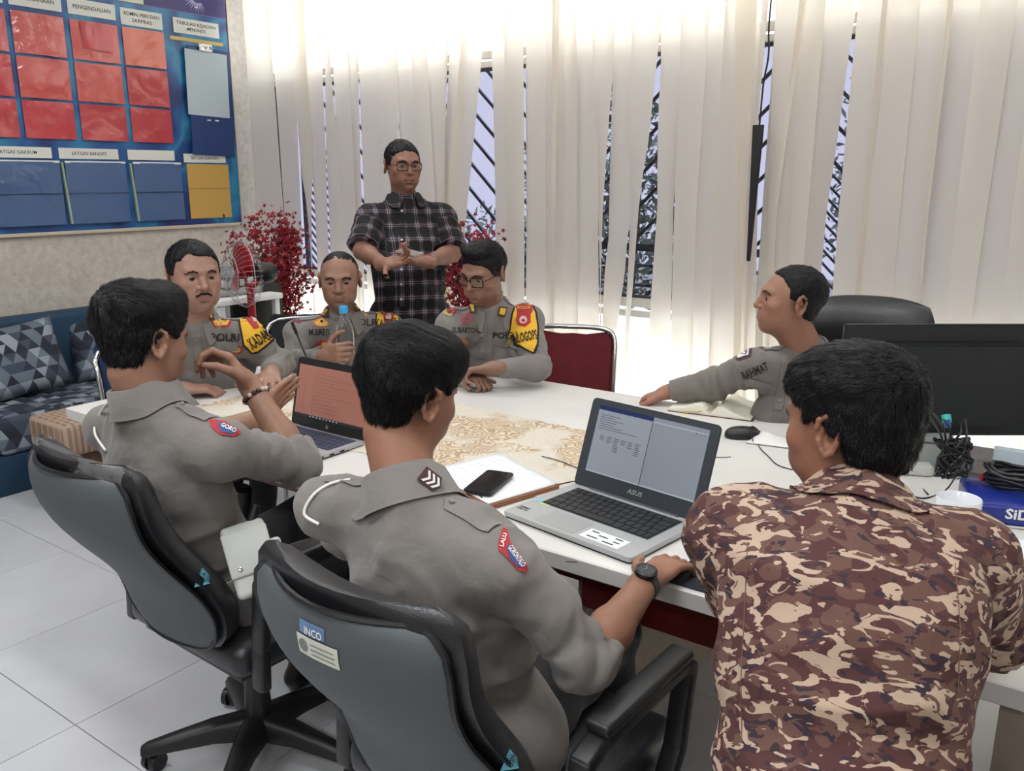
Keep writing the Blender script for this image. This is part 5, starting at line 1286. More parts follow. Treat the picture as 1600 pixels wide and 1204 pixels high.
n_ = Vector((.86, -.1, .35)); pillow('large triangle-pattern pillow at the left edge of the sofa', (-4.74, 2.10, .60), .46, .40, .075, frame3(z=n_, x=(0, 1, .06)))
n_ = Vector((.80, -.35, .42)); pillow('smaller triangle-pattern pillow leaning behind the seated man on the sofa', (-4.78, 2.62, .585), .42, .38, .07, frame3(z=n_, x=(.3, 1, .03)))
def tan():
    b = NB('tan patterned velvet'); br = b.n('ShaderNodeTexBrick'); br.inputs['Scale'].default_value = 9; br.inputs['Color1'].default_value = (*s2l((138, 112, 94)), 1); br.inputs['Color2'].default_value = (*s2l((158, 130, 110)), 1); br.inputs['Mortar'].default_value = (*s2l((176, 152, 132)), 1); br.inputs['Mortar Size'].default_value = .06
    b.l(b.coord(), br.inputs['Vector']); b.l(br.outputs[0], b.b.inputs['Base Color']); b.b.inputs['Roughness'].default_value = .85; return b.m
t = thing('ottoman', 'tan patterned ottoman in front of the sofa', 'stool', (-4.08, 2.14, 0)); bm = bmesh.new(); add_box(bm, (-4.08, 2.14, .34), (.36, .52, .16), None, .03, 3); bm_obj('ottoman_cushion', bm, tan(), t, angle=60)
box('ottoman_base', (-4.08, 2.14, .14), (.32, .46, .26), mat('brown wooden base', (84, 58, 44), .6), t, bevel=.008)

# ---- notice board on the left wall
XBD = XL+.022
t = thing('notice_board', 'big blue notice board with red and blue plastic pockets on the left wall', 'board', (XL, 2.5, 1.24))
def board_mat():
    b = NB('printed blue banner'); co = b.coord(); sp = b.n('ShaderNodeSeparateXYZ'); b.l(co, sp.inputs[0])
    n1 = b.n('ShaderNodeTexNoise'); n1.inputs['Scale'].default_value = 2.2; n1.inputs['Distortion'].default_value = 1.2; b.l(co, n1.inputs['Vector'])
    r = b.ramp(n1.outputs[0], [(.35, (26, 52, 104)), (.5, (32, 84, 142)), (.6, (44, 128, 168)), (.72, (24, 60, 118))]); b.l(r.outputs[0], b.b.inputs['Base Color']); b.b.inputs['Roughness'].default_value = .32; return b.m
YBR = 3.815
box('board_panel', (XL+.011, (1.3+YBR)/2, (1.245+2.95)/2), (.018, YBR-1.3, 1.705), board_mat(), t)
box('frame_strip', (XL+.014, (1.3+YBR)/2, 1.236), (.028, YBR-1.3+.02, .02), mat('cream frame strip', (190, 176, 156), .5), t, bevel=.003)
box('frame_strip', (XL+.014, YBR+.006, 2.1), (.028, .012, 1.72), MATS['cream frame strip'], t)
AX = Matrix(((0, 0, 1), (1, 0, 0), (0, 1, 0)))          # board axes: u along y, v up, w into the room
def plate(name, y0, y1, z0, z1, m, off=.0, th=.0015, tilt=0, par=None):
    return box(name, (XBD+off+th/2, (y0+y1)/2, (z0+z1)/2), (th, y1-y0, z1-z0), m, par or t, Matrix.Rotation(tilt, 3, 'X') if tilt else None)
plate('banner_print', 1.3, YBR, 2.565, 2.95, mat('purple banner print', (46, 36, 100), .4), 0, .001)
plate('banner_edge', 1.3, YBR, 2.560, 2.566, mat('pale violet line', (110, 100, 160), .5), 0.0012, .001)
M_LBL = mat('white printed label', (214, 214, 206), .45); M_INK = mat('black print', (42, 42, 46), .6)
def label(y0, y1, z0, z1, lines, size, off=.001):
    o = plate('label_card', y0, y1, z0, z1, M_LBL, off, .0015)
    for k, s_ in enumerate(lines):
        zc = (z0+z1)/2+((len(lines)-1)/2-k)*size*1.15
        w_ = min((y1-y0)*.86, len(s_)*size*.62); text_flat('lettering', s_, size, M_INK, o, (XBD+off+.0016, (y0+y1)/2, zc), AX, w_, .012, .0004)
def zat(px, py): return onx(px, py, XBD).z
def yat(px, py): return onx(px, py, XBD).y
cols = [(2.10, 2.395), (2.425, 2.71), (2.745, 3.03), (3.06, 3.335)]
names = ['PERENCANAAN', 'PELAKSANAAN', 'PENGENDALIAN', None]
for (a, c), nm in zip(cols[1:3], names[1:3]): label(a, c, 2.45, 2.535, [nm], .030)
label(*cols[0], 2.45, 2.535, [], .03)
label(3.06, 3.335, 2.435, 2.53, ['ADMIN, PERS DAN', 'SARPRAS'], .030)
label(3.41, 3.745, 2.435, 2.525, ['TABULASI KEJADIAN', 'MENONJOL'], .028)
plate('yellow_strip', 3.38, 3.77, 2.39, 2.412, mat('yellow print', (196, 170, 96), .5), .001)
def pocket_mat(name, c, gloss=.16):
    b = NB(name); b.b.inputs['Base Color'].default_value = (*s2l(c), 1); b.b.inputs['Roughness'].default_value = .4; b.b.inputs['Coat Weight'].default_value = 1; b.b.inputs['Coat Roughness'].default_value = gloss
    n = b.n('ShaderNodeTexNoise'); n.inputs['Scale'].default_value = 7; n.inputs['Distortion'].default_value = 1.3; n.inputs['Detail'].default_value = 2; b.l(b.coord(), n.inputs['Vector'])
    bp = b.n('ShaderNodeBump'); bp.inputs['Strength'].default_value = .6; bp.inputs['Distance'].default_value = .03; b.l(n.outputs[0], bp.inputs['Height']); b.l(bp.outputs[0], b.b.inputs['Coat Normal']); return b.m
MP = [pocket_mat('red pocket', (176, 38, 46)), pocket_mat('salmon pocket', (188, 64, 58)), pocket_mat('orange pocket', (200, 88, 62)), pocket_mat('crimson pocket', (182, 34, 48))]
zr = [(zat(220, 46), zat(220, 104)), (zat(220, 108), zat(220, 165)), (zat(220, 169), zat(220, 222))]
cc_ = [[0, 1, 1, 2], [3, 1, 1, 0], [0, 3, 0, 0]]
def wavy_sheet(name, y0, y1, z0, z1, m, off, amp, par, seed):
    N = 9; vs = []
    for i in range(N+1):
        for k in range(N+1):
            u, v = i/N, k/N; e = 1-(abs(2*u-1)**4); vs.append((XBD+off+.004+amp*e*(.5+.5*float(noise3(np.array([[u*3+seed, v*2.5, seed*1.7]]))[0])), y0+(y1-y0)*u, z0+(z1-z0)*v))
    fs = [(i*(N+1)+k, (i+1)*(N+1)+k, (i+1)*(N+1)+k+1, i*(N+1)+k+1) for i in range(N) for k in range(N)]; return mesh(name, vs, fs, m, par, smooth=True)
for r_ in range(3):
    for c in range(4):
        wavy_sheet('plastic_pocket', cols[c][0], cols[c][1], zr[r_][1], zr[r_][0], MP[cc_[r_][c]], .001, .016, t, r_*4+c)
wavy_sheet('red_sheet', 2.80, 2.99, zr[0][1]+.06, zr[0][0]-.004, MP[3], .012, .012, t, 31)
MB_ = pocket_mat('blue pocket', (58, 88, 132), .2)
low = [(2.20, 2.555), (2.615, 2.955), (3.035, 3.335)]
for k, ((a, c), nm) in enumerate(zip(low, ('SATGAS GAKKUM', 'SATGAS BANOPS', None))):
    label(a-.02, c, 1.655, 1.715, [nm] if nm else [], .026)
    f0 = wavy_sheet('blue_folder', a, c+.03, 1.285, 1.635, MB_, .012, .014, t, 50+k)
    box('folder_rim', (XBD+.016, (a+c+.03)/2, 1.637), (.006, c-a+.03, .012), M_LBL, f0); box('folder_spine', (XBD+.010, a-.006, 1.46), (.018, .010, .35), mat('pale green card edge', (150, 168, 140), .6), f0, Matrix.Rotation(R(3), 3, 'X'))
    box('folder_fold', (XBD+.024, (a+c+.03)/2, 1.46), (.004, c-a+.03, .004), mat('dark blue edge', (34, 54, 92), .5), f0)
label(3.40, 3.72, 1.645, 1.70, ['SATGAS BANOPS'], .026)
pp = plate('yellow_paper', 3.415, 3.735, 1.285, 1.635, mat('ochre paper', (190, 150, 74), .7), .002, .003); box('paper_fold', (XBD+.0058, 3.575, 1.478), (.002, .32, .003), mat('ochre shade', (168, 130, 62), .7), pp)
# crest on the banner, drawn as white rays
o = plate('crest_print', 3.58, 3.60, 2.60, 2.61, M_WHT, .0012, .0008)
for k in range(26):
    a = R(-70+k*11.5); c0 = Vector((XBD+.002, 3.60, 2.66)); prism('ray', [(0, 0), (.004, .05+.03*((k*7) % 5)/5), (.008, 0)], AX @ Matrix.Rotation(a, 3, 'Z'), c0+Vector((0, .04*math.sin(-a), .03*math.cos(a))), .0006, mat('pale violet print', (176, 170, 214), .5), o)
tc = plate('banner_tab', 3.05, 3.22, 2.566, 2.60, mat('pale lime print', (206, 214, 176), .5), .0012, .001)
# clipboard hung over the board
k_ = thing('clipboard', 'blue clipboard with blank pale sheet hanging on the right side of the notice board', 'clipboard', (XBD+.01, 3.61, 2.3)); k_.location = (XBD+.012, 3.61, 2.36)
z0, z1 = zat(325, 243), zat(320, 76)
mm_ = Matrix.Rotation(R(-1.6), 3, 'X')
box('board_plate', (XBD+.020, 3.63, (z0+z1)/2), (.004, .325, z1-z0), mat('navy hardboard', (24, 52, 104), .45), k_, mm_)
box('sheet', (XBD+.0235, 3.612, (1.935+2.345)/2), (.002, .315, .40), mat('pale blue grey paper', (176, 188, 194), .6), k_, mm_)
box('clip', (XBD+.030, 3.61, 2.362), (.014, .10, .045), M_CHROME, k_, bevel=.004); tube('clip_spring', smooth_path([(XBD+.04, 3.56, 2.352), (XBD+.045, 3.59, 2.374), (XBD+.045, 3.61, 2.352), (XBD+.045, 3.63, 2.374), (XBD+.04, 3.66, 2.352)], 4), .003, M_CHROME, k_, 6)
for y in (3.60, 3.66): box('rubber_foot', (XBD+.024, y, 1.915), (.006, .026, .008), M_WHT, k_)
# ================================================================ badges, lettering, seams on the clothes
def pxpoly(q, pts):
    cx = sum(p[0] for p in pts)/len(pts); cy = sum(p[1] for p in pts)/len(pts); c, nn = onshirt(q, cx, cy); d = (c-CAM).dot(FW)
    n = -(c-CAM).normalized(); ux = UPV.cross(n).normalized(); k = d/FPX; return c, n, [((x-cx)*k, -(y-cy)*k) for x, y in pts], k
def pxpatch(name, q, pts, m, thick=.003, par=None, step=.008):
    c, n, poly, k = pxpoly(q, pts); return drape(name, q['sb'], poly, c, n, UPV, m, par or q['shirt'], thick, step, reach=.11)
def pxtext(q, body, x, y, wpx, hpx, m, off=.005, rot=0, par=None, bold=.02):
    c, _ = onshirt(q, x, y); d = (c-CAM).dot(FW); n = -(c-CAM).normalized(); up = UPV*math.cos(R(rot))+RT*math.sin(R(rot))
    return drape_text('lettering', q['sb'], body, hpx*1.42*d/FPX, c, n, up, m, par or q['shirt'], off, wpx*d/FPX, bold, .11)
def ell_px(x, y, a, b_, n=14, rot=0): return [(x+a*math.cos(t)*math.cos(R(rot))-b_*math.sin(t)*math.sin(R(rot)), y+a*math.cos(t)*math.sin(R(rot))+b_*math.sin(t)*math.cos(R(rot))) for t in [2*math.pi*k/n for k in range(n)]]
def seam(q, pts, m=None, r=.0011):
    out = []
    for k in range(len(pts)-1):
        for s_ in range(6):
            t = s_/6; c, n = onshirt(q, pts[k][0]+(pts[k+1][0]-pts[k][0])*t, pts[k][1]+(pts[k+1][1]-pts[k][1])*t); out.append(c+n*.0006)
    return tube('seam', out, r, m or M_SEAM, q['shirt'], 5)
M_SEAM = mat('seam thread', (96, 90, 86), .9)
ka, si, su, ra, st, m1, m2, m3 = (PE[k] for k in ('ka', 'si', 'su', 'ra', 'st', 'm1', 'm2', 'm3'))
# moustached officer
pxpatch('rank_tab', ka, [(322, 484), (329, 481), (334, 499), (328, 500)], M_BROWNP, .006); pxpatch('rank_bar', ka, [(324, 486), (328, 484), (331, 496), (328, 497)], M_GLD, .0075)
b_ = pxpatch('chest_badge', ka, [(330, 500), (338, 498), (347, 494), (352, 498), (362, 495), (360, 506), (352, 512), (336, 512)], M_REDP); pxpatch('emblem', ka, [(333, 502), (347, 497), (359, 498), (355, 508), (337, 509)], M_GLD, .0045, b_)
pxtext(ka, 'POLRI', 352, 527, 42, 11, M_BLKT)
b_ = pxpatch('small_badge', ka, ell_px(369, 546, 10, 7), M_REDP); pxpatch('emblem', ka, ell_px(369, 546, 7, 4), M_GLD, .0045, b_)
bd = pxpatch('armband', ka, [(369, 474), (377, 473), (392, 486), (407, 504), (421, 512), (431, 527), (428, 532), (402, 552), (393, 553), (380, 540), (375, 512)], M_BLKT, .004)
pxpatch('armband_cloth', ka, [(371, 476), (377, 475), (391, 488), (405, 506), (419, 513), (428, 527), (402, 548), (394, 550), (383, 538), (378, 512)], M_YEL, .0055, bd)
pxpatch('armband_crest', ka, [(376, 474), (388, 482), (400, 496), (405, 506), (397, 508), (388, 497), (378, 482)], M_REDP, .0075, bd); pxpatch('crest_print', ka, [(390, 491), (396, 494), (401, 503), (396, 503)], mat('pale silver thread', (196, 176, 168), .5), .009, bd)
pxtext(ka, 'KADATA', 408, 528, 40, 17, M_BLKT, .0078, -34, bd)
# corner officer
for pts in ([(499, 479), (506, 478), (507, 489), (500, 491)], [(558, 472), (565, 470), (568, 481), (560, 482)]):
    b_ = pxpatch('rank_tab', si, [(x+(-1.5 if k in (0, 3) else 1.5), y+(-1.5 if k < 2 else 1.5)) for k, (x, y) in enumerate(pts)], M_BROWNP, .012)
    for k in range(3):
        y0 = pts[0][1]+1+k*3.6; pxpatch('rank_bar', si, [(pts[0][0], y0), (pts[1][0], y0-.8), (pts[1][0], y0+1.2), (pts[0][0], y0+2)], M_GLD, .0135, b_)
b_ = pxpatch('chest_badge', si, ell_px(503, 504, 13, 7), M_ORG); pxpatch('emblem', si, ell_px(503, 505, 11, 4.5), M_GLD, .0045, b_); pxpatch('emblem', si, ell_px(503, 502, 5, 4.5), M_GLD, .005, b_); pxpatch('emblem_centre', si, ell_px(503, 502, 2.5, 2.2, 8), M_BLKT, .0062, b_)
pxtext(si, 'M.SIREGAR', 505, 519, 44, 9, M_BLKT); pxtext(si, 'POLRI', 572, 504, 40, 10, M_BLKT)
b_ = pxpatch('small_badge', si, wpts if False else [(492, 538), (501, 531), (507, 533), (513, 531), (521, 537), (517, 543), (497, 543)], M_REDP); pxpatch('emblem', si, ell_px(507, 538, 5, 4, 10), M_GLD, .0045, b_)
b_ = pxpatch('wing_badge', si, [(553, 486), (563, 490), (575, 487), (573, 494), (562, 497), (556, 493)], M_GLD)
pxpatch('sleeve_patch', si, [(456, 488), (464, 478), (471, 487), (468, 491)], M_REDP); pxpatch('sleeve_patch_field', si, [(459, 486), (464, 480), (468, 486)], M_BLUP, .0045)
bd = pxpatch('armband', si, [(586, 457), (592, 456), (608, 463), (618, 476), (623, 496), (624, 512), (586, 514), (584, 490)], M_BLKT, .004); pxpatch('armband_cloth', si, [(588, 458), (592, 458), (607, 465), (616, 477), (621, 496), (621, 509), (588, 511), (586, 490)], M_YEL, .0055, bd)
pxpatch('armband_crest', si, [(592, 463), (603, 466), (608, 473), (598, 472)], M_REDP, .0075, bd); pxpatch('armband_crest', si, ell_px(608, 484, 8, 9), M_REDP, .0075, bd); pxpatch('crest_print', si, ell_px(609, 484, 4, 4.5), MATS['pale silver thread'], .009, bd)
pxtext(si, 'KASETS', 603, 504, 32, 9, M_BLKT, .0078, -6, bd)
# officer looking down
for pts in ([(735, 478), (741, 477), (742, 487), (736, 488)], [(781, 481), (790, 483), (787, 492), (779, 490)]):
    b_ = pxpatch('rank_tab', su, [(x+(-2 if k in (0, 3) else 2), y+(-2 if k < 2 else 2)) for k, (x, y) in enumerate(pts)], M_BROWNP, .012); pxpatch('rank_bar', su, pts, M_GLD, .0135, b_)
b_ = pxpatch('round_badge', su, ell_px(729, 498, 9.5, 8), mat('rose thread', (176, 60, 84), .7)); pxpatch('emblem', su, ell_px(729, 498, 6.5, 5), M_UNI, .0045, b_); pxpatch('emblem_centre', su, ell_px(729, 498, 3, 2.6, 8), MATS['rose thread'], .006, b_)
pxtext(su, 'SUBARTONO', 730, 516, 46, 8.5, M_BLKT); pxtext(su, 'POLRI', 789, 524, 38, 9.5, M_BLKT)
b_ = pxpatch('small_badge', su, [(717, 534), (722, 528), (728, 531), (734, 535), (730, 540), (719, 540)], M_ORG); pxpatch('emblem', su, ell_px(726, 534, 4, 3, 8), M_GLD, .0045, b_)
b_ = pxpatch('sleeve_patch', su, [(692, 478), (700, 470), (710, 474), (711, 488), (703, 494), (693, 490)], mat('olive gold thread', (168, 148, 84), .6)); pxpatch('sleeve_patch_top', su, [(693, 477), (700, 470), (709, 474), (704, 479)], M_REDP, .0045, b_); pxpatch('emblem', su, ell_px(702, 486, 4, 4, 8), M_BROWNP, .0045, b_)
bd = pxpatch('armband', su, [(806, 469), (818, 467), (832, 472), (839, 488), (842, 512), (841, 540), (835, 553), (813, 542), (786, 544), (795, 515), (799, 490)], M_BLKT, .004)
pxpatch('armband_cloth', su, [(808, 471), (818, 469), (830, 474), (836, 489), (839, 512), (838, 536), (833, 549), (812, 538), (789, 541), (798, 515), (802, 490)], M_YEL, .0055, bd)
pxpatch('armband_crest', su, [(807, 478), (818, 475), (833, 479), (832, 487), (829, 492), (829, 504), (821, 511), (810, 508), (806, 500), (808, 491)], M_REDP, .0075, bd); pxpatch('crest_print', su, ell_px(818, 500, 6, 6, 12), MATS['pale silver thread'], .009, bd); pxpatch('crest_print', su, ell_px(818, 501, 3, 3, 8), M_REDP, .0102, bd)
pxtext(su, 'POLDA', 819, 482, 20, 4, M_GLD, .009, -3, bd); pxtext(su, 'MINLOGOPS', 818, 528, 42, 15, M_BLKT, .0078, -10, bd)
# officer facing the window
pxtext(ra, 'RAHMAT', 1180, 580, 40, 13, M_BLKT, .005, -24)
b_ = pxpatch('sleeve_patch', ra, [(1141, 544), (1150, 528), (1164, 518), (1166, 523), (1164, 540), (1146, 546)], M_BROWNP); pxpatch('sleeve_patch_field', ra, [(1145, 542), (1151, 530), (1163, 525), (1162, 538), (1147, 543)], M_WHT, .0045, b_); pxpatch('emblem', ra, ell_px(1156, 535, 4, 4, 8), M_BLUP, .006, b_)
b_ = pxpatch('chest_pocket', ra, [(1160, 594), (1200, 606), (1186, 622), (1174, 621), (1158, 613)], M_UNI, .003)
# seated men seen from behind
b_ = pxpatch('sleeve_patch', m1, [(327, 655), (336, 656), (352, 659), (374, 674), (374, 678), (364, 682), (345, 679), (333, 669)], M_REDP, .004); pxpatch('sleeve_patch_field', m1, [(340, 661), (351, 662), (370, 674), (362, 679), (346, 675)], M_BLUP, .0055, b_)
pxtext(m1, 'GORO', 357, 670, 22, 6, M_WHT, .007, 28, b_)
b_ = pxpatch('sleeve_patch', m2, [(785, 824), (791, 827), (797, 848), (812, 866), (824, 886), (821, 893), (808, 889), (796, 875), (778, 858), (779, 845)], M_REDP, .004, step=.006)
pxpatch('sleeve_patch_field', m2, [(795, 851), (811, 869), (820, 886), (808, 885), (797, 873), (791, 857)], M_BLUP, .0055, b_, .005); pxtext(m2, 'GORONTALO', 806, 870, 36, 8, M_WHT, .007, 52, b_); pxtext(m2, 'LALU', 786, 845, 20, 6, M_WHT, .0055, -76, b_)
def cord(q, pts, r=.0032):
    out = []
    for x, y in pts: c, n = onshirt(q, x, y); out.append(c+n*.004)
    return tube('white_cord', smooth_path(out, 5), r, M_WHT, q['shirt'], 8)
def seam_yoke(q, pts): return seam(q, pts)
for q in (m1, m2, ka, si, su, ra):
    for sd in 'RL': epaulette(q, sd, M_UNI)
# plaid shirt: placket, buttons, pocket with a pen
def placket(q, top, bot, n, m, bm_):
    pts = []
    for k in range(13):
        t = k/12; c, nn = onshirt(q, top[0]+(bot[0]-top[0])*t, top[1]+(bot[1]-top[1])*t); pts.append((c, nn))
    vs = []; fs = []
    for c, nn in pts:
        s_ = nn.cross(Z).normalized(); vs += [c+nn*.0015-s_*.016, c+nn*.0038-s_*.015, c+nn*.0038+s_*.015, c+nn*.0015+s_*.016]
    for k in range(12):
        for a in range(3): fs.append((k*4+a, k*4+a+1, k*4+a+5, k*4+a+4))
    o = mesh('placket', vs, fs, m, q['shirt'], smooth=False)
    at = o.data.attributes.new('pat', 'FLOAT_VECTOR', 'POINT'); Oc = q['j']['neck']; bz = Vector(q['sframe'](.6)[:, 2]); xx_ = q['x']; dat = []
    for v in vs: d = Vector(v)-Oc; dat += [d.dot(xx_)+.02, 0, d.dot(bz)]
    at.data.foreach_set('vector', dat)
    for k in range(n):
        t = (k+.5)/n; c, nn = onshirt(q, top[0]+(bot[0]-top[0])*t, top[1]+(bot[1]-top[1])*t); lathe('button', [(0, .0022), (.0048, .002), (.0055, 0), (.005, -.003)], c+nn*.0055, bm_, o, 12, frame3(z=nn, x=(1, .1, .2)))
M_BTN = mat('pale shirt button', (206, 200, 196), .35)
placket(st, (628, 318), (627, 478), 7, M_PLAID, M_BTN)
pk = pxpatch('chest_pocket', st, [(651, 340), (683, 338), (685, 372), (668, 378), (652, 373)], M_PLAID, .003); addpat(pk, st)
seam(st, [(651, 341), (683, 339)], mat('dark stitching', (30, 26, 30), .9), .0022)
for q, a, b2_ in ((ka, (305, 520), (318, 588)), (si, (534, 505), (536, 545)), (su, (757, 492), (752, 560)), (ra, (1228, 560), (1215, 640))):
    placket(q, a, b2_, 3, M_UNI if q is not ra else M_UNID, mat('grey button', (120, 116, 112), .4))
for q, px, py in ((si, 505, 545), (si, 572, 540), (su, 727, 530), (su, 790, 545), (ka, 352, 552)):
    c, n = onshirt(q, px, py); pocket(q, c, (n+Vector((-FW.x, -FW.y, 0)).normalized()).normalized(), Z, M_UNI, .10, .10)
# belt with white holster of the man in the left chair
def belt(q, u, m, r0=.006, wd=.045, name='belt', hw=.168, dp=.135):
    f = q['sframe'](u); c = q['spine'](u); pts = []
    bm = bmesh.new(); N = 40; ring = []
    for k in range(N):
        a = 2*math.pi*k/N; o = Vector(f[:, 0])*math.cos(a)*.30+Vector(f[:, 1])*math.sin(a)*.30; h = q['sb'].ray_cast(Vector(c)+o, -o.normalized(), .3)
        p_ = h[0] if h[0] is not None else Vector(c)+o*.5; nn = o.normalized(); z_ = Vector(f[:, 2]); ring.append([bm.verts.new(p_+nn*(.0015)-z_*wd/2), bm.verts.new(p_+nn*.0055-z_*wd/2), bm.verts.new(p_+nn*.0055+z_*wd/2), bm.verts.new(p_+nn*.0015+z_*wd/2)])
    for k in range(N):
        A, B_ = ring[k], ring[(k+1) % N]
        for e in range(4): bm.faces.new((A[e], A[(e+1) % 4], B_[(e+1) % 4], B_[e]))
    return bm_obj(name, bm, m, q['t'], angle=40)
M_WLEA = mat('white leather', (196, 198, 194), .45, bump=.3, bscale=300)
bt = belt(m1, .10, M_WLEA, name='white_belt')
hc = P(392, 872, 1.965); fr = frame3(z=P(385, 868, 1.6)-hc+Vector((0, 0, .05)), y=(P(372, 810, 1.98)-P(405, 925, 2.0)))
bm = bmesh.new(); add_box(bm, hc, (.10, .17, .035), fr, .012, 3); ho = bm_obj('holster', bm, M_WLEA, bt, angle=50)
bm = bmesh.new(); add_box(bm, hc+fr @ Vector((0, .015, .021)), (.104, .105, .008), fr, .004, 2); bm_obj('holster_flap', bm, M_WLEA, ho, angle=50)
for dx in (-.028, .028): lathe('stud', [(0, .004), (.005, .003), (.006, 0)], hc+fr @ Vector((dx, -.02, .026)), M_CHROME, ho, 10, fr)
bm = bmesh.new(); add_box(bm, hc+fr @ Vector((.055, -.02, .0)), (.04, .10, .03), fr, .010, 3); bm_obj('magazine_pouch', bm, M_WLEA, ho, angle=50)
tube('grip', [hc+fr @ Vector((.02, .075, 0)), hc+fr @ Vector((.045, .115, .01))], .011, M_BLK, ho, 10)
# collar tab with chevrons, watch, bracelet
c, n = onshirt(m2, 690, 765)
cb_ = bvh_of([tuple(v.co) for v in m2['collar'].data.vertices], [tuple(p.vertices) for p in m2['collar'].data.polygons])
tc_, tn_ = cb_.find_nearest(P(678, 742, 1.47))[:2]
if tn_.dot(tc_-CAM) > 0: tn_ = -tn_
tn_ = (tn_+(CAM-tc_).normalized()*.8).normalized(); tf_ = frame3(z=tn_, x=RT*.8-UPV*.6)
b_ = prism('rank_tab', [(-.020, -.015), (.014, -.015), (.021, 0), (.014, .015), (-.020, .015)], tf_, tc_+tn_*.006, .002, M_BROWNP, m2['collar'], .0006)
for k in range(3): prism('chevron', [(-.014+.010*k, -.011), (-.006+.010*k, 0), (-.014+.010*k, .011), (-.009+.010*k, .011), (-.001+.010*k, 0), (-.009+.010*k, -.011)], tf_, tc_+tn_*.0082, .0008, M_WHT, b_)
def wristband(q, sd, t_, r, m, name, wd, par=None):
    a, b2_ = q['j']['el'+sd], q['j']['wr'+sd]; c = a.lerp(b2_, t_); d = (b2_-a).normalized(); M_ = frame3(z=d, x=(0, .3, 1)); return lathe(name, [(r, -wd/2), (r+.003, -wd/2+.001), (r+.003, wd/2-.001), (r, wd/2)], c, m, par or q['t'], 28, M_), c, d, M_
wb, c, d, M_ = wristband(m2, 'R', .90, .0285, M_BLK, 'wristwatch', .022)
nrm = ((CAM-c).normalized()*.6+Z*.8); nrm = (nrm-d*nrm.dot(d)).normalized(); wf = frame3(z=nrm, x=d)
lathe('watch_case', [(0, -.004), (.021, -.004), (.0225, 0), (.022, .006), (.018, .0085), (.0165, .0075)], c+nrm*.033, M_BLK, wb, 28, wf)
dl = lathe('watch_dial', [(0, .0065), (.017, .0065)], c+nrm*.0335, mat('dark watch dial', (48, 50, 54), .25), wb, 24, wf)
for a in (20, 140): box('watch_hand', c+nrm*.0408+wf @ Vector((.005*math.cos(R(a)), .005*math.sin(R(a)), 0)), (.010, .0012, .0006), M_CHROME, dl, wf @ Matrix.Rotation(R(a), 3, 'Z'))
wb, c, d, M_ = wristband(m1, 'R', .86, .0275, mat('dark brown bead', (62, 36, 36), .4), 'bead_bracelet', .012)
for k in range(16):
    a = 2*math.pi*k/16; p_ = c+M_ @ Vector((.0315*math.cos(a), .0315*math.sin(a), 0)); bm = bmesh.new(); bmesh.ops.create_icosphere(bm, subdivisions=2, radius=.0062)
    for v in bm.verts: v.co += p_
    bm_obj('bead', bm, MATS['dark brown bead'] if k % 3 else mat('pale bead', (190, 170, 160), .4), wb, smooth=True)
wb, c, d, M_ = wristband(st, 'L', .92, .0285, mat('red string', (150, 40, 40), .7), 'string_bracelet', .005)
wb, c, d, M_ = wristband(st, 'L', .84, .030, M_CHROME, 'metal_bracelet', .010)
glasses(st['C'], st['M'], st['s'], st['body'], True); glasses(su['C'], su['M'], su['s'], su['body'], w_=.0265, hh=.0185)
for q, ptl in ((m1, [(200, 616), (178, 624), (160, 645), (150, 674), (147, 702)]), (m2, [(548, 752), (518, 758), (492, 774), (478, 802), (475, 836)])):
    cord(q, ptl)

seam(m3, [(1168, 850), (1164, 950), (1158, 1060), (1160, 1180)], mat('tan stitching', (120, 92, 78), .9), .0006); seam(m3, [(1492, 880), (1500, 980), (1496, 1100)], MATS['tan stitching'], .0006)
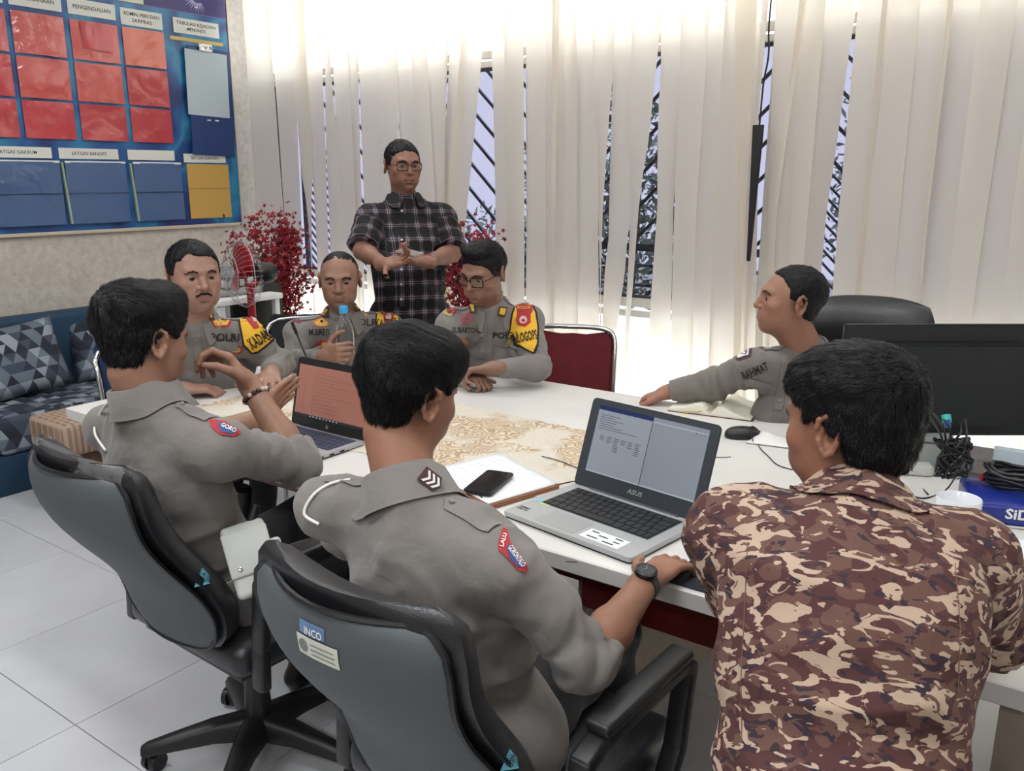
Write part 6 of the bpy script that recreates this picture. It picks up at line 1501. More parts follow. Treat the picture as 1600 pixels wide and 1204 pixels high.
# ================================================================ things on the table
M_SILV = mat('silver laptop casing', (176, 177, 178), .38, .35); M_DKGREY = mat('dark grey laptop plastic', (52, 58, 64), .4); M_KEY = mat('black key', (26, 27, 30), .5)
M_PAPER = mat('white paper', (228, 230, 232), .7)
def laptop(name_label, A, yaw, w_, d_, sh, tilt, deckm, lidm, scr, rows, cols_, keym, keyx=(.12, .88), keyy=(.42, .93), pad=(.28, .60, .06, .36)):
    """A: front left corner, yaw: way the front edge runs"""
    u = Vector((math.cos(yaw), math.sin(yaw), 0)); v = Vector((-math.sin(yaw), math.cos(yaw), 0)); Mh = Matrix((u, v, Z)).transposed(); A = Vector(A); th = .016
    t = thing('laptop', name_label, 'laptop', A+u*w_/2+v*d_/2)
    poly = [(x+w_/2, y+d_/2) for x, y in round_rect(w_, d_, .012, 5)]
    prism('deck', poly, Mh, A+Z*.005, th-.005, deckm, t, .0015)
    prism('underside', [(x*.985+w_*.0075, y*.98+d_*.01) for x, y in poly], Mh, A+Z*.0005, .006, M_BLK, t)
    kx0, kx1, ky0, ky1 = w_*keyx[0], w_*keyx[1], d_*keyy[0], d_*keyy[1]
    prism('keyboard_well', [(kx0-.003, ky0-.003), (kx1+.003, ky0-.003), (kx1+.003, ky1+.003), (kx0-.003, ky1+.003)], Mh, A+Z*(th+.0001), .0006, keym[1], t)
    cw, rh = (kx1-kx0)/cols_, (ky1-ky0)/rows; proto = None
    for r_ in range(rows):
        if r_ == 0: spans = [1, 1, 1, 1.2, cols_-9.2, 1.2, 1, 1, 1, .8]
        else: e = [.0, 1.8, 1.5, 1.3, 1., 1.][min(r_, 5)]; spans = [e]+[1]*int(cols_-e-1.2); spans.append(cols_-sum(spans))
        x = kx0
        for sp_ in spans:
            ww = sp_*cw
            if abs(sp_-1) < 1e-6 and proto is not None: o = bpy.data.objects.new('key', proto); COL.objects.link(o); o.parent = t; o.location = A+u*(x+ww/2)+v*(ky0+rh*(r_+.5))+Z*(th+.0018)-t.location
            else:
                bm = bmesh.new(); add_box(bm, (0, 0, 0), (ww-.0028, rh-.0028, .0022), Mh); o = bm_obj('key', bm, keym[0]); o.parent = t; o.location = A+u*(x+ww/2)+v*(ky0+rh*(r_+.5))+Z*(th+.0018)-t.location
                if abs(sp_-1) < 1e-6: proto = o.data
            x += ww
    px0, px1, py0, py1 = (w_*pad[0], w_*pad[1], d_*pad[2], d_*pad[3])
    prism('touchpad', [(px0, py0), (px1, py0), (px1, py1), (px0, py1)], Mh, A+Z*(th+.0001), .0004, mat(deckm.name+' pad', (164, 165, 167), .3, .3), t)
    hinge = A+v*(d_-.006)+Z*(th-.002); up = (Z*math.cos(tilt)+v*math.sin(tilt)); nn = u.cross(up); Ms = Matrix((u, up, nn)).transposed()      # nn faces the user side
    lid = prism('lid', [(x+w_/2, y+sh/2) for x, y in round_rect(w_, sh, .013, 5)], Ms, hinge-nn*.006, .006, lidm, t, .0015)
    scr(lid, Ms, hinge, w_, sh)
    tube('hinge', [hinge+u*w_*.15, hinge+u*w_*.85], .0055, lidm, t, 10)
    return t, Mh, Ms, A, hinge, th
def scrmat(name, c, e): return mat(name, c, .25, emit=e)
def asus(lid, Ms, h, w_, sh):
    def q(nm, x0, x1, y0, y1, m, o=.0004, par=None): return prism(nm, [(x0*w_, y0*sh), (x1*w_, y0*sh), (x1*w_, y1*sh), (x0*w_, y1*sh)], Ms, h, o, m, par or lid)
    s_ = q('screen', .075, .93, .19, .93, scrmat('grey lit screen', (118, 124, 132), .38), .0006)
    q('window', .075, .515, .21, .885, scrmat('grey document window', (124, 130, 138), .42), .0009, s_); q('title_bar', .075, .515, .885, .93, scrmat('dark blue title bar', (30, 40, 84), .3), .0010, s_); q('window_edge', .513, .517, .19, .93, scrmat('dark screen line', (60, 64, 72), .2), .0012, s_)
    q('browser_bar', .517, .93, .875, .885, scrmat('pale screen line', (150, 156, 162), .4), .0010, s_); q('taskbar', .075, .93, .19, .205, MATS['pale screen line'], .0010, s_)
    rnd = random.Random(4); ink = scrmat('grey screen text', (72, 78, 86), .2)
    for k in range(7):
        y = .83-.025*k; q('text_line', .10, .10+rnd.uniform(.10, .34), y, y+.006, ink, .0011, s_)
    for c in range(6):
        for r_ in range(rnd.randint(3, 8)): q('text_line', .13+.058*c, .13+.058*c+rnd.uniform(.03, .05), .60-.02*r_, .607-.02*r_, ink, .0011, s_)
    for k in range(3): q('screen_dot', .84+.03*k, .846+.03*k, .86, .868, MATS['dark screen line'], .0012, s_)
    text_flat('logo', 'ASUS', .016, mat('silver logo', (190, 190, 192), .3, .6), lid, h+Ms @ Vector((w_*.5, sh*.105, 0)), Ms, .046, .03, .0006, .12); prism('camera_dot', oval(.002, .002, 8), Ms, h+Ms @ Vector((w_*.5, sh*.965, 0)), .0005, M_BLK, lid)
t, Mh, Ms, A, h, th = laptop('silver laptop with grey documents on its screen, at the near edge of the table', (-1.135, 1.555, TZ), R(-9), .385, .272, .236, R(19), M_SILV, M_DKGREY, asus, 5, 15, (M_KEY, M_DKGREY), (.09, .91), (.40, .90), (.24, .55, .05, .34))
o = prism('sticker', [(.225, .018), (.335, .018), (.335, .068), (.225, .068)], Mh, A+Z*(th+.0002), .0004, mat('white info sticker', (224, 228, 230), .4), t)
for x, y, ww in ((.235, .055, .02), (.262, .045, .025), (.305, .040, .018), (.24, .028, .03), (.285, .026, .03), (.30, .057, .02)): prism('print_mark', [(x, y), (x+ww, y), (x+ww, y+.005), (x, y+.005)], Mh, A+Z*(th+.0006), .0003, M_INK, o)
o = prism('energy_sticker', [(.030, .095), (.062, .095), (.062, .110), (.030, .110)], Mh, A+Z*(th+.0002), .0004, mat('green yellow sticker', (176, 196, 120), .4), t); prism('round_sticker', [(x+.022, y+.112) for x, y in oval(.010, .010)], Mh, A+Z*(th+.0003), .0004, mat('sky blue sticker', (110, 176, 206), .4), t)
for k, s_ in enumerate(('SPEED', 'USB 3.0')): text_flat('lettering', s_, .010, M_BLKT, t, A+Mh @ Vector((.028, .052-.011*k, th+.0002)), Mh, .034, .03, .0004)
def hp(lid, Ms, h, w_, sh):
    def q(nm, x0, x1, y0, y1, m, o=.0004, par=None): return prism(nm, [(x0*w_, y0*sh), (x1*w_, y0*sh), (x1*w_, y1*sh), (x0*w_, y1*sh)], Ms, h, o, m, par or lid)
    q('bezel', .008, .992, .01, .985, M_BLK, .0004); s_ = q('screen', .035, .965, .15, .90, scrmat('salmon lit screen', (146, 98, 86), .30), .0008); q('taskbar', .035, .965, .15, .185, scrmat('dark taskbar', (40, 40, 48), .3), .0012, s_)
    ln = scrmat('screen text line', (128, 86, 78), .3); rnd = random.Random(8)
    q('table_line', .14, .144, .22, .80, ln, .0011, s_); q('table_line', .26, .264, .22, .80, ln, .0011, s_)
    for k in range(11):
        y = .79-.053*k; q('text_line', .28, .28+rnd.uniform(.2, .5), y, y+.008, ln, .0012, s_); q('text_line', .06, .12, y, y+.006, ln, .0012, s_)
    for k in range(9): q('task_icon', .25+.045*k, .27+.045*k, .158, .176, mat('icon grey', (150, 160, 170), .4, emit=.2), .0014, s_)
    text_flat('logo', 'hp', .020, M_SILV, lid, h+Ms @ Vector((w_*.5, sh*.075, 0)), Ms, .012, .02, .0006, .2)
t, Mh, Ms, A, h, th = laptop('silver laptop with a salmon-coloured screen, by the hand of the seated man on the left', (-2.155, 1.535, TZ), R(-1), .345, .238, .222, R(13), M_SILV, M_BLK, hp, 5, 15, (mat('dark blue grey key', (52, 56, 78), .5), M_SILV), (.05, .95), (.42, .90), (.32, .68, .05, .36))
for y in (.03, .06, .10, .14): box('port', A+Mh @ Vector((.3452, y, .009)), (.0012, .018, .005), M_BLK, t)
def flat_sheet(label, name, cat, corners, z, th, m, group=None, wave=.0, par=None):
    c = [Vector((p[0], p[1])) for p in corners]; N = 8; vs = []
    for i in range(N+1):
        for k in range(N+1):
            a, b2_ = i/N, k/N; p = c[0].lerp(c[1], a).lerp(c[3].lerp(c[2], a), b2_); vs.append((p.x, p.y, z+wave*max(0, math.sin(a*3.1+b2_*2))*b2_))
    n = len(vs); fs = [(i*(N+1)+k, (i+1)*(N+1)+k, (i+1)*(N+1)+k+1, i*(N+1)+k+1) for i in range(N) for k in range(N)]
    o = mesh(name, vs, fs, m, par, smooth=True); md = o.modifiers.new('s', 'SOLIDIFY'); md.thickness = th; md.offset = -1
    return tag(o, label, cat, group) if label else o
bkc = [(-1.48, 1.66), (-1.185, 1.56), (-1.12, 1.79), (-1.40, 1.905)]
nb = prism('notebook', bkc, Matrix.Identity(3), (0, 0, TZ+.0022), .011, mat('brown notebook cover', (140, 92, 62), .6)); tag(nb, 'brown notebook lying under the printed sheets beside the phone', 'notebook')
pk_ = [(x*.97+(-1.3)*.03, y*.97+1.73*.03+.006) for x, y in bkc]
sh_ = flat_sheet('printed white sheets on the brown notebook', 'printed_sheets', 'paper', pk_, TZ+.0165, .0025, M_PAPER, wave=.003)
rnd = random.Random(2)
c0, c1, c3 = Vector(pk_[0]), Vector(pk_[1]), Vector(pk_[3]); ux = (c1-c0); vx = (c3-c0)
for k in range(9):
    for q in range(3):
        if k in (3, 6): continue
        a = .12+.27*q; b2_ = .14+.085*k; p = c0+ux*a+vx*b2_; L = rnd.uniform(.10, .22); e = p+ux*L; w2 = vx.normalized()*.0012
        mesh('print_line', [(p.x, p.y, TZ+.0206), (e.x, e.y, TZ+.0206), (e.x+w2.x, e.y+w2.y, TZ+.0206), (p.x+w2.x, p.y+w2.y, TZ+.0206)], [(0, 1, 2, 3)], mat('pale grey print', (150, 160, 178), .7), sh_)
fr = Matrix.Rotation(R(104), 3, 'Z'); pc = Vector((-1.262, 1.672, TZ+.026)); t = thing('smartphone', 'black smartphone lying on the printed sheets', 'phone', pc)
prism('phone_body', round_rect(.165, .079, .010, 5), fr, pc-Z*.004, .008, M_BLK, t, .0015); prism('screen_glass', round_rect(.158, .072, .008, 5), fr, pc+Z*.004, .0004, mat('dark phone glass', (40, 38, 38), .08), t)
tag(tube('charging_cable', smooth_path([pc+fr @ Vector((-.078, 0, 0)), (-1.20, 1.60, TZ+.006), (-1.17, 1.70, TZ+.012), (-1.13, 1.83, TZ+.004), (-1.10, 1.92, TZ+.004), (-1.22, 1.97, TZ+.006), (-1.30, 1.98, TZ+.006)], 6), .0016, M_BLK, None, 6), 'thin black cable running from the phone past the silver laptop', 'cable')
tag(tube('laptop_cable', smooth_path([(-.74, 1.83, TZ+.008), (-.70, 1.97, TZ+.003), (-.78, 2.02, TZ+.003), (-.62, 1.99, TZ+.003), (-.52, 2.0, TZ+.003)], 6), .002, M_BLK, None, 6), 'black cable behind the right corner of the silver laptop', 'cable')
# water bottle in the corner officer's hand
def pet():
    b = NB('clear plastic bottle'); tr = b.n('ShaderNodeBsdfTransparent'); tr.inputs[0].default_value = (.93, .95, .96, 1); gl = b.n('ShaderNodeBsdfGlossy'); gl.inputs['Roughness'].default_value = .12; fr_ = b.n('ShaderNodeLayerWeight'); fr_.inputs[0].default_value = .35; mx = b.n('ShaderNodeMixShader'); b.l(fr_.outputs['Facing'], mx.inputs[0]); b.l(tr.outputs[0], mx.inputs[1]); b.l(gl.outputs[0], mx.inputs[2]); b.l(mx.outputs[0], b.out.inputs[0]); return b.m
c = P(539, 528, 3.46); bz = TZ
t = thing('water_bottle', 'clear water bottle with a blue cap in the corner officer\'s hand', 'bottle', (c.x, c.y, bz))
s_ = (P(538, 477, 3.46).z-bz)/.235
lathe('bottle_body', [(0, .0), (.026*s_, .001), (.031*s_, .008), (.031*s_, .03)]+[(.031*s_-.0018*(k % 2), .04+.016*k) for k in range(7)]+[(.031*s_, .152*s_), (.027*s_, .175*s_), (.016*s_, .198*s_), (.012*s_, .208*s_), (.012*s_, .216*s_)], (c.x, c.y, bz), pet(), t, 28)
lathe('bottle_cap', [(.0, .238*s_), (.013*s_, .237*s_), (.0148*s_, .233*s_), (.0148*s_, .214*s_), (.0, .214*s_)], (c.x, c.y, bz), mat('bright blue cap', (56, 160, 214), .4), t, 24)
# black microphone stem near the corner officer
pA, pB = P(478, 556, 3.28), P(456, 503, 3.24); base = onz(484, 572, TZ); t = thing('gooseneck_microphone', 'thin black microphone stem standing on the table in front of the corner officer', 'microphone', base)
tube('stem', smooth_path([base+Z*.02, pA, (pA+pB)/2, pB], 6), .0035, M_BLK, t, 8); tube('mic_head', [(pA*.35+pB*.65), pB], .0065, M_BLK, t, 10); lathe('base', [(0, .025), (.03, .022), (.04, .004), (.04, 0), (0, 0)], base, M_BLK, t, 20)
# open book, mouse, mask, mouse pad
def open_book():
    ce = Vector((-1.095, 2.80, TZ)); fr = Matrix.Rotation(R(8), 3, 'Z'); t = thing('open_book', 'open blank notebook in front of the officer facing the window', 'book', ce)
    prism('cover', [(-.145, -.115), (.150, -.115), (.150, .115), (-.145, .115)], fr, ce+Z*.0005, .002, mat('dark brown book cover', (92, 66, 58), .6), t)
    for sg in (-1, 1):
        N = 12; vs = []
        for i in range(N+1):
            x = i/N*.143; z = .004+.020*math.exp(-((x-.035)/.04)**2)+.012*(1-x/.143)*(x/.143)*2+(.004 if sg > 0 else .006)
            z = z*min(1, (x+.004)/.02)
            vs += [ce+fr @ Vector((sg*x, -.11, z)), ce+fr @ Vector((sg*x, .11, z)), ce+fr @ Vector((sg*x, -.11, .0028)), ce+fr @ Vector((sg*x, .11, .0028))]
        fs = []
        for i in range(N):
            a, b2_ = 4*i, 4*i+4; fs += [(a, b2_, b2_+1, a+1), (a, a+2, b2_+2, b2_), (a+1, b2_+1, b2_+3, a+3)]
        fs.append((4*N, 4*N+2, 4*N+3, 4*N+1)); mesh('pages', vs, fs, mat('cream book paper', (232, 228, 212), .7), t)
    tube('ribbon', smooth_path([ce+fr @ Vector((.0, -.10, .02)), ce+fr @ Vector((-.05, -.117, .010)), ce+fr @ Vector((-.09, -.119, .006)), ce+fr @ Vector((-.07, -.124, .004))], 4), .0018, mat('ochre ribbon', (196, 160, 84), .6), t, 5)
open_book()
c = onz(1160, 676, TZ+.015); t = thing('computer_mouse', 'black computer mouse on the table near the open notebook', 'mouse', (c.x, c.y, TZ)); fr = Matrix.Rotation(R(35), 3, 'Z')
S = SDF((c.x-.07, c.y-.07, TZ), (c.x+.07, c.y+.07, TZ+.05), .0028); S.ell((c.x, c.y, TZ+.008), (.056, .031, .028), fr, power=2.4); S.cut((0, 0, TZ+.001), (0, 0, -1)); V, F = S.mesh(); np_mesh('mouse_shell', relax(V, F, 1), F, M_BLK, t)
lathe('scroll_wheel', [(0, -.003), (.008, -.003), (.008, .003), (0, .003)], c+fr @ Vector((.030, 0, .014)), mat('grey rubber', (70, 70, 72), .7), t, 14, fr @ Matrix.Rotation(R(90), 3, 'X'))
tag(tube('mouse_cable', smooth_path([c+fr @ Vector((.055, 0, -.006)), onz(1185, 695, TZ+.003), onz(1200, 712, TZ+.003), onz(1225, 730, TZ+.003), onz(1300, 740, TZ+.003), onz(1400, 735, TZ+.003)], 6), .0016, M_BLK, None, 6), 'thin cable of the black mouse', 'cable')
c = onz(1200, 690, TZ); t = thing('face_mask', 'white folded face mask with black ear loop beside the black mouse', 'mask', c)
flat_sheet(None, 'mask_cloth', None, [(c.x-.05, c.y-.06), (c.x+.10, c.y-.03), (c.x+.09, c.y+.07), (c.x-.03, c.y+.05)], TZ+.006, .003, M_WHT, wave=.016, par=t)
tube('ear_loop', smooth_path([c+V3(-.03, .04, .008), c+V3(-.055, .02, .035), c+V3(-.05, -.02, .038), c+V3(-.03, -.05, .008)], 6), .0016, M_BLK, t, 6)
tag(prism('mouse_pad', [(-.66, 1.472), (-.30, 1.472), (-.30, 1.62), (-.60, 1.64), (-.66, 1.60)], Matrix.Identity(3), (0, 0, TZ+.0003), .003, mat('navy black mouse pad', (26, 30, 44), .8)), 'dark mouse pad under the hand of the man with the watch', 'mouse pad')
# pale rubber bits on the table
for px, py, a in ((893, 877, 25), (1123, 715, 50)):
    c = onz(px, py, TZ+.001); tag(tube('pen_refill' if px < 1000 else 'rubber_band', [c-Vector((math.cos(R(a)), math.sin(R(a)), 0))*.012, c+Vector((math.cos(R(a)), math.sin(R(a)), 0))*.012] if px < 1000 else smooth_path([c+V3(-.03, -.01, 0), c+V3(0, .004, 0), c+V3(.02, .02, 0), c+V3(.024, .03, 0)], 4), .0018, mat('small grey scrap', (96, 94, 92), .6), None, 6), 'tiny dark scrap near the front edge of the table' if px < 1000 else 'thin brown rubber band on the table before the mouse', 'scrap' if px < 1000 else 'rubber band')
# monitor seen from behind, with the bundle of cables
t = thing('monitor', 'large black monitor seen from behind at the right edge', 'monitor', (-.27, 2.40, TZ))
tl, tr = P(1317, 505, 2.33), P(1640, 505, 2.33); up = Z; u = (tr-tl); u.z = 0; wd = u.length; u.normalize(); n = u.cross(up)              # n towards the camera side
if n.dot(FW) > 0: n = -n
fr = Matrix((u, up, n)).transposed(); ht = tl.z-P(1550, 690, 2.33).z
prism('monitor_back', [(0, 0), (wd, 0), (wd, -ht), (0, -ht)], fr, tl, .022, mat('black monitor casing', (22, 28, 29), .55, bump=.2, bscale=500), t, .004)
prism('back_housing', [(.07, -.05), (wd-.07, -.05), (wd-.10, -ht+.03), (.10, -ht+.03)], fr, tl+n*.022, .022, MATS['black monitor casing'], t, .008)
prism('screen', [(.008, -.008), (wd-.008, -.008), (wd-.008, -ht+.012), (.008, -ht+.012)], fr, tl-n*.001, .0012, M_BLK, t)
M_GS = mat('light grey stand plastic', (150, 156, 152), .5)
stc = tl+u*.275-up*ht
prism('stand', [(-.055, .01), (.045, .01), (.040, -.10), (.035, -.145), (-.030, -.145), (-.048, -.06)], fr, stc+n*.022, .016, M_GS, t, .004)
prism('stand_foot', [(x, y) for x, y in round_rect(.20, .17, .02, 5)], Matrix.Identity(3), (stc.x, stc.y-.0, TZ+.0005), .010, M_GS, t, .003)
jm = thing('cable_bundle', 'tangled black cables tied against the grey monitor stand', 'cables', P(1487, 715, 2.12)); rnd = random.Random(11); jc = P(1490, 715, 2.13)
for k in range(16):
    pts = [jc+RT*rnd.uniform(-.045, .045)+UPV*rnd.uniform(-.05, .05)+FW*rnd.uniform(-.012, .012) for _ in range(6)]; tube('cable', smooth_path(pts+[pts[0]], 5), .0034, M_BLK, jm, 6)
for x0, y0, x1, y1 in ((1458, 645, 1478, 690), (1470, 650, 1485, 685), (1500, 660, 1490, 690), (1508, 655, 1500, 720), (1452, 650, 1475, 705), (1435, 690, 1475, 695)): tube('cable', smooth_path([P(x0, y0, 2.16), P((x0+x1)/2+6, (y0+y1)/2, 2.12), P(x1, y1, 2.13)], 5), .003, M_BLK, jm, 6)
g_ = tube('plug', [P(1478, 648, 2.15), P(1480, 660, 2.145)], .011, mat('turquoise plug', (52, 176, 160), .4), jm, 12); tube('plug_stem', [P(1480, 655, 2.14), P(1481, 668, 2.14)], .008, mat('blue plug', (52, 92, 160), .4), jm, 10)
for pts, lb in (([P(1500, 730, 2.14), onz(1478, 765, TZ+.004), onz(1440, 778, TZ+.004), onz(1400, 762, TZ+.004)], 'thin black cable looping from the bundle towards the camouflage shirt'), ([P(1435, 692, 2.16), onz(1425, 740, TZ+.004), onz(1450, 772, TZ+.003)], 'thin black cable hanging at the left of the monitor stand')):
    tag(tube('loose_cable', smooth_path(pts, 7), .0022, M_BLK, None, 6), lb, 'cable')
# mug
c = onz(1492, 832, TZ); t = thing('mug', 'white ceramic mug beside the blue bag', 'mug', c); M_CER = mat('white glazed ceramic', (226, 228, 232), .15)
lathe('mug_body', [(0, .002), (.036, .002), (.041, .006), (.046, .03), (.048, .084), (.0465, .087), (.0445, .085), (.042, .03), (.036, .010), (0, .009)], c, M_CER, t, 36); tube('mug_handle', smooth_path([c+V3(-.030, -.036, .07), c+V3(-.050, -.06, .062), c+V3(-.050, -.06, .030), c+V3(-.030, -.035, .02)], 6), .005, M_CER, t, 8)
# blue paper bag with its lettering, coil of cable, red plug, papers
a, c = onz(1518, 818, TZ), onz(1700, 838, TZ); u = (c-a).normalized(); n = u.cross(Z); 
if n.dot(FW) > 0: n = -n
fr = Matrix((u, Z, n)).transposed(); t = thing('paper_bag', 'glossy blue bag with white lettering lying at the right edge', 'bag', a+u*.12); M_BAG = mat('glossy blue bag', (26, 44, 128), .25); hgt = .055
bm = bmesh.new(); add_box(bm, a+u*.14-n*.10+Z*hgt/2, (.28, .20, hgt), Matrix((u, -n, Z)).transposed(), .012, 3); bb_ = bm_obj('bag_body', bm, M_BAG, t, angle=50)
prism('white_edge', [(0, 0), (.27, 0), (.27, .006), (0, .004)], fr, a+Z*.002+n*.0008+u*.005, .001, M_WHT, bb_); text_flat('lettering', 'SiD', .034, M_WHT, bb_, P(1588, 808, 1.99) if False else a+u*.093+Z*.034, fr, .052, .03, .0016)
cc = a+u*.135-n*.12+Z*(hgt+.012); t = thing('coiled_cable', 'thick black cable coiled on top of the blue bag', 'cable', cc)
for k in range(7):
    r0 = .075+.006*(k % 3); pts = [cc+V3((r0)*math.cos(q*math.pi/9)*1.1, (r0*.62)*math.sin(q*math.pi/9), .006*math.sin(q+k)+.006*k+.002) for q in range(18)]; bm = bmesh.new(); add_tube(bm, pts, .0050, 8, True); bm_obj('loop', bm, mat('black rubber cable', (20, 19, 22), .35), t, smooth=True)
c = P(1540, 745, 2.13); tag(tube('red_plug', [c-RT*.012, c+RT*.016], .010, mat('red plug plastic', (168, 28, 36), .4), None, 12), 'small red plug between the blue bag and the coiled cable', 'plug')
c0 = onz(1548, 735, TZ); tag(prism('white_carton', [(0, 0), (.26, .0), (.26, .07), (0, .075)], Matrix((Vector((1, .12, 0)).normalized(), Z, Vector((.12, -1, 0)).normalized())).transposed(), c0+Z*.0, .03, mat('white blue carton', (196, 208, 216), .6), None, .002), 'pale carton standing behind the coiled cable', 'box')
tag(prism('silver_tray', [(-.27, 2.50), (.3, 2.50), (.3, 2.78), (-.34, 2.78)], Matrix.Identity(3), (0, 0, TZ+.001), .02, mat('grey metal tray', (96, 92, 92), .5, .2), None, .004), 'grey metal tray behind the monitor', 'tray')
for k, (px, py, lb) in enumerate(((1575, 860, 'white sheets at the right edge in front of the blue bag'), (1585, 925, 'lowest white sheet at the right edge by the camouflage sleeve'))):
    c = onz(px, py, TZ); flat_sheet(lb, 'paper_sheet', 'paper', [(c.x-.05, c.y-.10), (c.x+.22, c.y-.08), (c.x+.24, c.y+.10), (c.x-.04, c.y+.08)], TZ+.003+.002*k, .0012, M_PAPER, wave=.004)
c = onz(1425, 745, TZ); tag(prism('grey_router', round_rect(.14, .10, .02, 5), Matrix.Rotation(R(20), 3, 'Z'), (c.x-.03, c.y+.05, TZ+.001), .022, mat('off white router shell', (196, 196, 192), .4), None, .004), 'flat off-white router left of the monitor stand', 'router')
c = onz(1545, 700, TZ)
# phone in the standing man's hand
c = P(640, 396, 3.58); fr = frame3(z=hdir(5, 78), x=hdir(50, 8)); t = thing('smartphone', 'pale smartphone held by the standing man', 'phone', c); prism('phone_body', round_rect(.115, .060, .009, 4), fr, c, .008, mat('champagne phone back', (150, 138, 126), .4), t, .0015); prism('screen_glass', round_rect(.108, .054, .007, 4), fr, c+fr @ V3(0, 0, .008), .0006, mat('pale lit phone glass', (150, 140, 134), .1), t)

# ================================================================ behind: fan, shelf, maples
cf = P(379, 428, 4.35); ax_ = hdir(-52, 0); fr = frame3(z=ax_, x=Z.cross(ax_)); M_REDPL = mat('translucent red fan plastic', (150, 22, 34), .3); t = thing('standing_fan', 'red-bladed fan with a wire cage beside the red maple', 'fan', (cf.x, cf.y, 0))
M_WIRE = mat('grey cage wire', (172, 172, 174), .4, .5)
for k in range(36):
    a = R(10*k); r_ = Vector((math.cos(a), math.sin(a), 0)); pts = [r_*.03+V3(0, 0, .075), r_*.10+V3(0, 0, .068), r_*.155+V3(0, 0, .035), r_*.170, r_*.150+V3(0, 0, -.05), r_*.05+V3(0, 0, -.075)]
    tube('cage_wire', [cf+fr @ p for p in pts], .0009, M_WIRE, t, 4)
for r_, z in ((.170, 0), (.03, .075), (.11, .064)): tube('cage_ring', [cf+fr @ V3(r_*math.cos(R(q*12)), r_*math.sin(R(q*12)), z) for q in range(30)], .0022, M_WIRE, t, 6, True)
for k in range(3):
    a0 = R(120*k+75); vs = []; N = 10
    for i in range(N+1):
        rr = .022+.128*i/N; hwid_ = .016+.080*math.sin(math.pi*min(1, .12+.80*i/N))
        for s_ in (-1, -.3, .4, 1): an = a0+s_*hwid_/max(rr, .045); vs.append(cf+fr @ V3(rr*math.cos(an), rr*math.sin(an), .022*s_))
    bl_ = mesh('fan_blade', vs, [(4*i+q, 4*i+q+1, 4*i+q+5, 4*i+q+4) for i in range(N) for q in range(3)], M_REDPL, t, smooth=True); md = bl_.modifiers.new('s', 'SOLIDIFY'); md.thickness = .002
lathe('fan_hub', [(0, .03), (.022, .026), (.026, 0), (.026, -.02), (0, -.02)], cf, M_REDPL, t, 20, fr); lathe('motor_housing', [(0, -.07), (.05, -.07), (.055, -.09), (.052, -.15), (.036, -.175), (0, -.178)], cf, M_BLK, t, 24, fr)
nk_ = cf+fr @ V3(0, 0, -.12); nk_ = cf+fr @ V3(0, 0, -.035); tube('fan_pole', [nk_-Z*.06, V3(nk_.x, nk_.y, .03)], .020, M_REDPL, t, 12); tube('pole_neck', [nk_-Z*.07, cf+fr @ V3(0, 0, -.10)-Z*.03], .018, M_REDPL, t, 10); lathe('fan_base', [(0, .035), (.05, .03), (.16, .015), (.17, 0), (0, 0)], (nk_.x, nk_.y, 0), M_BLK, t, 28)
# low grey shelf behind with folded cloths, black cabinet
c = P(350, 470, 4.75); sx_, sy_ = c.x, min(c.y, 3.35); t = thing('side_table', 'small white side table under the folded cloths', 'table', (sx_, sy_, 0)); tzt = P(350, 462, 4.75).z
box('table_top', (sx_, sy_, tzt), (.50, .42, .03), M_WHITE, t, bevel=.004)
for qx in (-1, 1):
    for qy in (-1, 1): box('leg', (sx_+qx*.22, sy_+qy*.18, tzt/2-.008), (.03, .03, tzt-.02), M_WHITE, t)
for k, (cc_, hh) in enumerate((((150, 150, 148), .045), ((176, 174, 170), .05), ((128, 130, 132), .04))):
    z = tzt+.016+sum((.045, .05, .04)[:k])+.5*hh; bm = bmesh.new(); add_box(bm, (sx_+.02*(k-1), sy_, z), (.36-.04*k, .28, hh-.002), Matrix.Rotation(R(8*k), 3, 'Z'), hh*.42, 3)
    o = bm_obj('folded_cloth', bm, mat('grey folded cloth %d' % k, cc_, .9, bump=.6, bscale=25), None, smooth=True); tag(o, ('grey folded cloth at the bottom of the pile behind the fan', 'pale folded cloth in the middle of the pile behind the fan', 'darker folded cloth on top of the pile behind the fan')[k], 'cloth', 'folded cloths behind the fan')
c = P(402, 500, 4.9); box_ = thing('speaker_box', 'narrow black box standing between the fan and the red maple', 'speaker', (c.x, c.y, 0)); zt = P(402, 440, 4.9).z
box('cabinet', (c.x, c.y, zt/2), (.20, .22, zt), mat('black speaker cabinet', (26, 27, 28), .6), box_, bevel=.008); box('grille_cloth', (c.x+.02, c.y-.112, zt/2), (.16, .006, zt*.9), mat('black grille cloth', (18, 18, 20), .9), box_)
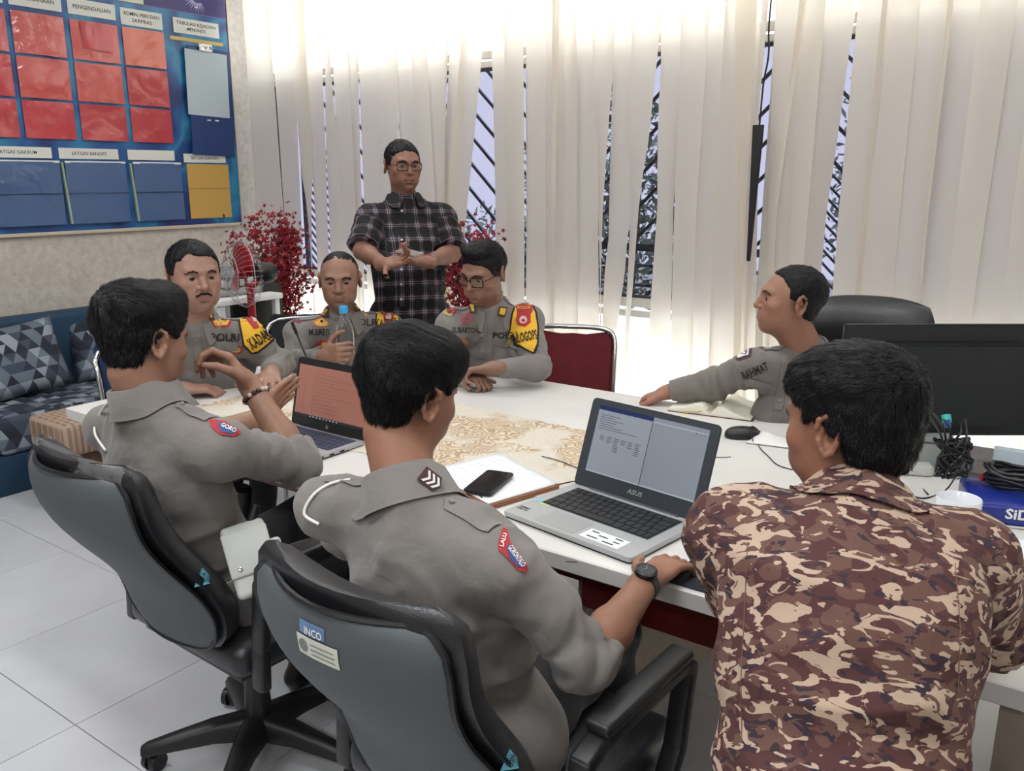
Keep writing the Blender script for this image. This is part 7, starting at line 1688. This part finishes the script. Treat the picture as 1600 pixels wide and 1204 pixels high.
def maple(base_xy, ctr, rx, rz_, n, seed, label, hgt):
    rnd = random.Random(seed); t = thing('artificial_maple', label, 'plant', (base_xy[0], base_xy[1], 0)); B = Vector((base_xy[0], base_xy[1], 0))
    lathe('pot', [(0, .0), (.11, 0), (.14, .24), (.15, .25), (.135, .25), (.125, .22), (0, .22)], B, mat('white plant pot', (214, 210, 204), .4), t, 28)
    tips = []; M_BARK = mat('dark brown bark', (48, 28, 28), .8)
    for k in range(11):
        a = rnd.uniform(0, 6.28); top = Vector(ctr)+V3(rx*rnd.uniform(-.85, .85), .16*math.sin(a), rz_*rnd.uniform(-.6, .85)); mid_ = V3(B.x*.8+top.x*.2, B.y*.8+top.y*.2, .25+(top.z-.25)*.55)
        pts = smooth_path([B+V3(.02*math.cos(a), .02*math.sin(a), .20), mid_, top], 6); tube('branch', pts, [.009-.0065*i/(len(pts)-1) for i in range(len(pts))], M_BARK, t, 6); tips.append(pts)
    star = []
    for k in range(10): a = R(90+36*k); r_ = 1 if k % 2 == 0 else .40; star.append((r_*math.cos(a), r_*math.sin(a)))
    vs, fs, mi = [], [], []
    for k in range(n):
        pts = rnd.choice(tips); q = rnd.uniform(.52, 1); p = pts[min(len(pts)-1, int(q*len(pts)))]+V3(rnd.gauss(0, .05), rnd.gauss(0, .045), rnd.gauss(0, .05))
        e = ((p.x-ctr[0])/rx)**2+((p.z-ctr[2])/rz_)**2
        if (e > 1.15 and rnd.random() < .8) or p.x < XL+.07: continue
        nn = V3(rnd.gauss(0, .5)+.2, -1+rnd.gauss(0, .5), rnd.gauss(0, .6)+.3).normalized(); uu = nn.cross(V3(rnd.gauss(0, 1), rnd.gauss(0, 1), rnd.gauss(0, 1))).normalized(); vv = nn.cross(uu); s_ = rnd.uniform(.013, .023); b0 = len(vs); vs.append(p+nn*.003)
        for a, c in star: vs.append(p+uu*a*s_+vv*c*s_)
        for i in range(10): fs.append((b0, b0+1+i, b0+1+(i+1) % 10)); mi.append(k % 3)
    o = mesh('leaves', vs, fs, [mat('crimson maple leaf', (134, 14, 28), .6), mat('red maple leaf', (160, 22, 34), .6), mat('dark maple leaf', (110, 12, 26), .6)], t); o['kind'] = 'stuff'; o.data.polygons.foreach_set('material_index', mi)
c = ony(437, 412, 3.48); r1 = (ony(500, 412, 3.48)-ony(376, 412, 3.48)).length/2
maple((ony(440, 600, 3.45).x, 3.45), c, r1, .36, 3000, 4, 'red artificial maple in a white pot in the corner by the fan', 2)
c = ony(742, 402, 3.55); maple((c.x, 3.55), c, .15, .30, 1300, 9, 'red artificial maple behind the standing man', 2)
